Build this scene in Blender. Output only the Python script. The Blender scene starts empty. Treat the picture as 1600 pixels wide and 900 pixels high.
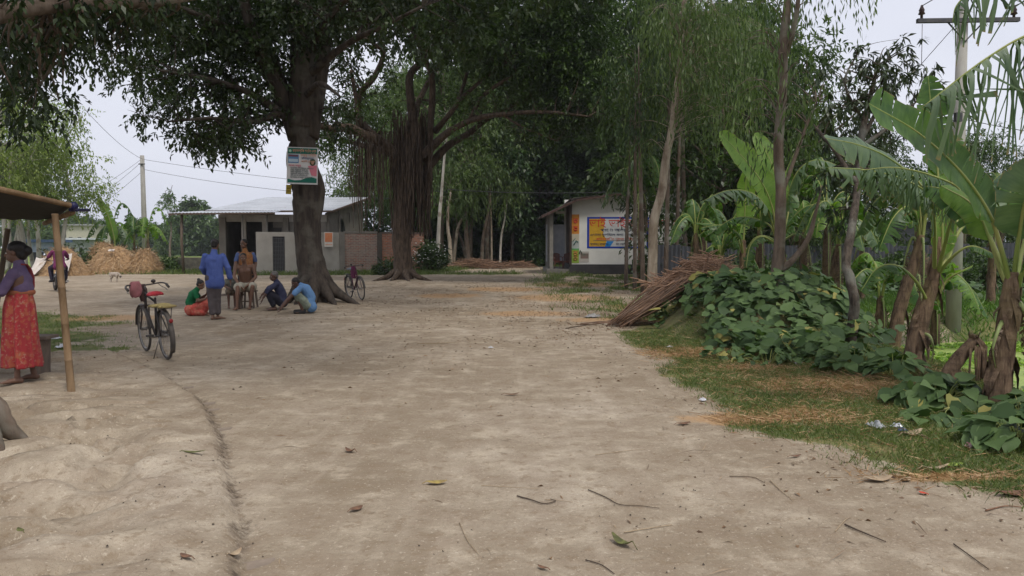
import bpy, bmesh, math, random
import numpy as np
from mathutils import Vector, Matrix
R = math.radians
SC = bpy.context.scene
# ---------------------------------------------------------------- camera
F, PX0, PY0, PITCH, EYE = 1200.0, 800.0, 450.0, R(3.1), 1.55
cam_data = bpy.data.cameras.new('camera'); cam = bpy.data.objects.new('camera', cam_data)
SC.collection.objects.link(cam); SC.camera = cam
cam.location = (0, 0, EYE); cam.rotation_euler = (R(90)-PITCH, 0, 0)
cam_data.lens = 27.0; cam_data.sensor_width = 36.0
cam_data.clip_start = 0.05; cam_data.clip_end = 3000
# ---------------------------------------------------------------- world and sun
SUN_EL, SUN_AZ = R(62), R(150)          # azimuth measured clockwise from +Y
w = bpy.data.worlds.new('World'); SC.world = w; w.use_nodes = True
nt = w.node_tree; nt.nodes.clear()
wo = nt.nodes.new('ShaderNodeOutputWorld'); bg = nt.nodes.new('ShaderNodeBackground')
sky = nt.nodes.new('ShaderNodeTexSky'); sky.sky_type = 'NISHITA'; sky.sun_disc = False
sky.sun_elevation = SUN_EL; sky.sun_rotation = SUN_AZ; sky.air_density = 1.0; sky.dust_density = 6.0; sky.ozone_density = 1.0
# overcast: the clear sky is mostly hidden behind a thin grey-lavender cloud sheet
hs = nt.nodes.new('ShaderNodeHueSaturation'); hs.inputs['Saturation'].default_value = 0.35
mx = nt.nodes.new('ShaderNodeMix'); mx.data_type = 'RGBA'; mx.inputs[0].default_value = 0.72
tc = nt.nodes.new('ShaderNodeTexCoord'); nz = nt.nodes.new('ShaderNodeTexNoise')
mp = nt.nodes.new('ShaderNodeMapping'); mp.inputs['Scale'].default_value = (1.2, 1.2, 3.5)
nz.inputs['Scale'].default_value = 1.6; nz.inputs['Detail'].default_value = 4
rp = nt.nodes.new('ShaderNodeValToRGB')
rp.color_ramp.elements[0].position = 0.3; rp.color_ramp.elements[0].color = (7.6, 7.9, 9.2, 1)
rp.color_ramp.elements[1].position = 0.75; rp.color_ramp.elements[1].color = (9.2, 9.4, 10.4, 1)
L = nt.links.new
L(tc.outputs['Generated'], mp.inputs[0]); L(mp.outputs[0], nz.inputs['Vector']); L(nz.outputs[0], rp.inputs[0])
L(sky.outputs[0], hs.inputs['Color']); L(hs.outputs[0], mx.inputs[6]); L(rp.outputs[0], mx.inputs[7])
L(mx.outputs[2], bg.inputs[0]); bg.inputs[1].default_value = 0.085
L(bg.outputs[0], wo.inputs[0])
sd = bpy.data.lights.new('sun', 'SUN'); so = bpy.data.objects.new('sun', sd); SC.collection.objects.link(so)
sd.energy = 1.5; sd.angle = R(13); sd.color = (1.0, 0.95, 0.88)
so.rotation_euler = (R(90)-SUN_EL, 0, -SUN_AZ + R(180))
so.location = (0, 0, 30)
SC.view_settings.view_transform = 'Standard'; SC.view_settings.look = 'None'
SC.view_settings.exposure = 0.46; SC.view_settings.gamma = 1.0
cy = SC.cycles
cy.use_denoising = True; cy.max_bounces = 6; cy.diffuse_bounces = 3; cy.glossy_bounces = 2
cy.transmission_bounces = 3; cy.transparent_max_bounces = 4; cy.volume_bounces = 0
cy.use_adaptive_sampling = True; cy.adaptive_threshold = 0.02
cy.caustics_reflective = False; cy.caustics_refractive = False

# ---------------------------------------------------------------- helpers
_c, _s = math.cos(PITCH), math.sin(PITCH)
def ray(px, py):
    u = (px-PX0)/F; v = -(py-PY0)/F
    return Vector((u, _c+v*_s, -_s+v*_c))
def at(px, py, Y):
    d = ray(px, py); return Vector((0, 0, EYE))+d*(Y/d.y)
def gnd(px, py, z=0.0):
    d = ray(px, py); return Vector((0, 0, EYE))+d*((z-EYE)/d.z)
def sst(a, b, x):
    t = np.clip((x-a)/(b-a), 0, 1); return t*t*(3-2*t)
def seg_dist(x, y, ax, ay, bx, by):
    dx, dy = bx-ax, by-ay; t = np.clip(((x-ax)*dx+(y-ay)*dy)/(dx*dx+dy*dy), 0, 1)
    return np.hypot(x-ax-t*dx, y-ay-t*dy)
def poly_sd(x, y, P):          # signed distance, positive inside
    x = np.asarray(x, float); y = np.asarray(y, float)
    d = np.full(x.shape, 1e9); ins = np.zeros(x.shape, bool); n = len(P)
    for i in range(n):
        ax, ay = P[i][:2]; bx, by = P[(i+1) % n][:2]
        d = np.minimum(d, seg_dist(x, y, ax, ay, bx, by))
        c = ((ay > y) != (by > y)) & (x < (bx-ax)*(y-ay)/((by-ay) or 1e-9)+ax)
        ins ^= c
    return np.where(ins, d, -d)
def line_d(x, y, P):
    d = np.full(np.shape(x), 1e9)
    for a, b in zip(P[:-1], P[1:]): d = np.minimum(d, seg_dist(x, y, a[0], a[1], b[0], b[1]))
    return d
_rng0 = np.random.default_rng(7)
_NT = _rng0.random((64, 64))
def vnoise(x, y):               # smooth value noise 0..1
    xi = np.floor(x).astype(int); yi = np.floor(y).astype(int); fx = x-xi; fy = y-yi
    fx = fx*fx*(3-2*fx); fy = fy*fy*(3-2*fy)
    g = lambda a, b: _NT[a % 64, b % 64]
    return (g(xi, yi)*(1-fx)+g(xi+1, yi)*fx)*(1-fy)+(g(xi, yi+1)*(1-fx)+g(xi+1, yi+1)*fx)*fy
def fbm(x, y, o=4):
    s = 0; a = 0.5
    for i in range(o):
        s = s+a*vnoise(x+17.3*i, y+9.1*i); x = x*2.03; y = y*2.03; a *= 0.5
    return s/(1-0.5**o)

# ---------------------------------------------------------------- terrain height
RIDGE = [gnd(*p) for p in ((150, 540), (200, 562), (262, 595), (308, 625), (330, 660), (345, 700), (356, 760), (368, 820), (372, 880), (378, 960), (384, 1100))]
RIDGE = [(p.x, p.y) for p in RIDGE]
RIDGE_POLY = RIDGE+[(-1.2, -8), (-40, -8), (-40, RIDGE[0][1]+2), (RIDGE[0][0]-2, RIDGE[0][1]+1.5)]
POND = [(5.9, 7.6), (6.3, 11.5), (6.9, 16.2), (10, 17.4), (18, 17.8), (27, 16), (30, 8), (24, 3), (12, 2.5), (7.5, 4.2)]
def hgt(x, y):
    x = np.asarray(x, float); y = np.asarray(y, float)
    h = 0.02*(fbm(x*0.5, y*0.5)-0.5)
    sdr = poly_sd(x, y, RIDGE_POLY)
    near = sst(14, 9, y)
    h = h+near*(0.055*sst(-0.03, 0.05, sdr+.03*(fbm(x*5, y*5)-.5))+0.022*np.exp(-((sdr-.05)/0.07)**2)*(0.6+.8*fbm(x*4, y*4))-.018*np.exp(-((sdr+.03)/0.06)**2))
    # worn gullies of the left shoulder
    gx = x*0.8+y*0.55; gy = -x*0.5+y*0.9
    g = np.abs(fbm(gx*0.7+3, gy*2.6, 4)-0.5)
    h = h+near*sst(0.1, 1.2, sdr)*(0.15*sst(0.0, 0.09, g)-0.12+0.12*(fbm(x*1.4, y*1.4)-0.5))
    g2 = np.abs(fbm((x*.9+y*.5)*.9+11, (-x*.5+y*.9)*1.5+5, 3)-.5)
    h = h+sst(7.5, 5.5, y)*(sst(.15, .9, sdr)*(.10*sst(0, .12, g2)-.10)+.07*sst(.0, .4, sdr)-.16*sst(.8, 2.4, sdr))
    # small unevenness of the road
    h = h+sst(30, 10, y)*(0.016*(fbm(x*2.2, y*1.2)-0.5)+0.006*(fbm(x*11, y*11, 2)-0.5))
    # planted mound on the right
    e = np.hypot((x-4.6)/1.9, (y-14.2)/3.3)
    h = h+0.70*sst(1.0, 0.45, e)*(0.85+0.3*fbm(x*1.3, y*1.3))
    e2 = np.hypot((x-5.2)/1.6, (y-9.6)/2.6)
    h = h+0.12*sst(1.0, 0.4, e2)
    # pond hollow
    ps = poly_sd(x, y, POND)
    h = h-1.1*sst(-0.9, 0.9, ps)
    # field drops a little behind the road on the left
    h = h-0.35*sst(47, 60, y)*sst(-10, -16, x)
    # root flare of the big trees
    for (tx, ty, r, a) in ((-4.95, 19.6, 1.4, 0.16), (-4.75, 33.8, 1.3, 0.14), (-4.75, 5.9, 1.1, 0.22)):
        h = h+a*np.exp(-((x-tx)**2+(y-ty)**2)/(r*r))
    return h
def hz(x, y): return float(hgt(np.array([x]), np.array([y]))[0])
def on(px, py):                 # ground point below a pixel, following the terrain
    p = gnd(px, py)
    for _ in range(4): p = gnd(px, py, hz(p.x, p.y))
    return p

# ---------------------------------------------------------------- objects, tags
def tag(o, label=None, cat=None, group=None, kind=None):
    if label: o['label'] = label
    if cat: o['category'] = cat
    if group: o['group'] = group
    if kind: o['kind'] = kind
    return o
def empty(name, label, cat, loc=(0, 0, 0), rz=0.0, group=None):
    o = bpy.data.objects.new(name, None); SC.collection.objects.link(o)
    o.location = loc; o.rotation_euler = (0, 0, rz); o.empty_display_size = 0.2
    return tag(o, label, cat, group)
def link(name, me, mats=None, parent=None, smooth=False):
    o = bpy.data.objects.new(name, me); SC.collection.objects.link(o)
    if mats is not None:
        for m in (mats if isinstance(mats, (list, tuple)) else [mats]): me.materials.append(m)
    if smooth and len(me.polygons): me.polygons.foreach_set('use_smooth', [True]*len(me.polygons))
    if parent: o.parent = parent
    return o
def local(o, root):             # geometry was written in world space: keep it there under a root that has moved
    o.parent = root; o.matrix_parent_inverse = (Matrix.Translation(root.location) @ root.rotation_euler.to_matrix().to_4x4()).inverted()
    return o
def copy_tree(o, parent=None):
    c = o.copy(); SC.collection.objects.link(c)
    if parent: c.parent = parent
    for ch in [x for x in SC.objects if x.parent == o]: copy_tree(ch, c)
    return c
_kids = {}
def dup(root, loc, rz, scale, label, group=None):
    def kids(o): 
        return list(o.children)
    def rec(o, p):
        c = o.copy(); SC.collection.objects.link(c); mi = o.matrix_parent_inverse.copy(); c.parent = p; c.matrix_parent_inverse = mi
        for k in kids(o): rec(k, c)
        return c
    r = rec(root, None); r.location = loc; r.rotation_euler = (0, 0, rz)
    r.scale = (scale if hasattr(scale, '__len__') else (scale,)*3)
    r['label'] = label
    if group: r['group'] = group
    return r

class MB:
    def __init__(s): s.v = []; s.f = []; s.m = []; s.uv = None; s.sm = []
    def add(s, vs, fs, m=0, sm=False):
        o = len(s.v); s.v += [tuple(p) for p in vs]
        s.f += [tuple(i+o for i in f) for f in fs]; s.m += [m]*len(fs); s.sm += [sm]*len(fs)
    def box(s, c, d, m=0, rot=None):
        c = Vector(c); hx, hy, hz_ = d[0]/2, d[1]/2, d[2]/2
        vs = [Vector((x*hx, y*hy, z*hz_)) for z in (-1, 1) for y in (-1, 1) for x in (-1, 1)]
        if rot is not None: vs = [rot @ v for v in vs]
        s.add([v+c for v in vs], [(0, 2, 3, 1), (4, 5, 7, 6), (0, 1, 5, 4), (2, 6, 7, 3), (0, 4, 6, 2), (1, 3, 7, 5)], m)
    def bar(s, a, b, w_, h_, m=0, up=(0, 0, 1)):     # rectangular bar from a to b
        a = Vector(a); b = Vector(b); d = (b-a); L_ = d.length; d = d/L_
        x = d.cross(Vector(up))
        if x.length < 1e-4: x = d.cross(Vector((1, 0, 0)))
        x.normalize(); z = x.cross(d)
        M_ = Matrix((x, d, z)).transposed()
        s.box((a+b)/2, (w_, L_, h_), m, M_)
    def tube(s, pts, rad, n=8, m=0, cap=True, jit=0, rnd=None, flat=1.0):
        pts = [Vector(p) for p in pts]; k = len(pts)
        if not hasattr(rad, '__len__'): rad = [rad]*k
        vs = []; T0 = None; x = None
        for i in range(k):
            t = (pts[min(i+1, k-1)]-pts[max(i-1, 0)])
            if t.length < 1e-9: t = Vector((0, 0, 1))
            t.normalize()
            if x is None:
                x = t.cross(Vector((0.13, 0.31, 0.94)) if abs(t.z) < 0.9 else Vector((1, 0.1, 0)))
            else: x = x-t*x.dot(t)
            x.normalize(); y = t.cross(x)
            for j in range(n):
                a = 2*math.pi*j/n; r = rad[i]*(1+(jit*(rnd.random()-0.5) if rnd else 0))
                vs.append(pts[i]+(x*math.cos(a)+y*math.sin(a)*flat)*r)
        fs = [(i*n+j, i*n+(j+1) % n, (i+1)*n+(j+1) % n, (i+1)*n+j) for i in range(k-1) for j in range(n)]
        o = len(s.v); s.add(vs, fs, m, True)
        if cap:
            s.f.append(tuple(o+j for j in reversed(range(n)))); s.m.append(m); s.sm.append(False)
            s.f.append(tuple(o+(k-1)*n+j for j in range(n))); s.m.append(m); s.sm.append(False)
    def ell(s, c, r, n=10, k=7, m=0, rot=None):
        c = Vector(c); r = r if hasattr(r, '__len__') else (r,)*3
        vs = []
        for i in range(k+1):
            th = math.pi*i/k
            for j in range(n):
                a = 2*math.pi*j/n
                v = Vector((r[0]*math.sin(th)*math.cos(a), r[1]*math.sin(th)*math.sin(a), r[2]*math.cos(th)))
                vs.append(c+(rot @ v if rot is not None else v))
        s.add(vs, [(i*n+j, (i+1)*n+j, (i+1)*n+(j+1) % n, i*n+(j+1) % n) for i in range(k) for j in range(n)], m, True)
    def ring(s, c, ax, R_, r_, n=40, k=6, m=0, a0=0, a1=2*math.pi, up=(0, 0, 1)):
        ax = Vector(ax).normalized(); u = Vector(up)-ax*Vector(up).dot(ax); u.normalize(); v = ax.cross(u)
        full = abs(a1-a0-2*math.pi) < 1e-6; cnt = n if full else n+1
        vs = []
        for i in range(cnt):
            a = a0+(a1-a0)*i/n; d = u*math.cos(a)+v*math.sin(a)
            for j in range(k):
                b = 2*math.pi*j/k
                rr = r_ if not hasattr(r_, '__len__') else r_[0]
                ra = r_ if not hasattr(r_, '__len__') else r_[1]
                vs.append(Vector(c)+d*(R_+rr*math.cos(b))+ax*ra*math.sin(b))
        fs = []
        for i in range(n if not full else n):
            i2 = (i+1) % cnt
            if not full and i == n: break
            for j in range(k): fs.append((i*k+j, i2*k+j, i2*k+(j+1) % k, i*k+(j+1) % k))
        s.add(vs, fs, m, True)
    def build(s, name, mats, parent=None, world_root=None, smooth=None):
        me = bpy.data.meshes.new(name); me.from_pydata(s.v, [], s.f)
        for m in (mats if isinstance(mats, (list, tuple)) else [mats]): me.materials.append(m)
        if len(s.f):
            me.polygons.foreach_set('material_index', s.m)
            me.polygons.foreach_set('use_smooth', s.sm if smooth is None else [smooth]*len(s.f))
        me.update()
        o = bpy.data.objects.new(name, me); SC.collection.objects.link(o)
        if parent: o.parent = parent
        if world_root: local(o, world_root)
        return o
def cr(pts, k=6):               # Catmull-Rom through tuples (any dimension)
    P = [np.array(p, float) for p in pts]; P = [2*P[0]-P[1]]+P+[2*P[-1]-P[-2]]; out = []
    for i in range(1, len(P)-2):
        for j in range(k):
            t = j/k
            out.append(0.5*((2*P[i])+(-P[i-1]+P[i+1])*t+(2*P[i-1]-5*P[i]+4*P[i+1]-P[i+2])*t*t+(-P[i-1]+3*P[i]-3*P[i+1]+P[i+2])*t**3))
    out.append(P[-2]); return out
def limb(mb, pts, k=6, n=9, jit=0.12, rnd=None, m=0):     # pts: (x,y,z,r)
    q = cr(pts, k); mb.tube([Vector(p[:3]) for p in q], [max(0.002, p[3]) for p in q], n, m, True, jit, rnd)
    return q

# ---------------------------------------------------------------- materials
MATS = {}
def nodes(name):
    m = bpy.data.materials.new(name); m.use_nodes = True; t = m.node_tree
    b = t.nodes['Principled BSDF']; return m, t, b
def N(t, kind, **kw):
    n = t.nodes.new(kind)
    for k, v in kw.items():
        if k in n.inputs: n.inputs[k].default_value = v
        else: setattr(n, k, v)
    return n
def coords(t, scale=(1, 1, 1), space='Object', rot=(0, 0, 0)):
    c = t.nodes.new('ShaderNodeTexCoord'); mp_ = t.nodes.new('ShaderNodeMapping')
    mp_.inputs['Scale'].default_value = scale; mp_.inputs['Rotation'].default_value = rot
    t.links.new(c.outputs[space], mp_.inputs[0]); return mp_.outputs[0]
def ramp(t, fac, stops):
    r = t.nodes.new('ShaderNodeValToRGB'); e = r.color_ramp.elements
    while len(e) < len(stops): e.new(0.5)
    for i, (p, c) in enumerate(stops): e[i].position = p; e[i].color = (*c[:3], 1)
    t.links.new(fac, r.inputs[0]); return r.outputs[0]
def mix(t, fac, a, b, mode='MIX'):
    n = t.nodes.new('ShaderNodeMix'); n.data_type = 'RGBA'; n.blend_type = mode
    for i, x in ((0, fac), (6, a), (7, b)):
        if hasattr(x, 'links') or isinstance(x, bpy.types.NodeSocket): t.links.new(x, n.inputs[i])
        elif i == 0: n.inputs[0].default_value = x
        else: n.inputs[i].default_value = (*x[:3], 1)
    return n.outputs[2]
def math_(t, op, a, b=0.0, clamp=False):
    n = t.nodes.new('ShaderNodeMath'); n.operation = op; n.use_clamp = clamp
    for i, x in ((0, a), (1, b)):
        if isinstance(x, bpy.types.NodeSocket): t.links.new(x, n.inputs[i])
        else: n.inputs[i].default_value = x
    return n.outputs[0]
def noise(t, vec, scale, detail=4, rough=0.55):
    n = t.nodes.new('ShaderNodeTexNoise'); n.inputs['Scale'].default_value = scale
    n.inputs['Detail'].default_value = detail; n.inputs['Roughness'].default_value = rough
    t.links.new(vec, n.inputs['Vector']); return n.outputs[0]
def bump(t, b, h, strength=0.4, dist=0.02):
    n = t.nodes.new('ShaderNodeBump'); n.inputs['Strength'].default_value = strength; n.inputs['Distance'].default_value = dist
    t.links.new(h, n.inputs['Height']); t.links.new(n.outputs[0], b.inputs['Normal']); return n
def surf(name, c1, c2=None, scale=6, rough=0.85, bmp=0.3, dist=0.01, metal=0.0, stretch=(1, 1, 1), spec=0.3, detail=5, lo=0.35, hi=0.68):
    if name in MATS: return MATS[name]
    m, t, b = nodes(name); c2 = c2 or tuple(x*0.75 for x in c1)
    v = coords(t, stretch); n = noise(t, v, scale, detail)
    col = ramp(t, n, [(lo, c1), (hi, c2)])
    t.links.new(col, b.inputs['Base Color']); b.inputs['Roughness'].default_value = rough
    b.inputs['Metallic'].default_value = metal; b.inputs['Specular IOR Level'].default_value = spec
    if bmp: bump(t, b, n, bmp, dist)
    MATS[name] = m; return m
def leafmat(name, dark, light, trans=0.35, rough=0.45, spec=0.4, tcol=None, odd=None):
    if name in MATS: return MATS[name]
    m, t, b = nodes(name)
    a = t.nodes.new('ShaderNodeAttribute'); a.attribute_name = 'v'
    v = coords(t); n = noise(t, v, 0.35, 2)
    f = math_(t, 'ADD', math_(t, 'MULTIPLY', a.outputs['Fac'], 0.75), math_(t, 'MULTIPLY', math_(t, 'SUBTRACT', n, 0.3), 0.6), True)
    col = mix(t, f, dark, light)
    if odd: col = mix(t, ramp(t, a.outputs['Fac'], [(.955, (0, 0, 0)), (.965, (1, 1, 1))]), col, odd)
    t.links.new(col, b.inputs['Base Color']); b.inputs['Roughness'].default_value = rough
    b.inputs['Specular IOR Level'].default_value = spec
    tr = t.nodes.new('ShaderNodeBsdfTranslucent')
    tc_ = mix(t, 1.0, col, tcol or (1.0, 1.25, 0.45), 'MULTIPLY'); t.links.new(tc_, tr.inputs[0])
    ms = t.nodes.new('ShaderNodeMixShader'); ms.inputs[0].default_value = trans
    t.links.new(b.outputs[0], ms.inputs[1]); t.links.new(tr.outputs[0], ms.inputs[2])
    t.links.new(ms.outputs[0], t.nodes['Material Output'].inputs[0]); MATS[name] = m; return m
def mesh_np(name, V, Fq, v=None, uv=None):      # V (n,3), Fq (m,k) equal-size faces
    me = bpy.data.meshes.new(name); V = np.asarray(V, np.float32); Fq = np.asarray(Fq, np.int32)
    me.vertices.add(len(V)); me.vertices.foreach_set('co', V.ravel())
    me.loops.add(Fq.size); me.loops.foreach_set('vertex_index', Fq.ravel())
    me.polygons.add(len(Fq)); k = Fq.shape[1]
    me.polygons.foreach_set('loop_start', np.arange(0, Fq.size, k, dtype=np.int32))
    me.update(calc_edges=True)
    if v is not None:
        a = me.attributes.new('v', 'FLOAT', 'POINT'); a.data.foreach_set('value', np.asarray(v, np.float32))
    if uv is not None:
        u = me.uv_layers.new(name='UVMap'); u.data.foreach_set('uv', np.asarray(uv, np.float32)[Fq.ravel()].ravel())
    return me
def rnd_unit(rng, n):
    a = rng.normal(size=(n, 3)); return a/np.linalg.norm(a, axis=1, keepdims=True)
def norm(a): return a/np.maximum(1e-9, np.linalg.norm(a, axis=-1, keepdims=True))
def leaf_quads(C, D, Nn, Ln, Wd, val, fold=0.25, curl=0.12):
    # C base, D direction, Nn rough normal
    S = norm(np.cross(D, Nn)); U = np.cross(S, D); n = len(C)
    Ln = Ln[:, None]; Wd = Wd[:, None]
    V = np.empty((n, 4, 3)); V[:, 0] = C
    V[:, 1] = C+D*Ln*0.45+S*Wd/2+U*Wd*fold; V[:, 2] = C+D*Ln-U*Ln*curl; V[:, 3] = C+D*Ln*0.45-S*Wd/2+U*Wd*fold
    Fq = np.arange(n*4).reshape(n, 4)
    return V.reshape(-1, 3), Fq, np.repeat(val, 4)
def crown(clumps, per, leafL, leafW, droop=0.3, seed=1, tw=7, twL=0.35, shell=0.5, lenvar=0.35, vertical=0.0):
    """clumps (k,6): centre and radii; per = leaves per unit clump"""
    rng = np.random.default_rng(seed); Cs = np.asarray(clumps, float); k = len(Cs)
    vol = (Cs[:, 3]*Cs[:, 4]*Cs[:, 5])**(2/3); cnt = np.maximum(1, (per*vol/tw)).astype(int)
    idx = np.repeat(np.arange(k), cnt); n = len(idx)
    u = rnd_unit(rng, n); r = rng.random(n)**shell
    T = Cs[idx, :3]+u*Cs[idx, 3:6]*r[:, None]
    d = norm(u+0.7*rnd_unit(rng, n)+np.array([0, 0, -droop])); base_v = rng.random(n)*0.6+rng.random(k)[idx]*0.4
    # leaves along each twig
    tt = np.linspace(0, 1, tw); M = n*tw
    pos = T[:, None, :]+d[:, None, :]*(tt[None, :, None]*twL)+np.array([0, 0, -1])*(tt**2)[None, :, None]*twL*droop
    pos = pos.reshape(M, 3)+rng.normal(size=(M, 3))*twL*0.05
    ld = norm(np.repeat(d, tw, 0)*0.6+rnd_unit(rng, M)*0.9+np.array([0, 0, -droop*1.3-vertical*2.5]))
    nn = norm(rnd_unit(rng, M)*0.6+np.array([0, 0, 1.0])*(1-vertical)+rnd_unit(rng, M)*vertical*2)
    Ls = leafL*(1+lenvar*(rng.random(M)-0.5)*2); Ws = leafW*(1+lenvar*(rng.random(M)-0.5)*2)
    val = np.clip(np.repeat(base_v, tw)+rng.normal(size=M)*0.12, 0, 1)
    return leaf_quads(pos, ld, nn, Ls, Ws, val)
def clumps_px(blobs, rng, jit=0.5):   # (px,py,rpx,Y0,Y1,count) -> clump rows: a cloud of clumps of metric size
    out = []
    for (px, py, rp, Y0, Y1, cnt, cs) in blobs:
        for _ in range(cnt):
            a = rng.random()*2*math.pi; q = math.sqrt(rng.random()); Y = Y0+(Y1-Y0)*rng.random()
            rx, ry = rp if hasattr(rp, '__len__') else (rp, rp)
            p = at(px+q*rx*math.cos(a), py+q*ry*math.sin(a), Y); s = cs*(0.7+0.6*rng.random())
            out.append((p.x, p.y, p.z, s, s, s*0.75))
    return out
def tree_obj(name, label, base, mb_trunk, bark, leafdata, leaf_m, group=None, cat='tree', stuff=False):
    root = empty(name, label, cat, base, 0, group)
    mb_trunk.build('trunk', bark, world_root=root)
    V, Fq, v = leafdata; me = mesh_np('crown', V, Fq, v); o = link('crown', me, leaf_m)
    local(o, root); return root
# ================================================================ terrain
def G2(px, py): p = gnd(px, py); return (p.x, p.y)
VERGE = [G2(*p) for p in ((985, 520), (1050, 572), (1110, 622), (1205, 672), (1330, 728), (1450, 768), (1600, 800), (1750, 860))]+[(9, 2.0), (9, 4), (5.8, 7.5), (5.9, 11), (6.7, 20), (3.6, 20)]
FARR = [G2(*p) for p in ((835, 436), (868, 430), (1080, 430), (1100, 455), (1030, 505), (960, 500), (890, 470), (850, 455))]
ROAD_END = [G2(*p) for p in ((560, 441), (640, 432), (700, 424), (760, 417), (760, 410), (690, 406), (640, 402), (700, 401), (800, 403), (850, 409), (862, 418), (858, 432), (1000, 470), (700, 520), (300, 520))]
SIDE_RD = [(-4, 33.0), (-10, 34.5), (-17, 35.5), (-26, 35.5), (-45, 33), (-70, 30)]
def dirt_mask(x, y):
    n = (fbm(x*0.9, y*0.9)-0.5)
    yard = sst(44.5, 41.5, y+n*3)*sst(-60, -45, x)*sst(11, 9, x)
    yard = yard*np.clip(1-0.9*sst(-0.8, 0.5, poly_sd(x, y, [(-45, 12), (-11, 12.5), (-8.2, 10.5), (-7.2, 13.2), (-9.4, 16.5), (-13, 19.0), (-40, 30)])+n*2.5), 0, 1)
    r = sst(-0.8, 0.8, poly_sd(x, y, ROAD_END)+n*1.5)
    s = sst(2.6, 1.6, line_d(x, y, SIDE_RD)+n*1.0)
    d = np.maximum(np.maximum(yard, r), s)
    v = sst(-0.25, 0.35, poly_sd(x, y, VERGE)+n*1.1+0.35*(fbm(x*5, y*5)-0.5))
    d = d*(1-v)
    f = sst(-1.0, 1.2, poly_sd(x, y, FARR)+n*2)*sst(0.35, 0.6, fbm(x*1.5+5, y*0.8))
    d = d*(1-0.75*f)
    # grass strip along the walled yard
    wall = sst(0.9, 0.3, np.abs(y-42.2-0.12*(x+10)+n*1.2)-0.35)*sst(-14.8, -14, x)*sst(1, 0, x)
    d = d*(1-wall)
    t = np.exp(-(((x-gnd(132, 545).x)/0.75)**2+((y-gnd(132, 545).y)/0.55)**2)**2)
    t2 = np.exp(-(((x-gnd(60, 535).x)/1.3)**2+((y-gnd(60, 535).y)/1.2)**2)**2)
    d = d*(1-0.85*np.maximum(t, t2*0.8)*sst(0.25, 0.55, fbm(x*4, y*4)))
    d = np.where(y < -2, sst(0, 1, d+0.6), d)
    return np.clip(d, 0, 1)
STRAW = [(*G2(1095, 552), 0.75, 0.55), (*G2(1310, 605), 0.8, 0.75), (*G2(1180, 575), 0.7, 0.3), (*G2(1260, 650), 0.5, 0.35), (*G2(1140, 655), 0.55, 0.2), (*G2(960, 500), 1.3, 0.6), (*G2(1010, 480), 1.2, 1.0), (*G2(880, 465), 1.6, 1.8), (*G2(790, 452), 1.6, 1.6), (*G2(700, 462), 1.2, 1.2), (*G2(820, 490), 1.2, .8), (*G2(900, 445), 1.8, 2), (*G2(170, 497), 1.2, 0.8), (*G2(1480, 745), 0.5, 0.1)]
def straw_mask(x, y):
    s = np.zeros(np.shape(x))
    for (a, b, rx, ry) in STRAW: s = np.maximum(s, np.exp(-(((x-a)/rx)**2+((y-b)/ry)**2)))
    return np.clip(s*(0.35+1.3*fbm(x*6, y*6)), 0, 1)
def axis(lo, hi, c0, c1, step, grow):
    a = [c0]
    while a[-1] < c1: a.append(a[-1]+step)
    s = step
    while a[-1] < hi: s *= grow; a.append(a[-1]+s)
    b = [c0]; s = step
    while b[-1] > lo: s *= grow; b.append(b[-1]-s)
    return np.array(b[:0:-1]+a)
xs = axis(-900, 900, -6.5, 8.5, 0.055, 1.045); ys = axis(-60, 1500, 1.6, 12.0, 0.05, 1.035)
X, Y = np.meshgrid(xs, ys); Z = hgt(X, Y)
nx, ny = len(xs), len(ys)
I = (np.arange(ny-1)[:, None]*nx+np.arange(nx-1)[None, :]).ravel()
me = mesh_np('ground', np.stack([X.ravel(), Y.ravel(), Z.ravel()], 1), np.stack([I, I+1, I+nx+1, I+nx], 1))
for nm, arr in (('dirt', dirt_mask(X, Y)), ('straw', straw_mask(X, Y)), ('crumb_shade', np.exp(-((poly_sd(X, Y, RIDGE_POLY)+.02+.12*(fbm(X*4, Y*4)-.5))/0.06)**2)*sst(13, 9, Y)*(.35+.8*vnoise(X*5, Y*5))+.55*sst(1.08, .9, np.hypot((X-4.6)/1.9, (Y-14.2)/3.3))*sst(4.6, 3.4, X)+.5*sst(.5, .2, np.hypot(X+5.2, Y-5.9))+.62*sst(9, 7, Y)*sst(.25, .9, poly_sd(X, Y, RIDGE_POLY))*np.exp(-(np.abs(fbm((X*.8+Y*.55)*.7+3, (-X*.5+Y*.9)*2.6, 4)-.5)/.022)**2)*(.3+.9*vnoise(X*3, Y*3)))):  # dark ridge, mound and gully soil; gully streaks also paint in relief shading
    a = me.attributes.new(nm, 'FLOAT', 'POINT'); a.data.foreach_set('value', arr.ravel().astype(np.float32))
m, t, b = nodes('ground_soil')
def att(t, nme):
    a = t.nodes.new('ShaderNodeAttribute'); a.attribute_name = nme; return a.outputs['Fac']
v = coords(t); vs = coords(t, (1.0, 1.0, 1), rot=(0, 0, 0.5))
n1 = noise(t, vs, 0.55, 5, 0.6); n2 = noise(t, v, 3.1, 6, 0.65); n3 = noise(t, v, 22, 4, 0.7); n4 = noise(t, v, 90, 3, 0.7)
dry = ramp(t, n1, [(0.36, (0.235, 0.187, 0.130)), (0.52, (0.310, 0.256, 0.188)), (0.66, (0.41, 0.350, 0.272))])
dry = mix(t, math_(t, 'MULTIPLY', ramp(t, n2, [(0.45, (0, 0, 0)), (0.62, (1, 1, 1))]), 0.55), dry, (0.22, 0.165, 0.115))
dry = mix(t, math_(t, 'MULTIPLY', ramp(t, n2, [(0.34, (1, 1, 1)), (0.46, (0, 0, 0))]), 0.6), dry, (0.46, 0.39, 0.295))
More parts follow.
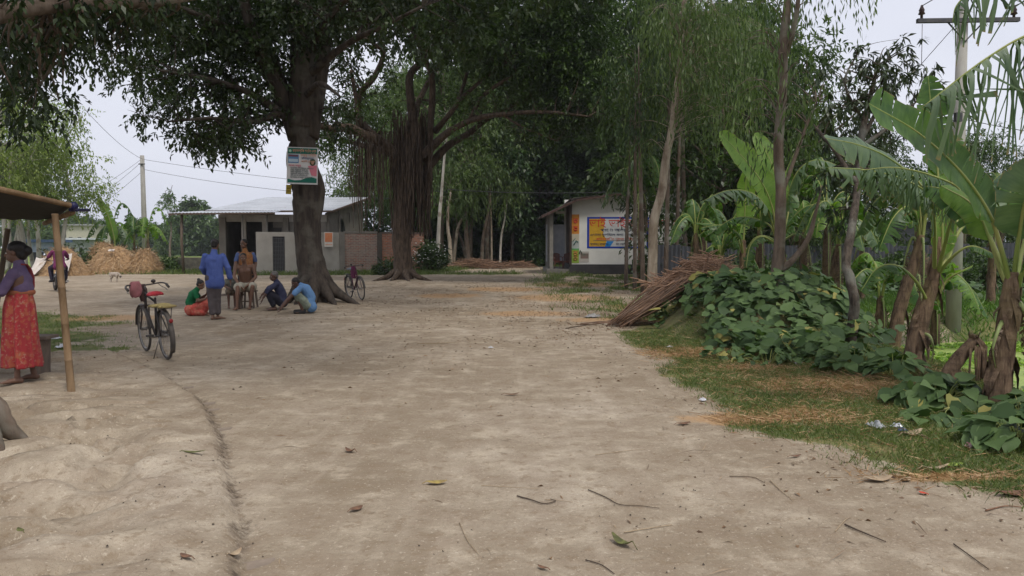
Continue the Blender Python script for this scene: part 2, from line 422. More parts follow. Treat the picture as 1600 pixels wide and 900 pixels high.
dry = mix(t, math_(t, 'MULTIPLY', ramp(t, n3, [(0.60, (0, 0, 0)), (0.72, (1, 1, 1))]), 0.55), dry, (0.20, 0.145, 0.10))
dry = mix(t, math_(t, 'MULTIPLY', ramp(t, n4, [(0.66, (0, 0, 0)), (0.72, (1, 1, 1))]), 0.5), dry, (0.15, 0.11, 0.08))
dry = mix(t, math_(t, 'MULTIPLY', ramp(t, n4, [(0.28, (1, 1, 1)), (0.34, (0, 0, 0))]), 0.35), dry, (0.50, 0.44, 0.35))
tk = noise(t, coords(t, (2.6, 0.16, 1), rot=(0, 0, .06)), 1.0, 5, .6); dry = mix(t, math_(t, 'MULTIPLY', ramp(t, tk, [(.54, (0, 0, 0)), (.62, (1, 1, 1))]), .20), dry, (.47, .40, .31)); dry = mix(t, math_(t, 'MULTIPLY', ramp(t, tk, [(.36, (1, 1, 1)), (.44, (0, 0, 0))]), .22), dry, (.22, .17, .115))
n5 = noise(t, v, 8.5, 5, .7); dry = mix(t, math_(t, 'MULTIPLY', ramp(t, n5, [(.54, (0, 0, 0)), (.62, (1, 1, 1))]), .6), dry, (.215, .16, .105)); n6 = noise(t, v, 240, 2, .7); dry = mix(t, .5, dry, mix(t, ramp(t, n6, [(.35, (0, 0, 0)), (.65, (1, 1, 1))]), tuple((.20, .15, .10)), tuple((.52, .45, .35))), 'MIX') if False else mix(t, math_(t, 'MULTIPLY', ramp(t, n6, [(.58, (0, 0, 0)), (.66, (1, 1, 1))]), .55), dry, (.16, .12, .08)); dry = mix(t, math_(t, 'MULTIPLY', ramp(t, noise(t, v, 45, 4, .8), [(.56, (0, 0, 0)), (.62, (1, 1, 1))]), .5), dry, (.23, .17, .11)); dry = mix(t, math_(t, 'MULTIPLY', ramp(t, noise(t, v, 33, 3, .8), [(.60, (0, 0, 0)), (.66, (1, 1, 1))]), .5), dry, (.56, .49, .39))
vc = t.nodes.new('ShaderNodeTexVoronoi'); vc.feature = 'DISTANCE_TO_EDGE'; vc.inputs['Scale'].default_value = 5.5; vw = t.nodes.new('ShaderNodeVectorMath'); vw.operation = 'ADD'; nzv = t.nodes.new('ShaderNodeTexNoise'); nzv.inputs['Scale'].default_value = 4.0; t.links.new(v, nzv.inputs['Vector']); t.links.new(v, vw.inputs[0]); t.links.new(nzv.outputs['Color'], vw.inputs[1]); t.links.new(vw.outputs[0], vc.inputs['Vector'])
ck_ = math_(t, 'MULTIPLY', ramp(t, vc.outputs['Distance'], [(.0, (1, 1, 1)), (.03, (0, 0, 0))]), ramp(t, noise(t, v, .8, 3), [(.5, (0, 0, 0)), (.62, (.6, .6, .6))])); dry = mix(t, ck_, dry, (.17, .13, .09))
g1 = ramp(t, noise(t, v, 1.3, 5), [(0.35, (0.06, 0.085, 0.025)), (0.5, (0.10, 0.13, 0.04)), (0.68, (0.21, 0.18, 0.08))])
g1 = mix(t, math_(t, 'MULTIPLY', ramp(t, n3, [(0.45, (0, 0, 0)), (0.65, (1, 1, 1))]), 0.5), g1, (0.22, 0.16, 0.09))
st = ramp(t, n3, [(0.35, (0.26, 0.14, 0.065)), (0.6, (0.44, 0.28, 0.14))])
d = att(t, 'dirt'); dd = ramp(t, math_(t, 'ADD', d, math_(t, 'MULTIPLY', math_(t, 'SUBTRACT', n3, 0.5), 0.9)), [(0.40, (0, 0, 0)), (0.60, (1, 1, 1))])
col = mix(t, dd, g1, dry)
s_ = ramp(t, math_(t, 'ADD', att(t, 'straw'), math_(t, 'MULTIPLY', math_(t, 'SUBTRACT', n3, 0.5), 0.8)), [(0.30, (0, 0, 0)), (0.62, (1, 1, 1))])
col = mix(t, math_(t, 'MULTIPLY', s_, 0.75), col, st)
c_ = ramp(t, math_(t, 'MULTIPLY', att(t, 'crumb_shade'), math_(t, 'ADD', math_(t, 'MULTIPLY', n3, 1.6), -.25)), [(0.18, (0, 0, 0)), (0.5, (1, 1, 1))])
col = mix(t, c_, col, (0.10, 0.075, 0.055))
# open fields beyond the village
sp = t.nodes.new('ShaderNodeSeparateXYZ'); tcx = t.nodes.new('ShaderNodeTexCoord'); t.links.new(tcx.outputs['Object'], sp.inputs[0])
far = ramp(t, math_(t, 'DIVIDE', sp.outputs[1], 100.0), [(0.50, (0, 0, 0)), (0.60, (1, 1, 1))])
fld = ramp(t, noise(t, coords(t, (0.02, 0.12, 1)), 1.6, 3), [(0.4, (0.10, 0.16, 0.035)), (0.55, (0.20, 0.26, 0.07)), (0.66, (0.30, 0.25, 0.13))])
col = mix(t, math_(t, 'MULTIPLY', far, math_(t, 'SUBTRACT', 1.0, dd)), col, fld)
t.links.new(col, b.inputs['Base Color']); b.inputs['Roughness'].default_value = 0.95; b.inputs['Specular IOR Level'].default_value = 0.15
h = math_(t, 'ADD', math_(t, 'ADD', math_(t, 'ADD', math_(t, 'MULTIPLY', n2, 0.8), math_(t, 'MULTIPLY', n5, .4)), math_(t, 'MULTIPLY', n3, 0.35)), math_(t, 'MULTIPLY', n4, 0.12))
bump(t, b, h, 0.75, 0.045)
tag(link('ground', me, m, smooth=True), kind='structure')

# ---------------------------------------------------------------- pond
pm, t, b = nodes('duckweed')
v = coords(t); a_ = noise(t, v, 1.1, 5); c2 = noise(t, v, 14, 5, 0.7)
pc = mix(t, ramp(t, c2, [(0.4, (0, 0, 0)), (0.65, (1, 1, 1))]), ramp(t, a_, [(0.4, (0.24, 0.32, 0.06)), (0.62, (0.15, 0.23, 0.05))]), (0.32, 0.39, 0.10))
pc = mix(t, ramp(t, noise(t, v, 5, 6, 0.7), [(0.66, (0, 0, 0)), (0.70, (1, 1, 1))]), pc, (0.03, 0.045, 0.02))
t.links.new(pc, b.inputs['Base Color']); b.inputs['Roughness'].default_value = 0.6; bump(t, b, c2, 0.5, 0.02)
mb = MB(); mb.add([(5.3, 2.5, -0.62), (34, 2.5, -0.62), (34, 19.5, -0.62), (5.3, 19.5, -0.62)], [(0, 1, 2, 3)])
tag(mb.build('pond_water', pm), kind='structure')

# ---------------------------------------------------------------- grass
def blades(name, xs_, ys_, hmin, hmax, wid, seed, mat, lean=0.5, vmul=1.0):
    rng = np.random.default_rng(seed); n = len(xs_)
    z = hgt(xs_, ys_)-0.005; B = np.stack([xs_, ys_, z], 1)
    a = rng.random(n)*2*np.pi; S = np.stack([np.cos(a), np.sin(a), 0*a], 1)*wid*(0.6+0.8*rng.random(n))[:, None]
    h = hmin+(hmax-hmin)*rng.random(n)**1.6; ln = rng.normal(size=(n, 2))*lean
    T = B+np.stack([ln[:, 0]*h, ln[:, 1]*h, h], 1); Mi = B+(T-B)*0.5+np.array([0, 0, 1])*(h*0.12)[:, None]
    V = np.empty((n, 4, 3)); V[:, 0] = B-S/2; V[:, 1] = B+S/2; V[:, 2] = T; V[:, 3] = Mi-S*0.3
    return link(name, mesh_np(name, V.reshape(-1, 3), np.arange(n*4).reshape(n, 4), np.repeat(np.clip(rng.random(n)*vmul, 0, 1), 4)), mat)
rng = np.random.default_rng(11)
GR = leafmat('grass_blade', (0.055, 0.095, 0.022), (0.20, 0.24, 0.075), 0.3)
DRY = leafmat('dry_grass', (0.24, 0.13, 0.055), (0.56, 0.38, 0.20), 0.2, tcol=(1, 0.9, 0.6))
def scatter(x0, x1, y0, y1, n, fn):
    x = x0+(x1-x0)*rng.random(n); y = y0+(y1-y0)*rng.random(n)**1.0
    k = rng.random(n) < fn(x, y); return x[k], y[k]
gx, gy = scatter(1.8, 6.3, 3.6, 14, 230000, lambda x, y: np.clip((1-dirt_mask(x, y))*(1.15-straw_mask(x, y)*0.9)*sst(0.2, 0.6, fbm(x*2.2, y*2.2)), 0, 1))
tag(blades('verge_grass', gx, gy, 0.02, 0.065, 0.006, 3, GR), 'short patchy green grass on the verge right of the dirt road', 'grass', kind='stuff')
gx, gy = scatter(1.8, 6.3, 3.6, 14, 110000, lambda x, y: np.clip(straw_mask(x, y)*1.5+0.10*(1-dirt_mask(x, y)), 0, 1))
x_ = np.concatenate([gx]); y_ = np.concatenate([gy])
tag(blades('straw', x_, y_, 0.012, 0.05, 0.006, 4, DRY, lean=2.6), 'loose dry orange straw lying on the verge', 'straw', kind='stuff')
gx, gy = scatter(-11, -5.2, 9.5, 22, 80000, lambda x, y: (1-dirt_mask(x, y))*sst(0.3, 0.6, fbm(x*3, y*3)))
tag(blades('yard_grass', gx, gy, 0.02, 0.07, 0.009, 5, GR), 'thin grass patches on the left of the yard behind the woman', 'grass', kind='stuff')
gx, gy = scatter(-30, 4, 38, 60, 90000, lambda x, y: (1-dirt_mask(x, y)))
tag(blades('roadside_grass', gx, gy, 0.06, 0.30, 0.03, 6, GR), 'green grass strip at the foot of the yard wall and far roadside', 'grass', kind='stuff')
gx, gy = scatter(0.5, 8, 16, 42, 70000, lambda x, y: (1-dirt_mask(x, y))*0.8)
tag(blades('shop_grass', gx, gy, 0.03, 0.14, 0.018, 8, GR), 'sparse grass in front of the small white shop', 'grass', kind='stuff')
gx, gy = scatter(5.5, 22, 14.5, 26, 60000, lambda x, y: sst(0.8, -0.2, poly_sd(x, y, POND)))
tag(blades('pond_bank_grass', gx, gy, 0.06, 0.25, 0.025, 9, leafmat('bank_grass', (0.05, 0.12, 0.02), (0.16, 0.27, 0.05), 0.35)), 'bright green grass on the bank behind the pond', 'grass', kind='stuff')
gx, gy = scatter(5.6, 26, 4, 17, 60000, lambda x, y: sst(0.2, 0.9, poly_sd(x, y, POND))*sst(0.45, 0.6, fbm(x*0.9, y*0.9))*0.9)
n = len(gx); nn = rnd_unit(rng, n)*0.5+np.array([0, 0, 1.0]); dd_ = rnd_unit(rng, n); dd_[:, 2] = 0.35
V, Fq, vv = leaf_quads(np.stack([gx, gy, np.full(n, -0.60)], 1), norm(dd_), norm(nn), 0.07+0.06*rng.random(n), 0.05+0.04*rng.random(n), rng.random(n))
tag(link('water_plants', mesh_np('water_plants', V, Fq, vv), leafmat('water_leaf', (0.10, 0.22, 0.03), (0.30, 0.42, 0.07), 0.35)), 'small bright green water plants floating on the pond', 'water plants', kind='stuff')

# ---------------------------------------------------------------- litter that nobody could count
def litter(name, label, n, fn, box, Lr, Wr, mat, cat, seed):
    global rng
    x, y = scatter(*box, n, fn); k = len(x); z = hgt(x, y)+0.004
    a = rng.random(k)*2*np.pi; D = np.stack([np.cos(a), np.sin(a), rng.normal(size=k)*0.08], 1)
    nn = norm(rnd_unit(rng, k)*0.75+np.array([0, 0, 1.0]))
    V, Fq, vv = leaf_quads(np.stack([x, y, z], 1), norm(D), nn, Lr[0]+(Lr[1]-Lr[0])*rng.random(k)**2, Wr[0]+(Wr[1]-Wr[0])*rng.random(k), rng.random(k), fold=0.35)
    tag(link(name, mesh_np(name, V, Fq, vv), mat), label, cat, kind='stuff')
BRL = leafmat('dead_leaf', (0.055, 0.03, 0.018), (0.30, 0.18, 0.09), 0.1, tcol=(1, 0.8, 0.5))
TWG = leafmat('dead_twig', (0.09, 0.055, 0.035), (0.38, 0.28, 0.17), 0.0)
lit = lambda x, y: sst(3.0, 9, y+.6*x)*np.clip(0.09+1.3*np.exp(-((x-0.3-0.09*y)/1.9)**2)*sst(9, 16, y)+0.6*np.exp(-((x-3.0)/0.9)**2)*sst(12, 8, y)+0.35*sst(14, 20, y)*sst(-8, -4, x), 0, 1)*sst(0.34, 0.60, fbm(x*1.1+4, y*0.8))
litter('leaf_litter', 'scattered small dead leaves over the dirt road', 60000, lit, (-6, 7, 3, 36), (0.02, 0.10), (0.007, 0.024), BRL, 'leaf litter', 1)
litter('twig_litter', 'thin bits of straw and twig strewn over the dirt road', 52000, lambda x, y: lit(x, y)*0.7+0.015+.10*sst(1.2, 3.2, x)*sst(.45, .6, fbm(x*1.7, y*1.7)), (-6, 7, 3, 30), (0.04, 0.32), (0.003, 0.008), TWG, 'twig litter', 2)
litter('droppings', 'tiny dark crumbs scattered on the bare soil', 4000, lambda x, y: 0.5*sst(0.5, 0.65, fbm(x*1.3+9, y*1.3)), (-5, 4, 3, 14), (0.008, 0.022), (0.006, 0.014), surf('dark_crumb', (0.06, 0.045, 0.035)), 'soil crumbs', 3)
# ================================================================ walled yard house on the left
CONC = surf('render_concrete', (.235, .215, .185), (.16, .145, .125), 1.6, .9, .15, .01, lo=.3, hi=.7)
CONL = surf('render_pale', (.40, .375, .335), (.29, .27, .235), 1.3, .9, .12, .01, lo=.3, hi=.7)
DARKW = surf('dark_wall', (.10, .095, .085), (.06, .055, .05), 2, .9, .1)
MOSS = surf('mossy_masonry', (.07, .065, .055), (.13, .12, .09), 5, .95, .5, .02)
TIN = None
def tinmat(name, c1, c2, axis_rot=0, scale=1.0):
    m, t, b = nodes(name); v = coords(t); n = noise(t, v, .9, 4); n2 = noise(t, v, 7, 4)
    col = mix(t, ramp(t, n2, [(.62, (0, 0, 0)), (.74, (1, 1, 1))]), ramp(t, n, [(.4, c1), (.65, c2)]), (.20, .12, .08))
    t.links.new(col, b.inputs['Base Color']); b.inputs['Roughness'].default_value = .5; b.inputs['Metallic'].default_value = .35; return m
TIN = tinmat('tin_roof', (.50, .52, .55), (.40, .42, .45)); TINB = tinmat('tin_fence', (.085, .09, .10), (.05, .055, .06)); TIND = tinmat('tin_brown', (.15, .11, .09), (.10, .075, .065))
def brick(name, c1, c2, mortar, sc=1.0, dirt=.4, horiz='X'):
    m, t, b = nodes(name); c = t.nodes.new('ShaderNodeTexCoord'); sx = t.nodes.new('ShaderNodeSeparateXYZ'); cb = t.nodes.new('ShaderNodeCombineXYZ')
    t.links.new(c.outputs['Object'], sx.inputs[0]); t.links.new(sx.outputs[0], cb.inputs[0]); t.links.new(sx.outputs[2], cb.inputs[1])
    br = t.nodes.new('ShaderNodeTexBrick'); br.inputs['Scale'].default_value = 1.0; br.inputs['Brick Width'].default_value = .30; br.inputs['Row Height'].default_value = .10
    br.inputs['Mortar Size'].default_value = .018; br.inputs['Color1'].default_value = (*c1, 1); br.inputs['Color2'].default_value = (*c2, 1); br.inputs['Mortar'].default_value = (*mortar, 1)
    t.links.new(cb.outputs[0], br.inputs['Vector']); n = noise(t, c.outputs['Object'], 2.2, 5); n2 = noise(t, c.outputs['Object'], 9, 4)
    col = mix(t, math_(t, 'MULTIPLY', ramp(t, n, [(.4, (0, 0, 0)), (.62, (1, 1, 1))]), dirt), br.outputs[0], mortar)
    col = mix(t, math_(t, 'MULTIPLY', ramp(t, n2, [(.55, (0, 0, 0)), (.7, (1, 1, 1))]), .5), col, (.10, .075, .06))
    t.links.new(col, b.inputs['Base Color']); b.inputs['Roughness'].default_value = .92; bump(t, b, br.outputs[1], -.4, .01); return m
BRK1 = brick('brick_faded', (.34, .15, .10), (.19, .095, .07), (.30, .26, .22), dirt=.6); BRK2 = brick('brick_red', (.42, .13, .065), (.22, .075, .045), (.27, .20, .15), dirt=.35)
def P3(px, py, Y): return at(px, py, Y)
def X_(px, Y): return (px-800)/F*Y*1.0
def roof_sheet(name, a, b, c, d, mat, parent, pitch=.13, amp=.012, th=.004):
    """corrugated sheet over the quad a-b (eave) and d-c (ridge); grooves run from eave to ridge"""
    a, b, c, d = map(Vector, (a, b, c, d)); n = max(8, int((b-a).length/pitch*4)); up = (b-a).cross(d-a).normalized()
    if up.z < 0: up = -up
    mb = MB(); vs = []
    for lay in (0, -th):
        for i in range(n+1):
            u = i/n; o = up*(amp*math.sin(u*n/4*2*math.pi)+lay); vs += [a.lerp(b, u)+o, d.lerp(c, u)+o]
    o2 = 2*(n+1); fs = []
    for i in range(n):
        p = 2*i; fs += [(p, p+2, p+3, p+1), (o2+p, o2+p+1, o2+p+3, o2+p+2), (p, o2+p, o2+p+2, p+2), (p+1, p+3, o2+p+3, o2+p+1)]
    fs += [(0, 1, o2+1, o2), (2*n, o2+2*n, o2+2*n+1, 2*n+1)]
    mb.add(vs, fs); return mb.build(name, mat, parent)
house = empty('village_house', 'low concrete house with a long tin roof behind the big tree', 'house', (-13.5, 50, 0))
def hb(mb, name, mat, parent=None):
    o = mb.build(name, mat); local(o, house) if parent is None else setattr(o, 'parent', parent); return o
zE = 3.62; zR = 5.1; yF = 45.2; yB_ = 55.5; xL = X_(344, yF); xR = X_(512, yF)
def wallz(y): return zE+(zR-zE)*(y-yF)/(yB_-yF)-.12
mb = MB()
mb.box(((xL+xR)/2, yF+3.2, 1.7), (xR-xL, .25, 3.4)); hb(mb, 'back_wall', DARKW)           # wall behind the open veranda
mb = MB(); mb.add([(xR-.12, yF, 0), (xR-.12, yB_, 0), (xR-.12, yB_, wallz(yB_)), (xR-.12, yF, wallz(yF)), (xR+.12, yF, 0), (xR+.12, yB_, 0), (xR+.12, yB_, wallz(yB_)), (xR+.12, yF, wallz(yF))],
    [(0, 1, 2, 3), (4, 7, 6, 5), (0, 3, 7, 4), (1, 5, 6, 2), (3, 2, 6, 7), (0, 4, 5, 1)]); side = hb(mb, 'side_wall', CONC)
mb = MB(); mb.add([(xL-.12, yF+.4, 0), (xL-.12, yB_, 0), (xL-.12, yB_, wallz(yB_)), (xL-.12, yF+.4, wallz(yF+.4)), (xL+.12, yF+.4, 0), (xL+.12, yB_, 0), (xL+.12, yB_, wallz(yB_)), (xL+.12, yF+.4, wallz(yF+.4))],
    [(0, 1, 2, 3), (4, 7, 6, 5), (0, 3, 7, 4), (1, 5, 6, 2), (3, 2, 6, 7), (0, 4, 5, 1)]); hb(mb, 'side_wall', CONC)
mb = MB(); mb.box(((xL+xR)/2, yF-.02, zE-.42), (xR-xL, .26, .42)); hb(mb, 'front_beam', CONL)
mb = MB(); mb.box((xR-1.6, yF+.02, 1.6), (3.1, .2, 3.1)); hb(mb, 'front_wall', CONC)
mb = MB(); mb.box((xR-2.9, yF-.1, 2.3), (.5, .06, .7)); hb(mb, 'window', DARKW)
for k, (px, w_, mt) in enumerate(((350, .38, CONC), (383, .2, CONL), (414, .22, CONL), (448, .32, CONC))):
    mb = MB(); mb.box((X_(px, yF)+.05, yF-.1, 1.62), (w_, w_, 3.24)); hb(mb, 'column', mt)
for px in (380, 418): mb = MB(); mb.tube([(X_(px, yF-.8), yF-.8, 0), (X_(px, yF-.8), yF-.8, zE-.1)], .06, 8); hb(mb, 'prop_pole', CONL)
for dy in (2.4, 5.6):      # side wall pilasters, opening with arched top
    mb = MB(); mb.box((xR+.16, yF+dy, 1.9), (.12, .3, 3.7)); hb(mb, 'pilaster', CONC)
mb = MB(); n_ = 14; pts = [(xR+.135, yF+3.2+1.0*math.cos(math.pi*i/n_), 2.55+.75*math.sin(math.pi*i/n_)) for i in range(n_+1)]+[(xR+.135, yF+2.2, 1.3), (xR+.135, yF+4.2, 1.3)]
mb.add(pts+[(x-.02, y, z) for x, y, z in pts], [tuple(range(n_+3)), tuple(reversed(range(n_+3, 2*n_+6)))]+[(i, i+n_+3, (i+1) % (n_+3)+n_+3, (i+1) % (n_+3)) for i in range(n_+3)]); hb(mb, 'arched_window', surf('pane_dark', (.03, .03, .03), rough=.3))
# roof: main sheet and lower front canopy carried by the post
eL = X_(333, yF-.6); rf = roof_sheet('roof', (eL-.4, yF-.7, zE), (xR+.45, yF-.7, zE), (xR+.5, yB_+.3, zR), (eL-.4, yB_+.3, zR), TIN, None, pitch=.2, amp=.02); local(rf, house)
cx0 = X_(270, 43.6); cn = roof_sheet('canopy', (cx0, 43.2, 3.42), (xR-2.4, 43.0, 3.46), (xR-2.4, yF-.3, 3.66), (cx0+1.2, yF-.3, 3.60), TIN, None, pitch=.2, amp=.02); local(cn, house)
mb = MB(); mb.bar((cx0, 43.22, 3.36), (xR-2.4, 43.05, 3.40), .07, .08); hb(mb, 'canopy_edge', surf('rust_wood', (.11, .075, .055)))
mb = MB(); mb.bar((eL-.4, yF-.75, zE-.05), (xR+.45, yF-.75, zE-.05), .06, .1); mb.bar((xR+.47, yF-.7, zE-.06), (xR+.52, yB_+.3, zR-.06), .08, .12); hb(mb, 'roof_edge', MATS['rust_wood'])
mb = MB(); mb.tube([(X_(287, 43.5), 43.5, 0), (X_(286, 43.5)-.05, 43.5, 1.8), (X_(286, 43.5), 43.5, 3.4)], .08, 8); hb(mb, 'canopy_post', surf('post_wood', (.13, .10, .075), (.09, .07, .05), 8, stretch=(1, 1, .2)))

# ---------------------------------------------------------------- yard wall with a barred gate
A = at(401, 428, 43); yw0 = 43.0; yw1 = 47.6; x0w = X_(401, 43); x1w = X_(663, yw1)
yard = empty('yard_wall', 'part plastered, part brick yard wall with a dark barred gate', 'wall', (x0w, yw0, 0))
def wp(s): return Vector((x0w+(x1w-x0w)*s, yw0+(yw1-yw0)*s, 0))
def seg(name, pxa, pxb, mat, h=2.36, th=.22, dz=0, off=0):
    def spx(px):
        lo, hi = 0, 1
        for _ in range(30):
            m_ = (lo+hi)/2; p = wp(m_)
            if p.x/p.y*F+800 < px: lo = m_
            else: hi = m_
        return lo
    a, b_ = wp(spx(pxa)), wp(spx(pxb)); mb = MB(); d = (b_-a).normalized(); L_ = (b_-a).length; ang = math.atan2(d.y, d.x)
    mb.box((L_/2, 0, h/2), (L_, th, h)); o = mb.build(name, mat); o.location = Vector((a.x-x0w, a.y-yw0-off, dz)); o.rotation_euler = (0, 0, ang); o.parent = yard; return o, L_
seg('plastered_wall', 401, 426, CONL); seg('plastered_wall', 445, 530, CONL); seg('lintel', 426, 445, CONL, .25, .22, 2.11)
seg('pillar', 530, 538, CONC, 2.40, .34); seg('brick_wall', 538, 589, BRK1, 2.33, .2); seg('pillar', 589, 596, surf('pillar_dark', (.10, .085, .07), (.07, .06, .05)), 2.38, .34); seg('brick_wall', 596, 663, BRK2, 2.33, .2)
seg('coping', 538, 589, CONC, .12, .26, 2.331); seg('coping', 596, 663, surf('coping_dark', (.16, .12, .10)), .08, .26, 2.331)
mb = MB(); o, L_ = seg('gate', 426.3, 444.7, surf('gate_iron', (.035, .035, .04), (.05, .045, .045), rough=.5), 2.1, .03)
g_ = MB()
for i in range(7): g_.box((L_*(i+.5)/7, -.05, 1.05), (.03, .03, 2.0))
for i in range(9): g_.box((L_/2, -.075, .15+i*.23), (L_-.02, .03, .03))
gg = g_.build('bars', surf('gate_bar', (.11, .11, .115), rough=.5), o)
ret = MB(); ret.box((x0w+.11-x0w, 5.5, 1.18), (.22, 11, 2.36)); r_o = ret.build('plastered_wall', CONL, yard)
nt_ = empty('wall_notice', 'orange and white paper notice pasted on the plastered yard wall', 'poster', (X_(514, 44.6), 44.62, 1.95))
mb = MB(); mb.box((0, 0, 0), (.50, .012, .85)); mb.build('sheet', surf('paper_white', (.62, .58, .52), (.55, .50, .44)), nt_)
mb = MB(); mb.box((0, -.011, .12), (.42, .008, .52)); mb.box((0, -.011, -.3), (.4, .008, .03)); mb.build('print', surf('paper_orange', (.60, .17, .07), (.55, .25, .12), 9), nt_)
lw = MB(); xa = X_(270, 47.5); lw.box(((xa+X_(346, 47.5))/2, 47.5, .25), (X_(346, 47.5)-xa, .3, 1.25)); tag(lw.build('boundary_wall', MOSS), 'low dark mossy wall at the edge of the green field', 'wall')

# ================================================================ white shop on the right of the road end
ys0 = 43.0; xs0 = X_(893, ys0); xs1 = xs0+6.2; depth = 6.0
shop = empty('village_shop', 'small whitewashed shop with a painted advertisement and an open porch', 'shop', (xs0, ys0, 0))
WHT = surf('whitewash', (.74, .74, .70), (.64, .64, .60), 1.2, .9, .08, lo=.35, hi=.75); PLB = surf('plinth_black', (.035, .035, .038), (.055, .05, .05), 3, .7)
zl, zr_ = 4.15, 4.85
def sb_(mb, name, mats, par=None):
    o = mb.build(name, mats)
    if par is None: local(o, shop)
    else: o.parent = par
    return o
mb = MB(); w_ = .2
mb.add([(xs0, ys0, .55), (xs1, ys0, .55), (xs1, ys0, zr_), (xs0, ys0, zl), (xs0, ys0+w_, .55), (xs1, ys0+w_, .55), (xs1, ys0+w_, zr_), (xs0, ys0+w_, zl)], [(0, 1, 2, 3), (5, 4, 7, 6), (0, 3, 7, 4), (1, 5, 6, 2), (3, 2, 6, 7), (0, 4, 5, 1)])
wall = sb_(mb, 'side_wall', WHT)
mb = MB(); mb.box(((xs0+xs1)/2, ys0+depth, 2.3), (6.2, .2, 4.4)); mb.box((xs1-.1, ys0+depth/2, 2.3), (.2, depth-.3, 4.4)); sb_(mb, 'rear_wall', WHT)
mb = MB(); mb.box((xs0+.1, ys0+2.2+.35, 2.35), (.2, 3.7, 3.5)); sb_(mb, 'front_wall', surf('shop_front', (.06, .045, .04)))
mb = MB(); mb.box(((xs0+xs1)/2, ys0+depth/2-.05, .275), (6.34, depth+.14, .55)); sb_(mb, 'plinth', PLB)
mb = MB(); mb.box(((xs0+xs1)/2, ys0-.15, .22), (6.5, .2, .44)); sb_(mb, 'step', PLB)
px0 = X_(857, ys0); mb = MB(); mb.box(((px0+xs0)/2-.05, ys0+2.6, .14), (xs0-px0+.1, 5.6, .28)); sb_(mb, 'porch_floor', surf('porch_cement', (.20, .19, .17), (.15, .14, .125)))
mb = MB()
for yy in (ys0+.1, ys0+2.8, ys0+5.2): mb = MB(); mb.box((X_(861, ys0)+.02, yy, 1.85), (.2, .2, 3.2)); sb_(mb, 'porch_post', surf('post_cement', (.27, .255, .225), (.21, .2, .18)))
mb = MB(); mb.box((xs0-.06, ys0-.03, 2.3), (.12, .2, 3.5)); sb_(mb, 'door_jamb', surf('jamb_brown', (.07, .045, .035)))
mb = MB(); mb.box((xs0-.55, ys0+1.4, 3.5), (.5, .5, .12)); sb_(mb, 'porch_shelf', WHT)
# panel seen through the porch
mb = MB(); mb.box((xs0-.75, ys0+2.9, 1.75), (1.1, .04, 2.2)); sb_(mb, 'porch_screen', surf('frosted_sheet', (.44, .46, .50), (.33, .36, .42), 3, .6))
# roof
re = X_(846, ys0-.3)
rf = roof_sheet('roof', (xs0-.1, ys0+depth+.4, zl+.03), (xs0-.1, ys0-.5, zl+.03), (xs1+.3, ys0-.5, zr_+.05), (xs1+.3, ys0+depth+.4, zr_+.05), TIND, None); local(rf, shop)
rf = roof_sheet('porch_roof', (re, ys0+depth+.2, 3.25), (re, ys0-.45, 3.25), (xs0+.2, ys0-.45, 4.16), (xs0+.2, ys0+depth+.2, 4.16), TIND, None); local(rf, shop)
mb = MB(); mb.bar((re, ys0-.42, 3.17), (xs0+.2, ys0-.42, 4.08), .06, .12); mb.bar((xs0+.2, ys0-.46, 4.1), (xs1+.3, ys0-.46, 4.95), .06, .1); sb_(mb, 'verge_board', surf('verge_brown', (.10, .06, .05)))
# painted sign with its lettering, all on the wall face
def txt(body, h, x, z, mat, par, name='lettering', y=ys0-.018, sq=1.0, al='LEFT', ry=0):
    c = bpy.data.curves.new(name, 'FONT'); c.body = body; c.size = h; c.align_x = al; c.extrude = .003; c.offset = .0
    to = bpy.data.objects.new(name, c); SC.collection.objects.link(to); dg = bpy.context.evaluated_depsgraph_get()
    me = bpy.data.meshes.new_from_object(to.evaluated_get(dg)); bpy.data.objects.remove(to)
    o = link(name, me, mat); M_ = Matrix.Translation((x, y, z)) @ Matrix.Rotation(R(90), 4, 'X') @ Matrix.Diagonal((sq, 1, 1, 1))
    me.transform(M_); return o
def board(x0, x1, z0, z1, y, mat, name, par=None, th=.008):
    mb = MB(); mb.box(((x0+x1)/2, y, (z0+z1)/2), (x1-x0, th, z1-z0)); o = mb.build(name, mat); 
    if par is None: local(o, shop)
    else: o.parent = par
    return o
flat = lambda n, c, c2=None: surf(n, c, c2 or tuple(x*.85 for x in c), 4, .8, .0)
sx0 = X_(917, ys0); sx1 = X_(1013, ys0); sz0 = at(917, 388, ys0).z; sz1 = at(917, 339, ys0).z
sign = board(sx0, sx1, sz0, sz1, ys0-.004, flat('sign_blue', (.01, .05, .40)), 'painted_sign')
sgn_w = board(sx0+.12, sx1-.12, sz0+.10, sz1-.10, ys0-.008, flat('sign_white', (.62, .64, .64)), 'sign_field', sign)
mb = MB(); mb.add([(sx0+.12, ys0-.0135, sz0+.10), (sx0+1.0, ys0-.0135, sz0+.10), (sx0+1.1, ys0-.0135, sz0+.45), (sx0+.9, ys0-.0135, sz0+.8), (sx0+1.0, ys0-.0135, sz1-.10), (sx0+.12, ys0-.0135, sz1-.10)], [(0, 1, 2, 3, 4, 5)])
o = mb.build('sign_patch', flat('sign_ochre', (.62, .36, .03))); o.parent = sign
mb = MB(); mb.add([(sx0+1.0, ys0-.0145, sz0+.105), (sx0+1.30, ys0-.0145, sz0+.105), (sx0+1.50, ys0-.0145, sz0+.40), (sx0+1.1, ys0-.0145, sz0+.40)], [(0, 1, 2, 3)]); o = mb.build('sign_patch', flat('sign_sky', (.03, .25, .65))); o.parent = sign
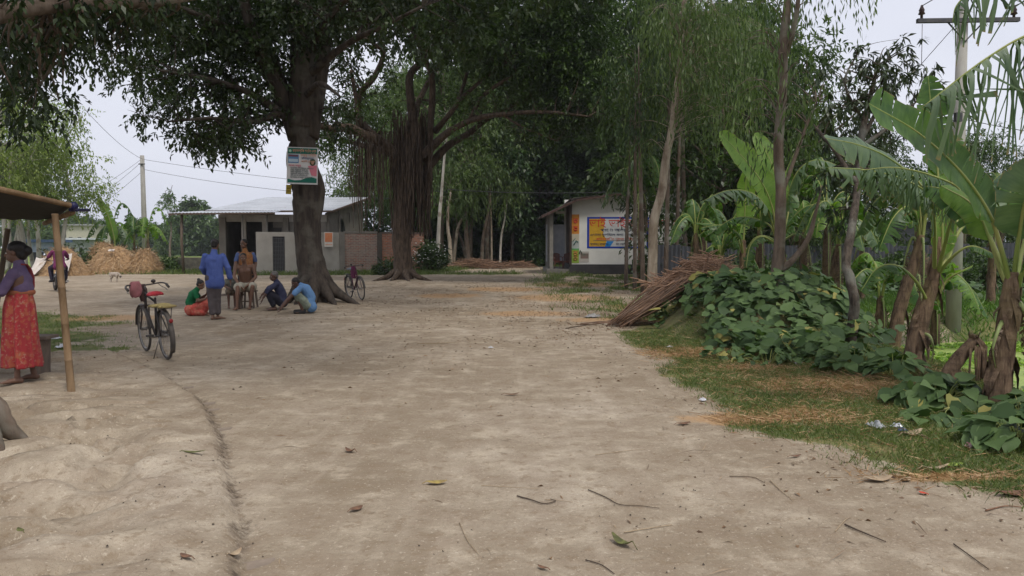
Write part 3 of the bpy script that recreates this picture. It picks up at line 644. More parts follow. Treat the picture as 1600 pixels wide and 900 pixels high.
mb = MB(); mb.box(((sx0+sx1)/2+.1, ys0-.0145, sz0+.43), (sx1-sx0-.5, .004, .02)); o = mb.build('sign_rule', flat('sign_line', (.1, .12, .12))); o.parent = sign
SRED = flat('letter_red', (.62, .045, .03)); SBLK = flat('letter_navy', (.03, .04, .10)); SORG = flat('letter_orange', (.70, .13, .05))
for body, h, x, z, mt, sq in (('ভাই ভাই জেনারেল স্টোর', .62, sx0+.12, sz1-.56, SRED, .98), ('প্রোঃ আলম . আনোয়ার', .22, sx0+.75, sz1-.80, SBLK, 1.2), ('এখানে মুদিমাল মনোহারি মালামাল', .19, sx0+.14, sz1-1.06, SBLK, 1.25), ('পাইকারি ও খুচরা বিক্রয় করা হয়', .19, sx0+.5, sz1-1.30, SORG, 1.2), ('স্থানঃ বাজার', .17, sx0+.16, sz0+.17, SBLK, 1.1), ('মোবাইলঃ', .17, sx0+1.62, sz0+.17, SBLK, 1.1)):
    o = txt(body, h, x, z, mt, sign, sq=sq); o.parent = sign
# narrow painted strip on the corner pillar and small bill below the sign
kx0, kx1 = xs0+.01, xs0+.42; k0 = at(897, 411, ys0).z; k1 = at(897, 335, ys0).z
strip = board(kx0, kx1, k0, k1, ys0-.004, flat('strip_orange', (.62, .25, .04)), 'pillar_poster')
for (a_, b_, c_) in ((.30, .52, (.45, .50, .48)), (.0, .27, (.28, .42, .06)), (.27, .36, (.10, .35, .12)), (.46, .60, (.58, .52, .40))):
    board(kx0, kx1, k0+(k1-k0)*a_, k0+(k1-k0)*b_, ys0-.010-.001*a_*3, flat('strip_%d' % int(a_*100), c_), 'poster_panel', strip, .004)
for (a_, c_) in ((.86, (.60, .07, .04)), (.70, (.60, .07, .04)), (.19, (.45, .20, .05)), (.09, (.35, .18, .04))):
    mb = MB(); zc = k0+(k1-k0)*a_; mb.ring(((kx0+kx1)/2, ys0-.016, zc), (0, 1, 0), .08, .035, 16, 4); mb.box(((kx0+kx1)/2, ys0-.015, zc+.13), (.3, .004, .035)); o = mb.build('poster_mark', flat('strip_mark_%d' % int(a_*100), c_)); o.parent = strip
mb = MB(); mb.tube([(kx0+.1, ys0-.02, k0+1.0), (kx0+.25, ys0-.02, k0+1.25), (kx0+.34, ys0-.02, k0+1.15)], .03, 5); mb.tube([(kx0+.05, ys0-.02, k0+1.2), (kx0+.2, ys0-.02, k0+1.38)], .02, 5); o = mb.build('poster_mark', flat('strip_teal', (.03, .14, .13))); o.parent = strip
bill = board(X_(904.5, ys0), X_(920, ys0), at(910, 409.5, ys0).z, at(910, 393, ys0).z, ys0-.012, flat('bill_grey', (.50, .47, .43)), 'wall_bill')
board(X_(907, ys0), X_(919.5, ys0), at(910, 404, ys0).z, at(910, 396, ys0).z, ys0-.018, flat('bill_photo', (.24, .15, .13), (.12, .14, .11)), 'bill_picture', bill, .004)
mb = MB(); mb.tube([(X_(905, ys0), ys0-.02, at(0, 397, ys0).z), (X_(906.5, ys0), ys0-.02, at(0, 391, ys0).z), (X_(909, ys0), ys0-.02, at(0, 396, ys0).z)], .035, 5); o = mb.build('bill_picture', flat('bill_green', (.05, .09, .05))); o.parent = bill

# two plastic chairs on the porch
def armchair(label, x, y, z, rz):
    t = empty('plastic_chair', label, 'chair', (x, y, z), rz, 'brown plastic chairs on the shop porch'); M = surf('chair_plastic', (.14, .05, .035), (.11, .04, .03), rough=.4)
    mb = MB(); mb.box((0, 0, .43), (.46, .44, .035)); mb.box((0, -.215, .39), (.46, .02, .07)); mb.build('seat', M, t)
    mb = MB(); n_ = 9
    for i in range(n_):
        a = -1.0+2.0*i/(n_-1); mb.bar((.23*math.sin(a), .22-.05*(a*a), .44), (.25*math.sin(a), .30-.06*(a*a), .86-.05*a*a), .045, .02)
    mb.tube([(.25*math.sin(a), .30-.06*a*a, .87-.05*a*a) for a in [-1+2*i/8 for i in range(9)]], .022, 6); mb.build('backrest', M, t)
    for sx in (-1, 1):
        mb = MB(); mb.tube([(sx*.24, .25, .70), (sx*.26, .0, .66), (sx*.255, -.2, .64), (sx*.235, -.22, .44)], .022, 6); mb.build('armrest', M, t)
        for sy in (-1, 1): mb = MB(); mb.tube([(sx*.21, sy*.19, .42), (sx*.25, sy*.23, 0)], [.03, .02], 6); mb.build('leg', M, t)
    return t
armchair('left brown plastic chair on the shop porch', px0+.55, ys0+.9, .28, .3); armchair('right brown plastic chair on the shop porch, beside the door jamb', px0+1.12, ys0+.75, .28, -.2)

# ================================================================ iron sheet fence, shed, distant buildings
fe = MB(); 
fence = empty('iron_sheet_fence', 'grey corrugated iron fence behind the banana plants', 'fence', (12, 27.5, 0))
seg_n = 0
xx = 5.2
while xx < 34:
    o = roof_sheet('sheet', (xx, 27.5, -.05), (xx+.85, 27.5, -.05), (xx+.85, 27.52, 1.6+.08*math.sin(xx*3)), (xx, 27.52, 1.6+.08*math.sin(xx*3)), TINB, None, pitch=.15, amp=.02); local(o, fence); xx += .86
mb = MB(); mb.bar((5.2, 27.58, 1.3), (34, 27.58, 1.3), .05, .05); local(mb.build('rail', surf('rail_wood', (.12, .09, .07))), fence)
mb = MB()
shed = empty('tin_shed', 'small shed with a pale tin roof glimpsed above the fence', 'shed', (X_(1392, 37), 37, 0)); xsd = X_(1392, 37)
mb = MB(); mb.box((xsd, 37, 1.35), (3.6, 2.6, 2.7)); local(mb.build('wall', TINB), shed)
o = roof_sheet('roof', (xsd-2, 35.5, 2.75), (xsd+2, 35.5, 2.75), (xsd+2, 38.5, 3.45), (xsd-2, 38.5, 3.45), TIN, None); local(o, shed)
def far_house(label, px, Y, w_, d_, h_, wall, roofm, name='distant_house'):
    t = empty(name, label, 'house', (X_(px, Y), Y, -.35)); mb = MB(); mb.box((0, 0, h_/2), (w_, d_, h_)); mb.build('wall', wall, t)
    mb = MB(); mb.box((0, 0, h_+.12), (w_+.8, d_+.8, .22)); mb.build('roof', roofm, t)
    for i in range(3): mb = MB(); mb.box((-w_*.33+i*w_*.33, -d_/2-.02, h_*.5), (w_*.13, .06, h_*.32)); mb.build('window', surf('pane_dark', (.03, .03, .03)), t)
    return t
far_house('pale two-storey house half hidden by the far trees on the left', 140, 118, 4.0, 5, 5.0, surf('house_cream', (.50, .47, .38)), surf('house_roof_grey', (.32, .32, .32)))
far_house('low white-roofed hut behind the bushes on the left', 129, 95, 3.0, 4, 2.7, surf('house_dark', (.25, .27, .25)), surf('house_roof_white', (.60, .62, .66)))
far_house('blue-white booth seen between pale stems behind the motorcycle', 76, 60, 1.7, 1.6, 2.2, surf('booth_blue', (.32, .38, .52), (.45, .50, .60)), surf('booth_cap', (.12, .18, .32)), 'booth')
# the crop heap under sheets behind the motorcyclist, and the two haystacks
HAY = None
def haymat(name, c1, c2, c3):
    m, t, b = nodes(name); v = coords(t, (1, 1, 3)); n = noise(t, v, 9, 6, .75); n2 = noise(t, coords(t), 1.5, 3)
    col = mix(t, ramp(t, n2, [(.4, (0, 0, 0)), (.65, (1, 1, 1))]), ramp(t, n, [(.32, c1), (.62, c2)]), c3); col = mix(t, .5, col, ramp(t, n, [(.32, c1), (.62, c2)]))
    t.links.new(col, b.inputs['Base Color']); b.inputs['Roughness'].default_value = .95; bump(t, b, n, .9, .06); return m
HAY = haymat('hay', (.17, .095, .045), (.44, .28, .14), (.32, .20, .10)); HAYD = leafmat('hay_strand', (.20, .12, .055), (.52, .36, .19), .1, tcol=(1, .85, .5))
def heap(name, label, x, y, rx, ry, h, seed, mat=None, strands=1500, cat='haystack', p=.75, sm=HAYD, sl=.35, z0=0):
    g = np.random.default_rng(seed); nr, na = 22, 56; V = [(0, 0, h)]
    def rad(u, a): return 1+.06*math.sin(3*a+seed)+.05*math.sin(5*a+1.3*seed)
    def zz(u, a): return h*(1-u**2)**p*(1+.05*math.sin(7*a+seed)*u+.10*(vnoise(np.array([a*2+seed]), np.array([u*4]))[0]-.5))
    for i in range(1, nr+1):
        u = i/nr
        for j in range(na):
            a = 2*math.pi*j/na; V.append((rx*u*rad(u, a)*math.cos(a)+g.normal()*.02, ry*u*rad(u, a)*math.sin(a)+g.normal()*.02, max(-.08, zz(u, a))+g.normal()*.015))
    Fq = [(0, 1+j, 1+(j+1) % na) for j in range(na)]+[(1+i*na+j, 1+(i+1)*na+j, 1+(i+1)*na+(j+1) % na, 1+i*na+(j+1) % na) for i in range(nr-1) for j in range(na)]
    root = empty(name, label, cat, (x, y, z0)); mb = MB(); mb.add(V, Fq, 0, True); mb.build('heap', mat or HAY, root)
    n = strands; u = np.sqrt(g.random(n)); a = g.random(n)*6.283; C = np.stack([rx*u*np.cos(a), ry*u*np.sin(a), h*(1-u**2)**p+.0], 1)
    D = np.stack([np.cos(a), np.sin(a), -.7*u-.1], 1)+.8*g.normal(size=(n, 3)); Nn = np.stack([np.cos(a)*u, np.sin(a)*u, 1.2-u], 1)
    Vs, Fs, vv = leaf_quads(C, norm(D), norm(Nn+.2*g.normal(size=(n, 3))), sl*(.4+.8*g.random(n)), .02+.02*g.random(n), g.random(n)); link('loose_straw', mesh_np('loose_straw', Vs, Fs, vv), sm, root); return root
heap('haystack', 'large rounded brown haystack on the left beyond the yard', X_(181, 44.5), 44.5, 1.5, 1.5, 1.52, 3)
heap('haystack', 'smaller haystack leaning against the large one, nearer the pole', X_(227, 44.3), 44.3, .92, 1.0, 1.38, 4)
heap('haystack', 'dull brown haystack peeking out behind the large one', X_(162, 49), 49, 1.1, 1.1, 1.8, 5)
tag(heap('crop_heap', 'low straw heap partly under pale sheets behind the motorcyclist', X_(96, 41), 41, 1.55, 1.3, 1.5, 6, cat='straw heap', p=1.3))
g_ = MB(); n1_ = 14
def sheet(label, x, y, w_, l_, z0, z1, seed):
    mb = MB(); r_ = random.Random(seed); n_ = 12; vs = []
    for i in range(n_+1):
        for j in range(n_+1):
            u, v_ = i/n_, j/n_; vs.append((x+w_*(u-.5)*(1.1-.3*v_)+.25*v_*(1 if x > X_(96, 41) else -1)*l_, y-.25-v_*.75+.05*math.sin(u*9+seed), z1+(z0-z1)*v_**.8+.03*math.sin(u*7+v_*5+seed)+r_.uniform(-.012, .012)))
    fs = [(i*(n_+1)+j, (i+1)*(n_+1)+j, (i+1)*(n_+1)+j+1, i*(n_+1)+j+1) for i in range(n_) for j in range(n_)]
    mb.add(vs, fs, 0, True); o = mb.build('sheet', surf('sheet_pale', (.58, .53, .48), (.48, .42, .37), 3, .8)); tag(o, label, 'sheet'); m_ = o.modifiers.new('t', 'SOLIDIFY'); m_.thickness = .01; return o
sheet('pale plastic sheet spread on the right flank of the straw heap', X_(112, 41), 40.6, .8, .9, .06, 1.15, 1); sheet('cream sheet on the left flank of the straw heap', X_(78, 41), 40.6, .6, .7, .06, .95, 2)
mb = MB(); mb.box((0, 0, 0), (.32, .2, .02), 0, Matrix.Rotation(.5, 3, 'X')); mb.box((.06, 0, .03), (.15, .15, .03), 0, Matrix.Rotation(.3, 3, 'Y')); o = mb.build('paper_scrap', surf('sheet_pale', (.5, .5, .5))); o.location = (X_(171, 43.3), 43.55, 1.33); tag(o, 'white scrap of paper on top of the large haystack', 'scrap')

# ================================================================ power poles and wires
PCON = surf('pole_concrete', (.36, .345, .31), (.28, .265, .235), 7, .9, .2, .004, stretch=(1, 1, .3)); STL = surf('steel_dark', (.07, .07, .075), (.10, .095, .09), 9, .5, metal=.6)
INS = surf('porcelain', (.06, .035, .03), rough=.3)
def wire(label, a, b, sag, r=.012, group='overhead wires'):
    a, b = Vector(a), Vector(b); mb = MB(); mb.tube([a.lerp(b, i/16)-Vector((0, 0, sag*4*(i/16)*(1-i/16))) for i in range(17)], r, 4)
    return tag(mb.build('overhead_wire', surf('wire_dark', (.05, .05, .055), rough=.6)), label, 'wire', group)
Yp = 17.7; pb = at(1490, 485, Yp); pt = at(1513, 5, Yp); pz = hz(pb.x, Yp)
pole = empty('power_pole', 'grey concrete power pole with a steel crossarm on the right', 'power pole', (pb.x, Yp, pz))
mb = MB(); mb.tube([(pb.x, Yp, pz-.3), (pb.x, Yp, 3), (pb.x, Yp, pt.z)], [.165, .14, .105], 14); local(mb.build('shaft', PCON), pole)
ax0 = at(1434, 30, Yp-.2); ax1 = at(1594, 22, Yp-.2); mb = MB(); mb.bar((ax0.x, Yp-.17, ax0.z-.03), (ax1.x, Yp-.17, ax0.z+.0), .09, .09); arm = mb.build('crossarm', STL); local(arm, pole)
ac = Vector((pb.x, Yp-.12, ax0.z-.02)); mb = MB(); mb.tube([ac+Vector((-.42, 0, 0)), ac+Vector((0, 0, -.45)), ac+Vector((.42, 0, 0))], .02, 5); local(mb.build('brace', STL), pole)
def insul(x, z, par): 
    mb = MB(); mb.tube([(x, Yp-.17, z), (x, Yp-.17, z+.08), (x, Yp-.17, z+.1), (x, Yp-.17, z+.16), (x, Yp-.17, z+.18), (x, Yp-.17, z+.24), (x, Yp-.17, z+.3)], [.03, .03, .075, .05, .065, .04, .02], 10); o = mb.build('insulator', INS); local(o, pole); return o
insul(ax0.x+.1, ax0.z+.02, 0); insul(ax1.x-.12, ax0.z+.02, 0); insul(pb.x, pt.z, 0)
mb = MB(); mb.tube([(ax0.x+.12, Yp-.17, ax0.z-.1), (ax0.x+.13, Yp-.17, ax0.z-1.0)], .008, 4); local(mb.build('down_lead', INS), pole)
mb = MB(); mb.box((pb.x-.13, Yp-.16, at(0, 185, Yp).z), (.14, .12, .2)); mb.box((pb.x-.1, Yp-.17, at(0, 150, Yp).z), (.3, .03, .03)); local(mb.build('bracket', STL), pole)
wire('wire rising from the left end of the right pole crossarm', (ax0.x+.1, Yp-.17, ax0.z+.3), (ax0.x+.4, -10, ax0.z+1.5), .3); wire('wire from the right end of the right pole crossarm toward the viewer', (ax1.x-.12, Yp-.17, ax0.z+.3), (ax1.x+2, -10, ax0.z+1.3), .3)
wire('low wire running from the right pole across to the shop', (pb.x, Yp, at(0, 185, Yp).z), (xs1, 43, 4.9), .3, .01); wire('second wire from the right pole, leaving left behind the mango tree', (pb.x, Yp, at(0, 190, Yp).z), (8, 45, 5.2), .5, .01); wire('thin wire from the right pole leaving the frame on the right', (pb.x, Yp, at(0, 185, Yp).z), (26, 25, 5.2), .5, .01)
wire('guy wire slanting left from the right pole top', (pb.x-.1, Yp, at(0, 35, Yp).z), (pb.x-2.5, Yp+9, .5), .0, .009)
wire('pale wire in front of the dark wood reaching the shop', (X_(700, 47), 47, at(0, 296, 47).z), (X_(948, 44), 44.2, at(0, 300, 44).z), .12, .022)
Yq = 62; qb = X_(227.5, Yq); p2 = empty('power_pole', 'slim grey power pole standing behind the haystacks', 'power pole', (qb, Yq, -.3)); zt = at(0, 243, Yq).z
mb = MB(); mb.tube([(qb, Yq, -.5), (qb-.02, Yq, 4), (qb-.05, Yq, zt)], [.24, .2, .16], 12); local(mb.build('shaft', PCON), p2); mb = MB(); mb.box((qb, Yq-.2, zt-.7), (.5, .06, .08)); local(mb.build('bracket', STL), p2)
for (lab, a_, b_, sg) in (('wire from the left pole running right over the house roof', (qb, Yq, zt-.3), (X_(700, 50), 50, at(0, 300, 50).z), .3), ('lower wire from the left pole toward the banyan', (qb, Yq, zt-1.1), (X_(650, 50), 50, at(0, 312, 50).z), .4), ('wire from the left pole sagging toward the bamboo shelter', (qb, Yq, zt-.2), (-38, 62, 4.2), .5), ('second wire from the left pole going left', (qb, Yq, zt-.4), (-40, 70, 4.9), .4), ('service wire from the left pole going up right', (qb, Yq, zt-.3), (-22, 40, 8.6), .3), ('thin low wire from the left pole going left', (qb, Yq, zt-1.2), (-40, 66, 1.9), .3)):
    wire(lab, a_, b_, sg, .014)

# ================================================================ air
hm = bpy.data.materials.new('haze'); hm.use_nodes = True; t = hm.node_tree; t.nodes.clear(); ho = t.nodes.new('ShaderNodeOutputMaterial'); pv = t.nodes.new('ShaderNodeVolumePrincipled')
pv.inputs['Color'].default_value = (.86, .90, .98, 1); pv.inputs['Density'].default_value = .00035; t.links.new(pv.outputs[0], ho.inputs['Volume'])
mb = MB(); mb.box((0, 800, 12.9), (2400, 1860, 30.2)); hz_o = mb.build('haze', hm); tag(hz_o, kind='stuff')   # name='haze'
# ================================================================ trees
def barkmat(name, c1, c2, c3=None, scale=9, bmp=0.8, dist=0.03):
    m, t, b = nodes(name); v = coords(t, (1, 1, 0.22)); v2 = coords(t)
    n = noise(t, v, scale, 6, 0.65); n2 = noise(t, v2, 2.2, 4)
    col = ramp(t, n, [(0.35, c1), (0.65, c2)])
    if c3: col = mix(t, ramp(t, n2, [(0.52, (0, 0, 0)), (0.66, (0.8, 0.8, 0.8))]), col, c3)
    t.links.new(col, b.inputs['Base Color']); b.inputs['Roughness'].default_value = 0.9; b.inputs['Specular IOR Level'].default_value = 0.2
    bump(t, b, n, bmp, dist); return m
B_BIG = barkmat('bark_dark', (0.028, 0.022, 0.018), (0.085, 0.068, 0.054), (0.11, 0.10, 0.08), 7, .9, .04)
B_BAN = barkmat('bark_banyan', (0.036, 0.026, 0.019), (0.12, 0.088, 0.064), None, 12)
B_EUC = barkmat('bark_pale', (0.20, 0.155, 0.11), (0.42, 0.36, 0.28), (0.14, 0.10, 0.07), 5, 0.4)
B_MID = barkmat('bark_brown', (0.075, 0.055, 0.04), (0.19, 0.145, 0.11), (0.22, 0.21, 0.17), 8)
B_WHT = barkmat('bark_white', (0.34, 0.32, 0.27), (0.56, 0.53, 0.46), (0.22, 0.18, 0.13), 4, 0.3)
L_BIG = leafmat('leaf_big', (0.012, 0.024, 0.009), (0.060, 0.095, 0.024), 0.20)
L_BAN = leafmat('leaf_banyan', (0.014, 0.032, 0.010), (0.085, 0.14, 0.030), 0.28)
L_EUC = leafmat('leaf_eucalyptus', (0.035, 0.072, 0.020), (0.155, 0.215, 0.060), 0.38)
L_EUL = leafmat('leaf_light', (0.11, 0.165, 0.04), (0.30, 0.36, 0.10), 0.42)
L_DRK = leafmat('leaf_wood', (0.018, 0.042, 0.018), (0.075, 0.13, 0.035), 0.25)
L_MNG = leafmat('leaf_mango', (0.014, 0.030, 0.012), (0.06, 0.085, 0.03), 0.18, rough=0.35, tcol=(1.2, 1.0, 0.4))
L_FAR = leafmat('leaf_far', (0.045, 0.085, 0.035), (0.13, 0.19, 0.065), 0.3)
rnd = random.Random(5); rng = np.random.default_rng(21)

def twigs(mb, limbs_pts, clumps, rnd, rmax=0.05, n=5, sag=0.25):
    """thin branches from the nearest limb point to each clump centre"""
    P = np.array([q[:4] for q in limbs_pts])
    for c in clumps:
        c = np.array(c[:3]); d = np.linalg.norm(P[:, :3]-c, axis=1)+0.35*np.maximum(0, P[:, 2]-c[2]+0.3)
        i = int(np.argmin(d)); a = P[i, :3]; Ld = np.linalg.norm(c-a)
        if Ld < 0.15: continue
        r = min(rmax, P[i, 3]*0.55, 0.012*Ld+0.012)
        mid = (a+c)/2+np.array([rnd.uniform(-.12, .12)*Ld, rnd.uniform(-.12, .12)*Ld, sag*Ld*0.5*rnd.uniform(0.2, 1)])
        q = cr([(*a, r), (*mid, r*0.65), (*c, r*0.25)], 4)
        mb.tube([Vector(x[:3]) for x in q], [max(0.003, x[3]) for x in q], n, 0, False)

# ---------------------------------------------------------------- the big tree with the poster
def T4(px, py, Y, r): p = at(px, py, Y); return (p.x, p.y, p.z, r)
def flare(mb, base, r, roots, rnd, h=0.75, n=7):
    for (ang, ln) in roots:
        ca, sa = math.cos(ang), math.sin(ang); bx, by = base
        pts = [(bx+ca*r*0.25, by+sa*r*0.25, h, r*0.24), (bx+ca*r*0.5, by+sa*r*0.5, h*.72, r*0.30), (bx+ca*r*0.85, by+sa*r*0.85, h*0.42, r*0.36), (bx+ca*(r+ln*0.35), by+sa*(r+ln*0.35), h*0.16, r*0.24), (bx+ca*(r+ln), by+sa*(r+ln), 0.0, r*0.12), (bx+ca*(r+ln*1.4), by+sa*(r+ln*1.4), -0.08, r*0.05)]
        pts = [(x, y, z+hz(x, y) if z < 0.3 else z, q) for x, y, z, q in pts]
        limb(mb, pts, 4, n, 0.15, rnd)
mb = MB(); LP = []
by = 19.6; bx = at(492, 470, by).x
LP += limb(mb, [(bx, by, -0.25, 0.46), (bx, by, 0.25, 0.44), T4(489, 430, by, 0.37), T4(482, 385, by, 0.335), T4(479, 335, by, 0.34), T4(480, 300, by, 0.36), T4(477, 265, by, 0.32), T4(474, 230, by, 0.31), T4(472, 195, by, 0.32)], 6, 18, 0.07, rnd)
LP += limb(mb, [T4(472, 200, by, 0.36), T4(473, 150, by, 0.35), T4(474, 100, by, 0.33), T4(473, 40, by, 0.31), T4(470, -30, by, 0.28), T4(480, -120, by+0.3, 0.18), T4(470, -260, by+0.3, 0.12), T4(478, -400, by, 0.05)], 5, 12, 0.08, rnd)
LP += limb(mb, [T4(466, 215, by, 0.27), T4(446, 160, by, 0.23), T4(422, 115, by-0.3, 0.20), T4(400, 72, by-0.6, 0.17), T4(388, 30, by-0.8, 0.14), T4(372, -30, by-1, 0.12), T4(340, -120, by-1.4, 0.07), T4(300, -200, by-1.8, 0.03)], 5, 10, 0.08, rnd)
LP += limb(mb, [T4(462, 205, by, 0.20), T4(440, 130, by+0.4, 0.15), T4(415, 60, by+0.9, 0.13), T4(400, -20, by+1.5, 0.11), T4(380, -120, by+2, 0.06), T4(360, -200, by+2.5, 0.03)], 5, 9, 0.08, rnd)
LP += limb(mb, [T4(482, 215, by, 0.26), T4(497, 120, by+0.2, 0.24), T4(508, 40, by+0.5, 0.2), T4(525, -40, by+0.8, 0.12), T4(560, -160, by+1.2, 0.07), T4(600, -260, by+1.4, 0.03)], 5, 9, 0.08, rnd)
limb(mb, [T4(460, 225, by, 0.13), T4(455, 250, by-0.05, 0.13), T4(462, 285, by, 0.14), T4(472, 325, by, 0.12)], 5, 8, 0.1, rnd)   # the bulge on the left
limb(mb, [T4(492, 262, by, 0.08), T4(500, 292, by-0.05, 0.12), T4(497, 325, by, 0.13), T4(488, 365, by, 0.1)], 5, 8, 0.1, rnd)
# long low side branches
sides = [[(455, 190, by, .12), (400, 150, by-.8, .09), (330, 125, by-1.8, .06), (250, 110, by-2.8, .03)],
         [(448, 170, by, .10), (395, 190, by-1.2, .07), (330, 185, by-2, .045), (262, 190, by-2.6, .02)],
         [(430, 125, by, .10), (360, 85, by+.6, .07), (290, 60, by+1, .04), (230, 30, by+1.3, .02)],
         [(400, 70, by, .10), (340, 35, by-1.5, .07), (270, 10, by-3, .04)],
         [(390, 30, by, .10), (320, -30, by+1, .07), (240, -60, by+2, .04)],
         [(480, 120, by, .12), (540, 70, by-1, .08), (600, 40, by-2, .05), (660, 10, by-2.5, .03)],
         [(482, 80, by, .12), (520, 20, by-1.5, .08), (570, -30, by-3, .05)],
         [(478, 150, by, .10), (500, 130, by-1.8, .06), (530, 150, by-2.8, .03)]]
for sdp in sides: LP += limb(mb, [T4(*q) for q in sdp], 4, 7, 0.08, rnd)
flare(mb, (bx, by), 0.48, [(-0.15, 0.62), (-.75, 0.40), (-1.35, 0.28), (-2.0, 0.24), (-2.7, .22), (0.5, 0.5), (3.2, 0.2), (1.4, 0.4), (2.2, 0.3)], rnd, 1.15, 12)
blobs = [  # px, py, r px, Y0, Y1, count, clump size
    (260, 60, (75, 60), 17, 20.5, 20, .55), (215, 110, (45, 25), 17, 19, 5, .4), (300, 140, (60, 40), 17, 20, 13, .5), (240, 165, (50, 22), 17, 19, 5, .38),
    (215, 190, (20, 12), 17.5, 18.5, 2, .3), (330, 185, (60, 35), 17.2, 20, 13, .5), (340, 225, (40, 14), 17.5, 19, 5, .35), (395, 200, (50, 35), 18, 20.5, 13, .5),
    (380, 90, (70, 70), 18, 21.5, 22, .6), (410, 40, (80, 45), 18, 22, 22, .65), (430, 130, (40, 60), 20, 22, 10, .55), (520, 50, (60, 50), 18, 22, 10, .5), (540, 130, (40, 50), 18.5, 21, 4, .4),
    (610, 10, (70, 25), 18, 21, 6, .45), (525, 180, (30, 30), 19, 20.5, 4, .35), (330, 5, (130, 25), 17, 21, 22, .65), (520, 10, (120, 20), 17, 21, 14, .6)]
cl = clumps_px(blobs, rng)
for _ in range(150):              # the rest of the crown, above the frame
    a = rng.random()*6.283; r = 7.2*math.sqrt(rng.random()); zz = 8.2+rng.random()*4.8*(1-(r/7.6)**2)**0.5
    cl.append((bx+r*math.cos(a), by+r*math.sin(a), zz, 0.85, 0.85, 0.6))
twigs(mb, LP, cl, rnd, 0.05, 5)
for (cx_, cy_, cz_, *_r) in cl[:240]:   # fine forks that carry the leaves
    for _ in range(3):
        v_ = Vector(rnd_unit(rng, 1)[0])*0.5; p_ = Vector((cx_, cy_, cz_)); mb.tube([p_, p_+v_*0.5+Vector((0, 0, .04)), p_+v_], [.012, .008, .003], 3, 0, False)
V1 = crown(cl[:-150], 560, 0.14, 0.066, 0.35, 31, twL=0.28, shell=0.6)
V2 = crown(cl[-150:], 190, 0.24, 0.12, 0.3, 32, twL=0.4)
big = tree_obj('broadleaf_tree', 'big dark broad-leaved tree with a green poster on its trunk', (bx, by, hz(bx, by)), mb, B_BIG,
         (np.vstack([V1[0], V2[0]]), np.vstack([V1[1], V2[1]+len(V1[0])]), np.concatenate([V1[2], V2[2]])), L_BIG)

# ---------------------------------------------------------------- banyan with hanging roots
mb = MB(); LP = []; by2 = 33.8; bx2 = at(630, 430, by2).x
LP += limb(mb, [(bx2, by2, -0.25, .48), (bx2, by2, .2, .46), T4(629, 405, by2, .40), T4(627, 370, by2, .40), T4(630, 320, by2, .42), T4(638, 270, by2, .44), T4(642, 230, by2, .44), T4(650, 195, by2, .36)], 5, 16, .1, rnd)
ban = [[(632, 280, 0, .40), (618, 245, 0, .36), (595, 222, -.5, .33), (570, 212, -1, .30), (545, 200, -1.5, .26), (510, 200, -2.2, .18), (480, 185, -3, .1)],
       [(600, 224, -.3, .2), (565, 190, -.6, .2), (560, 150, -.8, .18), (585, 120, -1, .16), (600, 80, -1.3, .13), (590, 50, -1.4, .1), (610, 20, -1.5, .1), (640, -10, -1.5, .08)],
       [(600, 80, -1.3, .12), (570, 60, -1.8, .09), (540, 55, -2.4, .06)],
       [(562, 205, -.8, .2), (556, 150, -1.4, .13), (548, 110, -2, .09)],
       [(648, 210, 0, .30), (642, 160, 0, .26), (640, 120, .2, .22), (655, 100, .4, .20), (680, 70, .7, .18), (705, 45, 1, .16), (735, 32, 1.2, .14), (780, 25, 1.3, .11), (830, 32, 1.4, .07)],
       [(664, 92, .5, .16), (690, 55, .2, .13), (715, 20, -.3, .12), (740, -25, -1, .1)],
       [(672, 200, 0, .22), (675, 160, -.2, .2), (675, 120, -.3, .18), (665, 95, -.4, .15), (650, 60, -.6, .1), (640, 20, -.9, .07)],
       [(655, 250, 0, .30), (690, 215, -.8, .22), (715, 198, -1.4, .18), (745, 185, -2, .16), (790, 178, -2.8, .13), (850, 175, -3.6, .1), (920, 182, -4.2, .05)],
       [(665, 265, 0, .28), (700, 228, .5, .22), (730, 210, 1, .18), (770, 180, 1.5, .15), (810, 165, 1.8, .13), (870, 150, 2.1, .09), (940, 140, 2.2, .04)],
       [(735, 185, -1.8, .12), (755, 150, -2, .11), (790, 125, -2.2, .1), (830, 105, -2.4, .08), (880, 95, -2.6, .04)],
       [(708, 172, -1, .12), (722, 140, -1, .11), (732, 100, -1, .1), (733, 50, -1.1, .08), (740, 0, -1.2, .06)],
       [(680, 205, 0, .2), (705, 175, -1, .14), (725, 150, -1.2, .12), (760, 120, -1.5, .1), (800, 90, -1.8, .08), (850, 60, -2, .04)],
       [(785, 178, -2.7, .1), (820, 200, -3, .06), (870, 220, -3.3, .03)], [(620, 240, 0, .25), (585, 232, 1.5, .2), (545, 222, 3, .12), (500, 215, 4, .06)],
       [(645, 220, 0, .3), (650, 170, 1.8, .2), (680, 110, 3.5, .14), (720, 60, 5, .08)]]
for q in ban: LP += limb(mb, [T4(a_, b_, by2+c_, d_*.74) for a_, b_, c_, d_ in q], 4, 9, .1, rnd)
flare(mb, (bx2, by2), 0.46, [(-0.3, .8), (-1.2, .6), (-2, .5), (-2.8, .8), (.5, .6), (2, .5)], rnd, .7, 8)
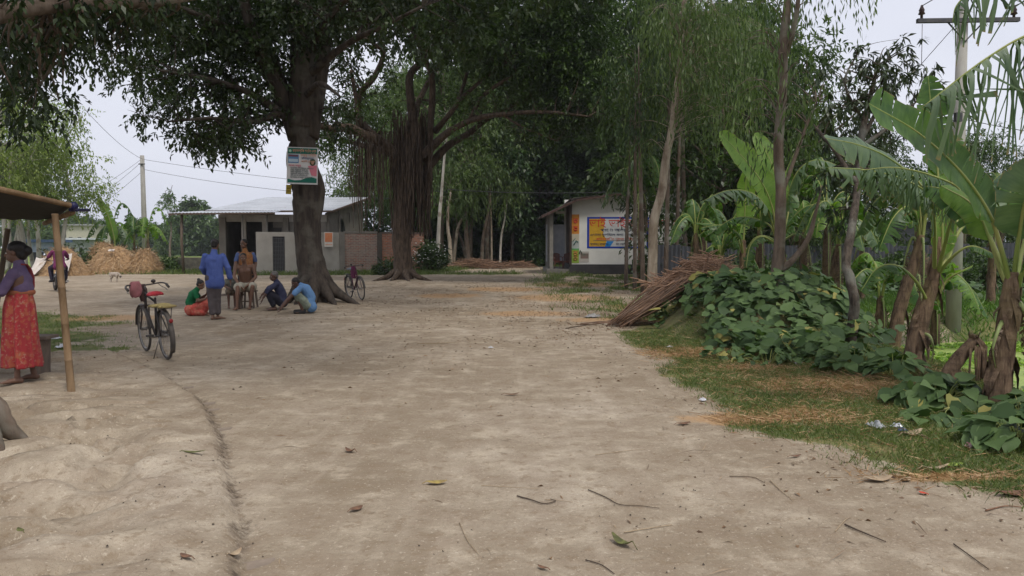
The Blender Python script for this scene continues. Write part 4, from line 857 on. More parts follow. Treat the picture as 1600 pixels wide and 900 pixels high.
blobs = [(560, 60, (45, 60), 31.5, 35, 10, .6), (530, 130, (30, 50), 31, 34, 6, .55), (600, 140, (40, 50), 32, 36, 7, .5), (610, 40, (60, 40), 32, 35, 9, .6), (660, 50, (50, 45), 31, 36, 9, .6),
    (690, 20, (80, 25), 31, 36, 18, .8), (720, 100, (50, 50), 31, 36, 14, .6), (770, 60, (60, 40), 31, 36, 20, .8), (830, 60, (70, 50), 30, 36, 34, .95), (880, 90, (60, 60), 30, 36, 34, .95),
    (920, 150, (45, 40), 30, 35, 17, .8), (860, 140, (60, 40), 30, 35, 16, .75), (800, 130, (60, 35), 31, 36, 12, .6), (900, 20, (70, 30), 30, 35, 22, 1), (950, 90, (30, 60), 30, 34, 12, .8), (960, 180, (25, 30), 30, 33, 7, .6),
    (760, 150, (70, 20), 31, 35, 9, .5), (880, 205, (60, 20), 30, 34, 9, .55), (780, 215, (60, 12), 31, 34, 5, .45), (520, 225, (30, 25), 31, 36, 8, .5), (540, 180, (30, 30), 33, 38, 8, .6), (500, 200, (20, 40), 35, 38, 8, .7), (600, 195, (30, 12), 33, 36, 3, .4), (700, 160, (30, 30), 35, 39, 5, .6)]
cl = clumps_px(blobs, rng); nb = len(cl)
for _ in range(150):
    a = rng.random()*6.283; r = 9*math.sqrt(rng.random()); zz = 12.6+rng.random()*4.5*(1-(r/9.5)**2)**.5
    cl.append((bx2+1.5+r*math.cos(a), by2+r*math.sin(a)*.9, zz, 1.1, 1.1, .8))
twigs(mb, LP, cl, rnd, .07, 5)
# curtain of aerial roots
for _ in range(210):
    q = rnd.random(); ang = rnd.random()*6.283; rr = .36+.36*rnd.random()
    top = at(642, rnd.uniform(170, 250), by2); x0 = top.x+rr*math.cos(ang); y0 = top.y+rr*.8*math.sin(ang)
    zb = at(640, rnd.uniform(290, 378)-(25*rnd.random() if rr > .75 else 0), by2).z
    if True:
        k = 6; mb.tube([(x0+rnd.uniform(-.05, .05)+(.1*math.cos(ang) if i/k < .5 else .14*math.cos(ang)), y0+rnd.uniform(-.03, .03)-.06, top.z+(zb-top.z)*i/k) for i in range(k+1)], [rnd.uniform(.010, .028) for i in range(k+1)], 4, 0, False)
for _ in range(130):       # roots that hang free from the left limbs
    px = rnd.choice([rnd.gauss(580, 14), rnd.gauss(608, 12), rnd.gauss(560, 10), rnd.gauss(672, 3)]); Yr = by2+rnd.uniform(-1.2, .2)
    y0 = 205 if px < 620 else 190; y1 = rnd.choice([rnd.uniform(280, 365), rnd.uniform(240, 330)])
    a_ = at(px, y0, Yr); b_ = at(px+rnd.uniform(-4, 4), y1, Yr); k = 5
    mb.tube([a_.lerp(b_, i/k)+Vector((rnd.uniform(-.04, .04), rnd.uniform(-.04, .04), 0)) for i in range(k+1)], [rnd.uniform(.008, .022) for i in range(k+1)], 4, 0, False)
V1 = crown(cl[:nb], 370, 0.17, 0.082, 0.25, 41, twL=.4, shell=.6); V2 = crown(cl[nb:], 130, 0.34, 0.16, .3, 42, twL=.5)
tree_obj('banyan_tree', 'spreading banyan with a curtain of brown aerial roots round its trunk', (bx2, by2, hz(bx2, by2)), mb, B_BAN,
         (np.vstack([V1[0], V2[0]]), np.vstack([V1[1], V2[1]+len(V1[0])]), np.concatenate([V1[2], V2[2]])), L_BAN)

# ---------------------------------------------------------------- tree at the left edge whose boughs hang over the yard
mb = MB(); LP = []; b3 = on(2, 735); bx3, by3 = b3.x, b3.y
LP += limb(mb, [(bx3-.38, by3, -.2, .33), (bx3-.42, by3, .5, .26), (bx3-.9, by3+.3, 1.6, .28), (bx3-1.7, by3+1.4, 3.2, .24), (bx3-1.9, by3+3, 5, .2), (bx3-1.2, by3+4.6, 7.0, .14), (bx3-.4, by3+5.6, 9, .05)], 5, 14, .1, rnd)
LP += limb(mb, [(bx3-1.7, by3+1.4, 3.2, .15), (bx3-1.8, by3+3.2, 4.1, .09), (bx3-1.0, by3+4.8, 4.7, .06), (bx3-.2, by3+5.6, 5.1, .03)], 5, 9, .1, rnd)
LP += limb(mb, [(bx3-1.9, by3+3, 5, .13), (bx3-.6, by3+4.2, 5.9, .08), (bx3+.9, by3+5, 6.6, .04)], 5, 9, .1, rnd)
flare(mb, (bx3-.38, by3), .30, [(-.1, .10), (-.7, .14), (-1.4, .2), (.6, .15), (2, .4), (3.5, .4)], rnd, .55, 12)
blobs = [(40, 40, (60, 50), 8.5, 12, 20, .36), (50, 105, (50, 40), 9, 12, 11, .32), (120, 50, (60, 40), 9, 12.5, 14, .33), (190, 35, (50, 30), 10, 13, 11, .34), (30, 150, (40, 30), 9, 11, 8, .3), (160, 80, (35, 22), 10, 12.5, 4, .26),
         (60, 0, (90, 25), 8, 12, 18, .4), (180, 0, (70, 22), 9, 12, 12, .36), (15, 100, (30, 60), 8, 11, 10, .34), (245, 20, (18, 20), 11, 12.5, 3, .25), (100, 150, (14, 12), 9.5, 10.5, 2, .16)]
cl = clumps_px(blobs, rng); nb = len(cl)
for _ in range(110):
    a = rng.random()*6.283; r = 4.6*math.sqrt(rng.random()); cl.append((bx3-.8+r*math.cos(a), by3+3.6+r*math.sin(a), 6.3+2.6*rng.random(), .7, .7, .5))
twigs(mb, LP, cl, rnd, .03, 5)
V1 = crown(cl[:nb], 620, 0.105, 0.045, .5, 51, twL=.2, shell=.6); V2 = crown(cl[nb:], 230, .2, .1, .3, 52, twL=.35)
tree_obj('overhanging_tree', 'dark leafy tree at the left edge, boughs hanging over the bamboo shelter', (bx3-.3, by3, hz(bx3-.3, by3)), mb, B_MID,
         (np.vstack([V1[0], V2[0]]), np.vstack([V1[1], V2[1]+len(V1[0])]), np.concatenate([V1[2], V2[2]])), L_BIG)

# ---------------------------------------------------------------- weeping eucalyptus trees on the right
def euc(name, label, path, blobs, bark, leafm, per, Ln, Wd, seed, extra=(), top=None, jit=.08, group=None, droop=1.0, base=None, vert=.45):
    mb = MB(); LP = limb(mb, path, 5, 10, jit, rnd)
    for e in extra: LP += limb(mb, e, 4, 7, .08, rnd)
    cl = clumps_px(blobs, rng); nb = len(cl)
    if top:
        cx_, cy_, z0, z1, r_, k_ = top
        for _ in range(k_):
            a = rng.random()*6.283; r = r_*math.sqrt(rng.random()); cl.append((cx_+r*math.cos(a), cy_+r*math.sin(a), z0+(z1-z0)*rng.random(), .6, .6, .8))
    twigs(mb, LP, cl, rnd, .013, 4, .8)
    D = crown(cl, per, Ln, Wd, droop, seed, tw=8, twL=.45, shell=.7, vertical=vert)
    return tree_obj(name, label, (path[0][0], path[0][1], hz(path[0][0], path[0][1])), mb, bark, D, leafm, group)
Ye = 24.0; p0 = at(1018, 436, Ye)
euc('eucalyptus_tree', 'leaning eucalyptus with a bare pale trunk beside the stick heap', [(p0.x, Ye, 0, .16), T4(1020, 400, Ye, .15), T4(1022, 345, Ye, .145), T4(1034, 300, Ye, .135), T4(1040, 250, Ye, .12), T4(1050, 200, Ye, .11), T4(1057, 140, Ye, .10), T4(1063, 100, Ye, .09), T4(1066, 40, Ye, .07), T4(1070, -40, Ye, .05), T4(1080, -150, Ye, .02)],
    [(1080, 60, (60, 60), 22, 26, 34, .55), (1130, 100, (60, 70), 22, 26, 30, .55), (1060, 140, (40, 40), 23, 26, 12, .5), (1100, 180, (50, 40), 22, 25, 14, .45), (1050, 20, (50, 30), 22, 26, 14, .55), (1170, 60, (40, 60), 21, 25, 16, .5), (1110, 10, (70, 20), 21, 26, 18, .55), (1020, 190, (40, 50), 24, 27, 10, .5), (1150, 170, (35, 30), 22, 25, 7, .4)],
    B_EUC, L_EUC, 250, .20, .040, 61, top=(5.2, 24, 9.5, 13, 2.2, 26))
Yf = 13.6; p0 = at(1212, 486, Yf)
euc('eucalyptus_tree', 'slim straight brown tree rising out of the leafy mound', [(p0.x, Yf, .3, .125), T4(1213, 440, Yf, .115), T4(1218, 380, Yf, .10), T4(1220, 300, Yf, .09), T4(1216, 230, Yf, .085), T4(1222, 150, Yf, .08), T4(1224, 80, Yf, .085), T4(1230, 10, Yf, .07), T4(1236, -60, Yf, .05), T4(1240, -160, Yf, .02)],
    [(1190, 50, (45, 50), 12.6, 14.5, 14, .3), (1235, 90, (40, 50), 12.8, 14.5, 12, .27), (1262, 130, (40, 35), 12.8, 14.5, 10, .27), (1180, 120, (35, 50), 12.8, 14.6, 9, .27), (1195, 190, (35, 40), 13, 14.6, 9, .25), (1270, 180, (45, 40), 12.8, 14.6, 12, .26), (1300, 150, (28, 30), 13, 14.5, 5, .24), (1240, 10, (30, 20), 13, 14.5, 5, .26), (1250, 215, (50, 15), 13, 14.4, 5, .22)],
    B_MID, L_EUC, 330, .155, .030, 62, extra=[[T4(1222, 100, Yf, .06), T4(1236, 60, Yf-.1, .05), T4(1246, 10, Yf-.2, .04), T4(1250, -40, Yf-.2, .02)], [T4(1216, 320, Yf, .04), T4(1255, 210, Yf+.2, .03), T4(1275, 160, Yf+.2, .02)], [T4(1212, 425, Yf, .07), T4(1235, 410, Yf+.1, .06), T4(1262, 375, Yf+.2, .05), T4(1275, 330, Yf+.3, .03), T4(1285, 290, Yf+.3, .015)]], top=(4.9, 13.6, 6.2, 8.2, 1.2, 22))
# slim trunks in a row behind, between the shop and the stick heap
trio = [(978, 432, 28, .07, 300, 'slim brown trunk nearest the shop wall under hanging dead leaves'), (992, 436, 27, .07, 250, 'thin dark trunk, second of the row before the painted sign'), (1005, 440, 26, .08, 240, 'moss-brown trunk just left of the leaning pale eucalyptus'),
        (1040, 440, 26, .085, 200, 'dark straight trunk right behind the leaning pale eucalyptus'), (1056, 432, 29, .08, 200, 'slim trunk between the pale eucalyptus and the stick heap'), (1072, 432, 30, .10, 190, 'slender brown tree just behind the top of the stick heap')]
for i, (px, py, Yt, r, ty, lab) in enumerate(trio):
    p0 = at(px, py, Yt); dx = rnd.uniform(-6, 8)
    euc('slender_tree', lab, [(p0.x, Yt, 0, r), T4(px+dx*.3, py-60, Yt, r*.95), T4(px+dx*.6, py-120, Yt, r*.85), T4(px+dx, ty, Yt, r*.7), T4(px+dx*1.4, ty-90, Yt, r*.4), T4(px+dx*1.5, ty-170, Yt, .02)],
        [(px+dx, ty-60, (34, 40), Yt-1.2, Yt+1.2, 9, .5), (px+dx*1.3, ty-130, (42, 50), Yt-1.2, Yt+1.2, 12, .6)], B_MID, [L_BAN, L_EUC, L_DRK][i % 3], 200, .20, .05, 70+i, group='slim trees between the shop and the stick heap', droop=.6)

# ---------------------------------------------------------------- mango tree
mb = MB(); Ym = 15.0; LP = []; p0 = at(1328, 548, 11.3)
LP += limb(mb, [(p0.x, 11.3, 0, .085), T4(1333, 500, 11.3, .078), T4(1335, 470, 11.3, .072), T4(1328, 435, 11.4, .074), T4(1322, 410, 11.5, .064), T4(1332, 350, 11.7, .060), T4(1340, 290, 12, .055), T4(1345, 220, 12.3, .06), T4(1360, 150, 12.5, .04), T4(1375, 90, 12.6, .02)], 5, 9, .15, rnd)
for q in ([(1340, 290, 12, .045), (1300, 230, 12.2, .03), (1275, 200, 12.4, .02)], [(1345, 220, 12.3, .04), (1385, 150, 12.5, .03), (1430, 110, 12.6, .015)], [(1345, 230, 12.2, .04), (1400, 190, 12.2, .025), (1440, 150, 12.3, .012)], [(1350, 190, 12.4, .03), (1320, 130, 12.2, .02), (1345, 75, 12.2, .01)]):
    LP += limb(mb, [T4(*a_) for a_ in q], 4, 6, .1, rnd)
blobs = [(1400, 75, (30, 18), 11.8, 13, 7, .2), (1345, 70, (14, 10), 12, 12.6, 2, .16), (1420, 110, (45, 25), 11.8, 13, 12, .22), (1355, 110, (45, 22), 11.8, 13, 10, .22), (1320, 150, (35, 30), 12, 13.2, 9, .24), (1370, 150, (60, 20), 12, 13, 9, .2), (1445, 130, (28, 18), 12, 12.8, 5, .2), (1310, 200, (40, 25), 12, 13.2, 9, .25), (1360, 220, (45, 25), 12, 13.5, 10, .25), (1330, 270, (40, 30), 12.2, 13.5, 10, .26), (1385, 260, (30, 30), 12.5, 13.5, 6, .25), (1290, 120, (18, 14), 12, 13, 3, .18), (1320, 330, (35, 25), 12, 13, 6, .22)]
cl = clumps_px(blobs, rng); twigs(mb, LP, cl, rnd, .02, 5)
D = crown(cl, 620, .15, .036, .55, 81, tw=9, twL=.10, shell=.8)
tree_obj('mango_tree', 'small mango tree with drooping dark leaves and a crooked mossy trunk', (p0.x, 11.3, hz(p0.x, 11.3)), mb, barkmat('bark_mango', (.035, .028, .022), (.12, .095, .075), (.20, .20, .17), 16), D, L_MNG)

# ---------------------------------------------------------------- kinds for the background, built once and copied
def proto(kind, name, label, loc, seed, H=11.0, W=3.6, bark=B_MID, leaf=L_DRK, per=60, Ln=.42, Wd=.2, crown0=.25, nclump=60, vertical=0, group=None, trunk_r=.18, lean=.3, cz=.8, csz=1.0):
    r_ = random.Random(seed); g = np.random.default_rng(seed); mb = MB()
    LP = limb(mb, [(0, 0, -.3, trunk_r), (lean*.2, 0, H*.2, trunk_r*.85), (lean, .1, H*.45, trunk_r*.65), (lean*.6, .1, H*.7, trunk_r*.4), (lean*.8, 0, H*.95, .03)], 4, 8, .12, r_)
    for k in range(5):
        a = k*1.3+r_.random(); z = H*(crown0+.1+.09*k); l_ = W*.6
        LP += limb(mb, [(lean*.6, 0, z, trunk_r*.4), (lean*.6+math.cos(a)*l_*.5, math.sin(a)*l_*.5, z+.6, trunk_r*.25), (lean*.6+math.cos(a)*l_, math.sin(a)*l_, z+1.4, .03)], 3, 6, .1, r_)
    cl = []
    for _ in range(nclump):
        u = g.random(); z = H*(crown0+(1-crown0)*u); rr = W*math.sin(math.pi*min(1, .18+.78*u))**.7*math.sqrt(g.random()); a = g.random()*6.283
        s = (.6+.7*g.random())*csz; cl.append((lean*.6+rr*math.cos(a), rr*math.sin(a), z, s, s, s*cz))
    twigs(mb, LP, cl, r_, .05, 4)
    D = crown(cl, per, Ln, Wd, .35, seed+5, twL=.6, shell=.6, vertical=vertical)
    root = tree_obj(name, label, (0, 0, 0), mb, bark, D, leaf, group); root.location = loc; return root
G_WOOD = 'dark trees of the wood where the road ends'
wl = 'dense dark tree in the wood closing the end of the road'
pA = proto('wood', 'wood_tree', wl, (0, 62, 0), 101, H=17, W=5.2, per=110, nclump=90, crown0=.16, csz=1.25, group=G_WOOD)
pB = proto('wood', 'wood_tree', wl, (6, 66, 0), 102, H=19, W=5, per=110, nclump=90, crown0=.12, csz=1.3, leaf=L_BAN, group=G_WOOD)
R_ = random.Random(3)
for (x, y) in [(-4.5, 70), (2.5, 72), (9, 70), (14, 66), (-10, 76), (-1, 80), (6, 82), (13, 80), (12, 58), (17, 60), (9.5, 56), (-7, 86), (14.5, 52), (3.2, 64), (-2, 74), (8, 60)]:
    dup(R_.choice([pA, pB]), (x+R_.uniform(-1, 1), y+R_.uniform(-1, 1), 0), R_.random()*6.28, R_.uniform(.85, 1.15), wl, G_WOOD)
# feathery trees left of the wood, with slim pale trunks
G_FE = 'feathery trees with thin trunks left of the road end'
wl2 = 'feathery green tree on a thin trunk along the road behind the banyan'
pC = proto('feather', 'feathery_tree', wl2, (at(735, 400, 58).x, 58, 0), 103, H=15, W=3.6, per=150, Ln=.26, Wd=.08, bark=B_MID, leaf=L_EUC, nclump=75, crown0=.26, vertical=.25, csz=1.1, trunk_r=.15, group=G_FE)
for (px, y) in [(710, 60), (690, 57), (765, 62), (745, 66), (782, 66), (668, 60), (650, 66), (625, 64), (800, 70), (720, 72), (600, 70), (575, 68), (770, 76)]:
    dup(pC, (at(px, 400, y).x, y, 0), R_.random()*6.28, R_.uniform(.85, 1.15), wl2, G_FE)
# separate readable trunks of that row
def trunk_tree(label, pts, Y, r0, bark, leaf, blobs, seed, group='thin trunks in front of the dark wood'):
    p0 = at(*pts[0], Y); n_ = len(pts)
    path = [(p0.x, Y, 0, r0)]+[T4(a_, b_, Y, r0*(1-.75*(i+1)/n_)) for i, (a_, b_) in enumerate(pts[1:])]
    euc('thin_trunk_tree', label, path, blobs, bark, leaf, 150, .34, .06, seed, group=group, droop=.8, jit=.05)
trunk_tree('thin white-stemmed tree leaning just right of the banyan', [(683, 408), (686, 350), (690, 300), (694, 250), (700, 190)], 48, .14, B_WHT, L_EUC, [(705, 200, (30, 50), 46, 50, 14, .9)], 201)
trunk_tree('crooked forked pale trunk above the flowering bush', [(704, 402), (703, 380), (700, 360), (700, 330), (704, 300)], 54, .17, B_EUC, L_EUC, [(700, 290, (30, 40), 52, 56, 12, .9)], 202)
trunk_tree('pale trunk leaning right from the middle of the row', [(708, 385), (715, 358), (726, 335), (730, 305), (738, 280)], 56, .13, B_EUC, L_EUC, [(735, 270, (30, 35), 54, 58, 12, .9)], 203)
trunk_tree('twin brown trunk rising behind the brushwood pile', [(732, 404), (729, 375), (728, 345), (726, 310)], 56, .22, B_MID, L_EUC, [(730, 290, (25, 30), 54, 58, 9, .9)], 204)
trunk_tree('short-leaning stem touching the twin brown trunk', [(730, 402), (722, 378), (716, 362), (712, 330)], 57, .11, B_MID, L_EUC, [(712, 300, (22, 30), 55, 59, 8, .9)], 205)
trunk_tree('brown trunk left of the thick dark stem', [(752, 402), (755, 370), (762, 335), (765, 310)], 57, .16, B_MID, L_EUC, [(765, 290, (25, 30), 55, 59, 9, .9)], 206)
trunk_tree('thick dark stem in the middle behind the stick pile', [(761, 403), (761, 370), (764, 335), (763, 300)], 58, .22, B_MID, L_EUC, [(765, 270, (25, 30), 56, 60, 9, .9)], 207)
trunk_tree('straight pale sapling right of the thick dark stem', [(768, 402), (768, 365), (767, 330), (766, 300)], 57, .09, B_EUC, L_EUC, [(768, 280, (22, 30), 55, 59, 8, .8)], 208)
trunk_tree('lone white sapling against the black gap of the wood', [(781, 400), (783, 372), (788, 345), (792, 318)], 57, .10, B_WHT, L_EUC, [(792, 300, (28, 35), 55, 59, 12, .9)], 209)
# trees behind the bananas on the right
G_RT = 'green trees behind the iron fence on the right'
wl3 = 'bushy green tree behind the grey iron fence and banana plants'
pD = proto('right', 'backyard_tree', wl3, (11.5, 31, 0), 104, H=9.5, W=3.4, per=150, Ln=.26, Wd=.09, leaf=L_BAN, nclump=60, crown0=.1, group=G_RT)
for (x, y, s_) in [(8.2, 31, 1.05), (9.8, 36, 1.25), (9.6, 33.5, 1.2), (15, 33, .62), (18.5, 31, .62), (22, 33, .60), (13.5, 38, .75), (30, 34, .7), (10.5, 28.5, .55), (12.5, 40, 1.1), (19, 40, .75), (25, 42, .8)]:
    dup(pD, (x, y, 0), R_.random()*6.28, s_, wl3, G_RT)
# far tree line on the left
G_FAR = 'grey-green trees along the far edge of the field'
wl4 = 'hazy grey-green tree at the far edge of the field'
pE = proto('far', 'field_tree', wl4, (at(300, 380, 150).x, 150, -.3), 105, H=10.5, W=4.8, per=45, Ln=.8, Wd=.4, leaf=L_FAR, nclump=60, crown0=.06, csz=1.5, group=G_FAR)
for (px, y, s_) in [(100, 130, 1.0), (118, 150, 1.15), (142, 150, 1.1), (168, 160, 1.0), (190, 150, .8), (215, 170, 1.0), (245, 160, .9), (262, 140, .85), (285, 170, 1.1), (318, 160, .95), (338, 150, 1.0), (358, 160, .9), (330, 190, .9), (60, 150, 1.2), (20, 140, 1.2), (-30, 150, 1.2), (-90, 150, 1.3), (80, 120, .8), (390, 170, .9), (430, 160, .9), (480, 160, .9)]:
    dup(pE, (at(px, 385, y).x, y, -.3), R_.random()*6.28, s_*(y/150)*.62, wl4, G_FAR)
px_ = at(265, 385, 125)
sky_t = proto('far', 'field_tree', 'tall thin-crowned tree standing above the far tree line left of the house', (px_.x, 125, -.3), 106, H=10.2, W=1.9, per=60, Ln=.5, Wd=.22, leaf=L_FAR, nclump=16, crown0=.55, csz=.95, trunk_r=.2)
# tall eucalyptus group on the left
G_LE = 'tall pale-trunked eucalyptus trees on the left'
pF = proto('left', 'tall_eucalyptus', 'tall eucalyptus with bright green crown furthest right of the left group', (at(98, 420, 50).x, 50, 0), 107, H=10.6, W=2.6, per=150, Ln=.22, Wd=.085, leaf=L_EUL, bark=B_WHT, nclump=50, crown0=.34, vertical=.12, csz=1.0, trunk_r=.16, lean=.5, group=G_LE)
for (px, y, s_, lab) in [(40, 48, 1.05, 'tall eucalyptus with long white trunk left of the bright green one'), (8, 46, 1.0, 'tall eucalyptus above the bamboo shelter roof at the left edge'), (62, 56, 1.1, 'tall eucalyptus half hidden behind the white-trunked one'), (-35, 50, 1.1, 'tall eucalyptus outside the shelter, cut by the left edge')]:
    dup(pF, (at(px, 420, y).x, y, 0), R_.random()*6.28, s_, lab, G_LE)
stems = [((2, 415), (14, 350), 46, .10, .7, 'leaning bare pale stem seen under the shelter roof'), ((12, 412), (28, 352), 50, .09, .4, 'thin pale stem, second from the left under the shelter roof'), ((38, 410), (30, 345), 48, .10, -.4, 'pale stem leaning left behind the woman'), ((52, 408), (44, 350), 52, .09, -.3, 'slim white stem between the woman and the bamboo post'), ((60, 408), (58, 340), 54, .08, 0, 'straight grey stem next to the bamboo post')]
for (a_, b_, Ys, r_, cv, lab) in stems:
    p0 = at(*a_, Ys)
    euc('bare_stem_tree', lab, [(p0.x, Ys, 0, r_*1.6), T4((a_[0]+b_[0])/2+cv*8, (a_[1]+b_[1])/2, Ys, r_*1.3), T4(*b_, Ys, r_), T4(b_[0]+2, b_[1]-70, Ys, r_*.8), T4(b_[0]+4, b_[1]-130, Ys, .02)],
        [(b_[0]+3, b_[1]-80, (25, 50), Ys-1, Ys+1, 12, .8)], B_WHT, L_EUL, 150, .3, .05, 300+int(a_[0]), group='pale stems left of the yard')
# ================================================================ banana plants
def banmat(name, dark, light, trans, tcol=(1.3, 1.5, 0.35)):
    m, t, b = nodes(name); a = t.nodes.new('ShaderNodeAttribute'); a.attribute_name = 'v'
    uv = t.nodes.new('ShaderNodeUVMap'); uv.uv_map = 'UVMap'; mp_ = t.nodes.new('ShaderNodeMapping'); mp_.inputs['Scale'].default_value = (60, 1.5, 1)
    t.links.new(uv.outputs[0], mp_.inputs[0]); st = noise(t, mp_.outputs[0], 1.0, 3, .6)
    mp2 = t.nodes.new('ShaderNodeMapping'); mp2.inputs['Scale'].default_value = (7, .8, 1); t.links.new(uv.outputs[0], mp2.inputs[0]); bd = noise(t, mp2.outputs[0], 1.0, 2)
    f = math_(t, 'ADD', math_(t, 'MULTIPLY', a.outputs['Fac'], .45), math_(t, 'ADD', math_(t, 'MULTIPLY', math_(t, 'SUBTRACT', bd, .42), 1.5), math_(t, 'MULTIPLY', math_(t, 'SUBTRACT', st, .5), .9)), True)
    col = mix(t, f, dark, light)
    # brown dry edge of the blade
    sx = t.nodes.new('ShaderNodeSeparateXYZ'); t.links.new(uv.outputs[0], sx.inputs[0])
    ed = math_(t, 'ABSOLUTE', sx.outputs[1]); ed = math_(t, 'ADD', ed, math_(t, 'MULTIPLY', math_(t, 'SUBTRACT', st, .5), .12))
    col = mix(t, ramp(t, ed, [(.965, (0, 0, 0)), (1.0, (1, 1, 1))]), col, (.22, .17, .07))
    rib = ramp(t, math_(t, 'ABSOLUTE', sx.outputs[1]), [(.02, (1, 1, 1)), (.05, (0, 0, 0))]); col = mix(t, rib, col, (.28, .34, .12))
    t.links.new(col, b.inputs['Base Color']); b.inputs['Roughness'].default_value = .42; b.inputs['Specular IOR Level'].default_value = .45
    bump(t, b, st, .25, .01)
    tr = t.nodes.new('ShaderNodeBsdfTranslucent'); t.links.new(mix(t, 1.0, col, tcol, 'MULTIPLY'), tr.inputs[0])
    ms = t.nodes.new('ShaderNodeMixShader'); ms.inputs[0].default_value = trans
    t.links.new(b.outputs[0], ms.inputs[1]); t.links.new(tr.outputs[0], ms.inputs[2]); t.links.new(ms.outputs[0], t.nodes['Material Output'].inputs[0]); return m
BAN = banmat('banana_leaf', (.035, .09, .018), (.125, .225, .045), .40)
BANY = banmat('banana_leaf_young', (.10, .20, .03), (.23, .34, .07), .48)
BAND = banmat('banana_leaf_old', (.055, .105, .045), (.16, .225, .105), .28)
BANX = banmat('banana_leaf_dead', (.075, .048, .028), (.24, .16, .09), .12, (1, .8, .5))
STALK = surf('banana_stalk', (.20, .26, .06), (.30, .30, .10), 5, .5, .2, .004, stretch=(1, 1, .2))
BTR = barkmat('banana_bark', (.05, .03, .02), (.23, .155, .10), (.17, .13, .06), 14, 1.0, .03)
bt_ = BTR.node_tree; bb_ = bt_.nodes['Principled BSDF']; bv_ = coords(bt_, (1, 1, 5)); bn_ = noise(bt_, bv_, 2.2, 4, .6); bf_ = noise(bt_, coords(bt_, (1, 1, .12)), 60, 4, .7)
bc_ = bb_.inputs['Base Color'].links[0].from_socket; bc_ = mix(bt_, math_(bt_, 'MULTIPLY', ramp(bt_, bn_, [(.52, (0, 0, 0)), (.66, (1, 1, 1))]), .40), bc_, (.045, .028, .02)); bc_ = mix(bt_, math_(bt_, 'MULTIPLY', ramp(bt_, bf_, [(.52, (0, 0, 0)), (.66, (1, 1, 1))]), .35), bc_, (.32, .24, .15))
bt_.links.new(bc_, bb_.inputs['Base Color']); bump(bt_, bb_, math_(bt_, 'ADD', bn_, bf_), .6, .02)
def frame(P):
    T = np.gradient(P, axis=0); return norm(T)
def ban_leaf(pts, width, tatter=.3, blade0=.28, fold=-.35, roll=0.0, seed=0, droop=.5, k=7, nrm=None, blunt=False):
    """pts: midrib control points (x,y,z) from stalk foot to tip; returns blade arrays and stalk"""
    g = np.random.default_rng(seed); P = np.array(cr(pts, k)); T = frame(P); n = len(P)
    acc = np.concatenate([[0], np.cumsum(np.linalg.norm(np.diff(P, axis=0), axis=1))]); acc /= acc[-1]
    def samp(u): return np.array([np.interp(u, acc, P[:, i]) for i in range(3)]), norm(np.array([np.interp(u, acc, T[:, i]) for i in range(3)]))
    V = []; Fq = []; UV = []; val = []
    ns = int(16+26*tatter+(45 if tatter >= .85 else 0)); cuts = np.linspace(0, 1, ns)+np.concatenate([[0], (g.random(ns-2)-.5)*1.3/ns, [0]]); cuts = np.sort(cuts)
    if tatter < .15: cuts = np.linspace(0, 1, 15)
    for side in (-1, 1):
        ex0 = 0.0
        for c0, c1 in zip(cuts[:-1], cuts[1:]):
            if c1-c0 < .008: continue
            torn = g.random() < tatter
            if torn and g.random() < tatter*.12: continue
            ex = droop*tatter*(.35*g.random()+(.35 if tatter >= .85 else .1)+.5*math.sin(c0*9+seed)**2)*1.5 if tatter > .15 else 0.06*math.sin(c0*17+side)
            sh = g.normal()*.10*tatter; vv = g.random()*.6 if tatter > .15 else .4
            nl = 4; na = 5; o = len(V)
            for i in range(nl):
                q = c0+(c1-c0)*i/(nl-1)
                if torn: q = (c0+c1)/2+(q-(c0+c1)/2)
                u = blade0+(1-blade0)*q; p, t = samp(u)
                s = np.cross(t, (0, 0, 1)); s = s/max(1e-6, np.linalg.norm(s)); nn_ = np.cross(s, t)
                s2 = s*math.cos(roll)+nn_*math.sin(roll); n2 = np.cross(s2, t)
                if nrm is not None: s2 = norm(np.cross(t, np.array(nrm, float))); n2 = np.cross(s2, t)
                w_ = width/2*min(1, (q/.16)**.6 if q < .16 else 1)*(1-max(0, (q-.55)/.45)**2.6)**.6 if q < 1 else 0
                if blunt and q < 1: w_ = width/2*(min(1, (q/.16)**.6) if q < .16 else 1)*(1-.22*max(0, (q-.5)/.5)**2)*(1 if q < .93 else (1-((q-.93)/.07)**2*.55))
                w_ = max(w_, .004 if not (blunt and q > .99) else width*.16)
                for j in range(na):
                    a = j/(na-1); squeeze = 1-(.35 if torn else 0)*a*abs(2*i/(nl-1)-1)*0
                    qq = (i/(nl-1)-.5)*(c1-c0)*(-.35*a if torn else 0)
                    pa, _ = samp(np.clip(blade0+(1-blade0)*(q+qq+sh*a*a), 0, 1)) if (torn or sh) else (p, t)
                    lateral = w_*a; fa = fold*(.5+.8*a)+(.05*math.sin(q*23+side*2+a*3))
                    pt = pa+s2*side*lateral*math.cos(fa)+n2*lateral*math.sin(fa)
                    pt = pt+np.array([0, 0, -1])*lateral*ex*a*1.3-s2*side*lateral*min(.7, ex*a*.45)
                    V.append(pt); UV.append((u, side*a)); val.append(vv)
            for i in range(nl-1):
                for j in range(na-1):
                    b_ = o+i*na+j; Fq.append((b_, b_+1, b_+na+1, b_+na) if side > 0 else (b_, b_+na, b_+na+1, b_+1))
    return np.array(V), np.array(Fq), np.array(UV), np.array(val), P, acc
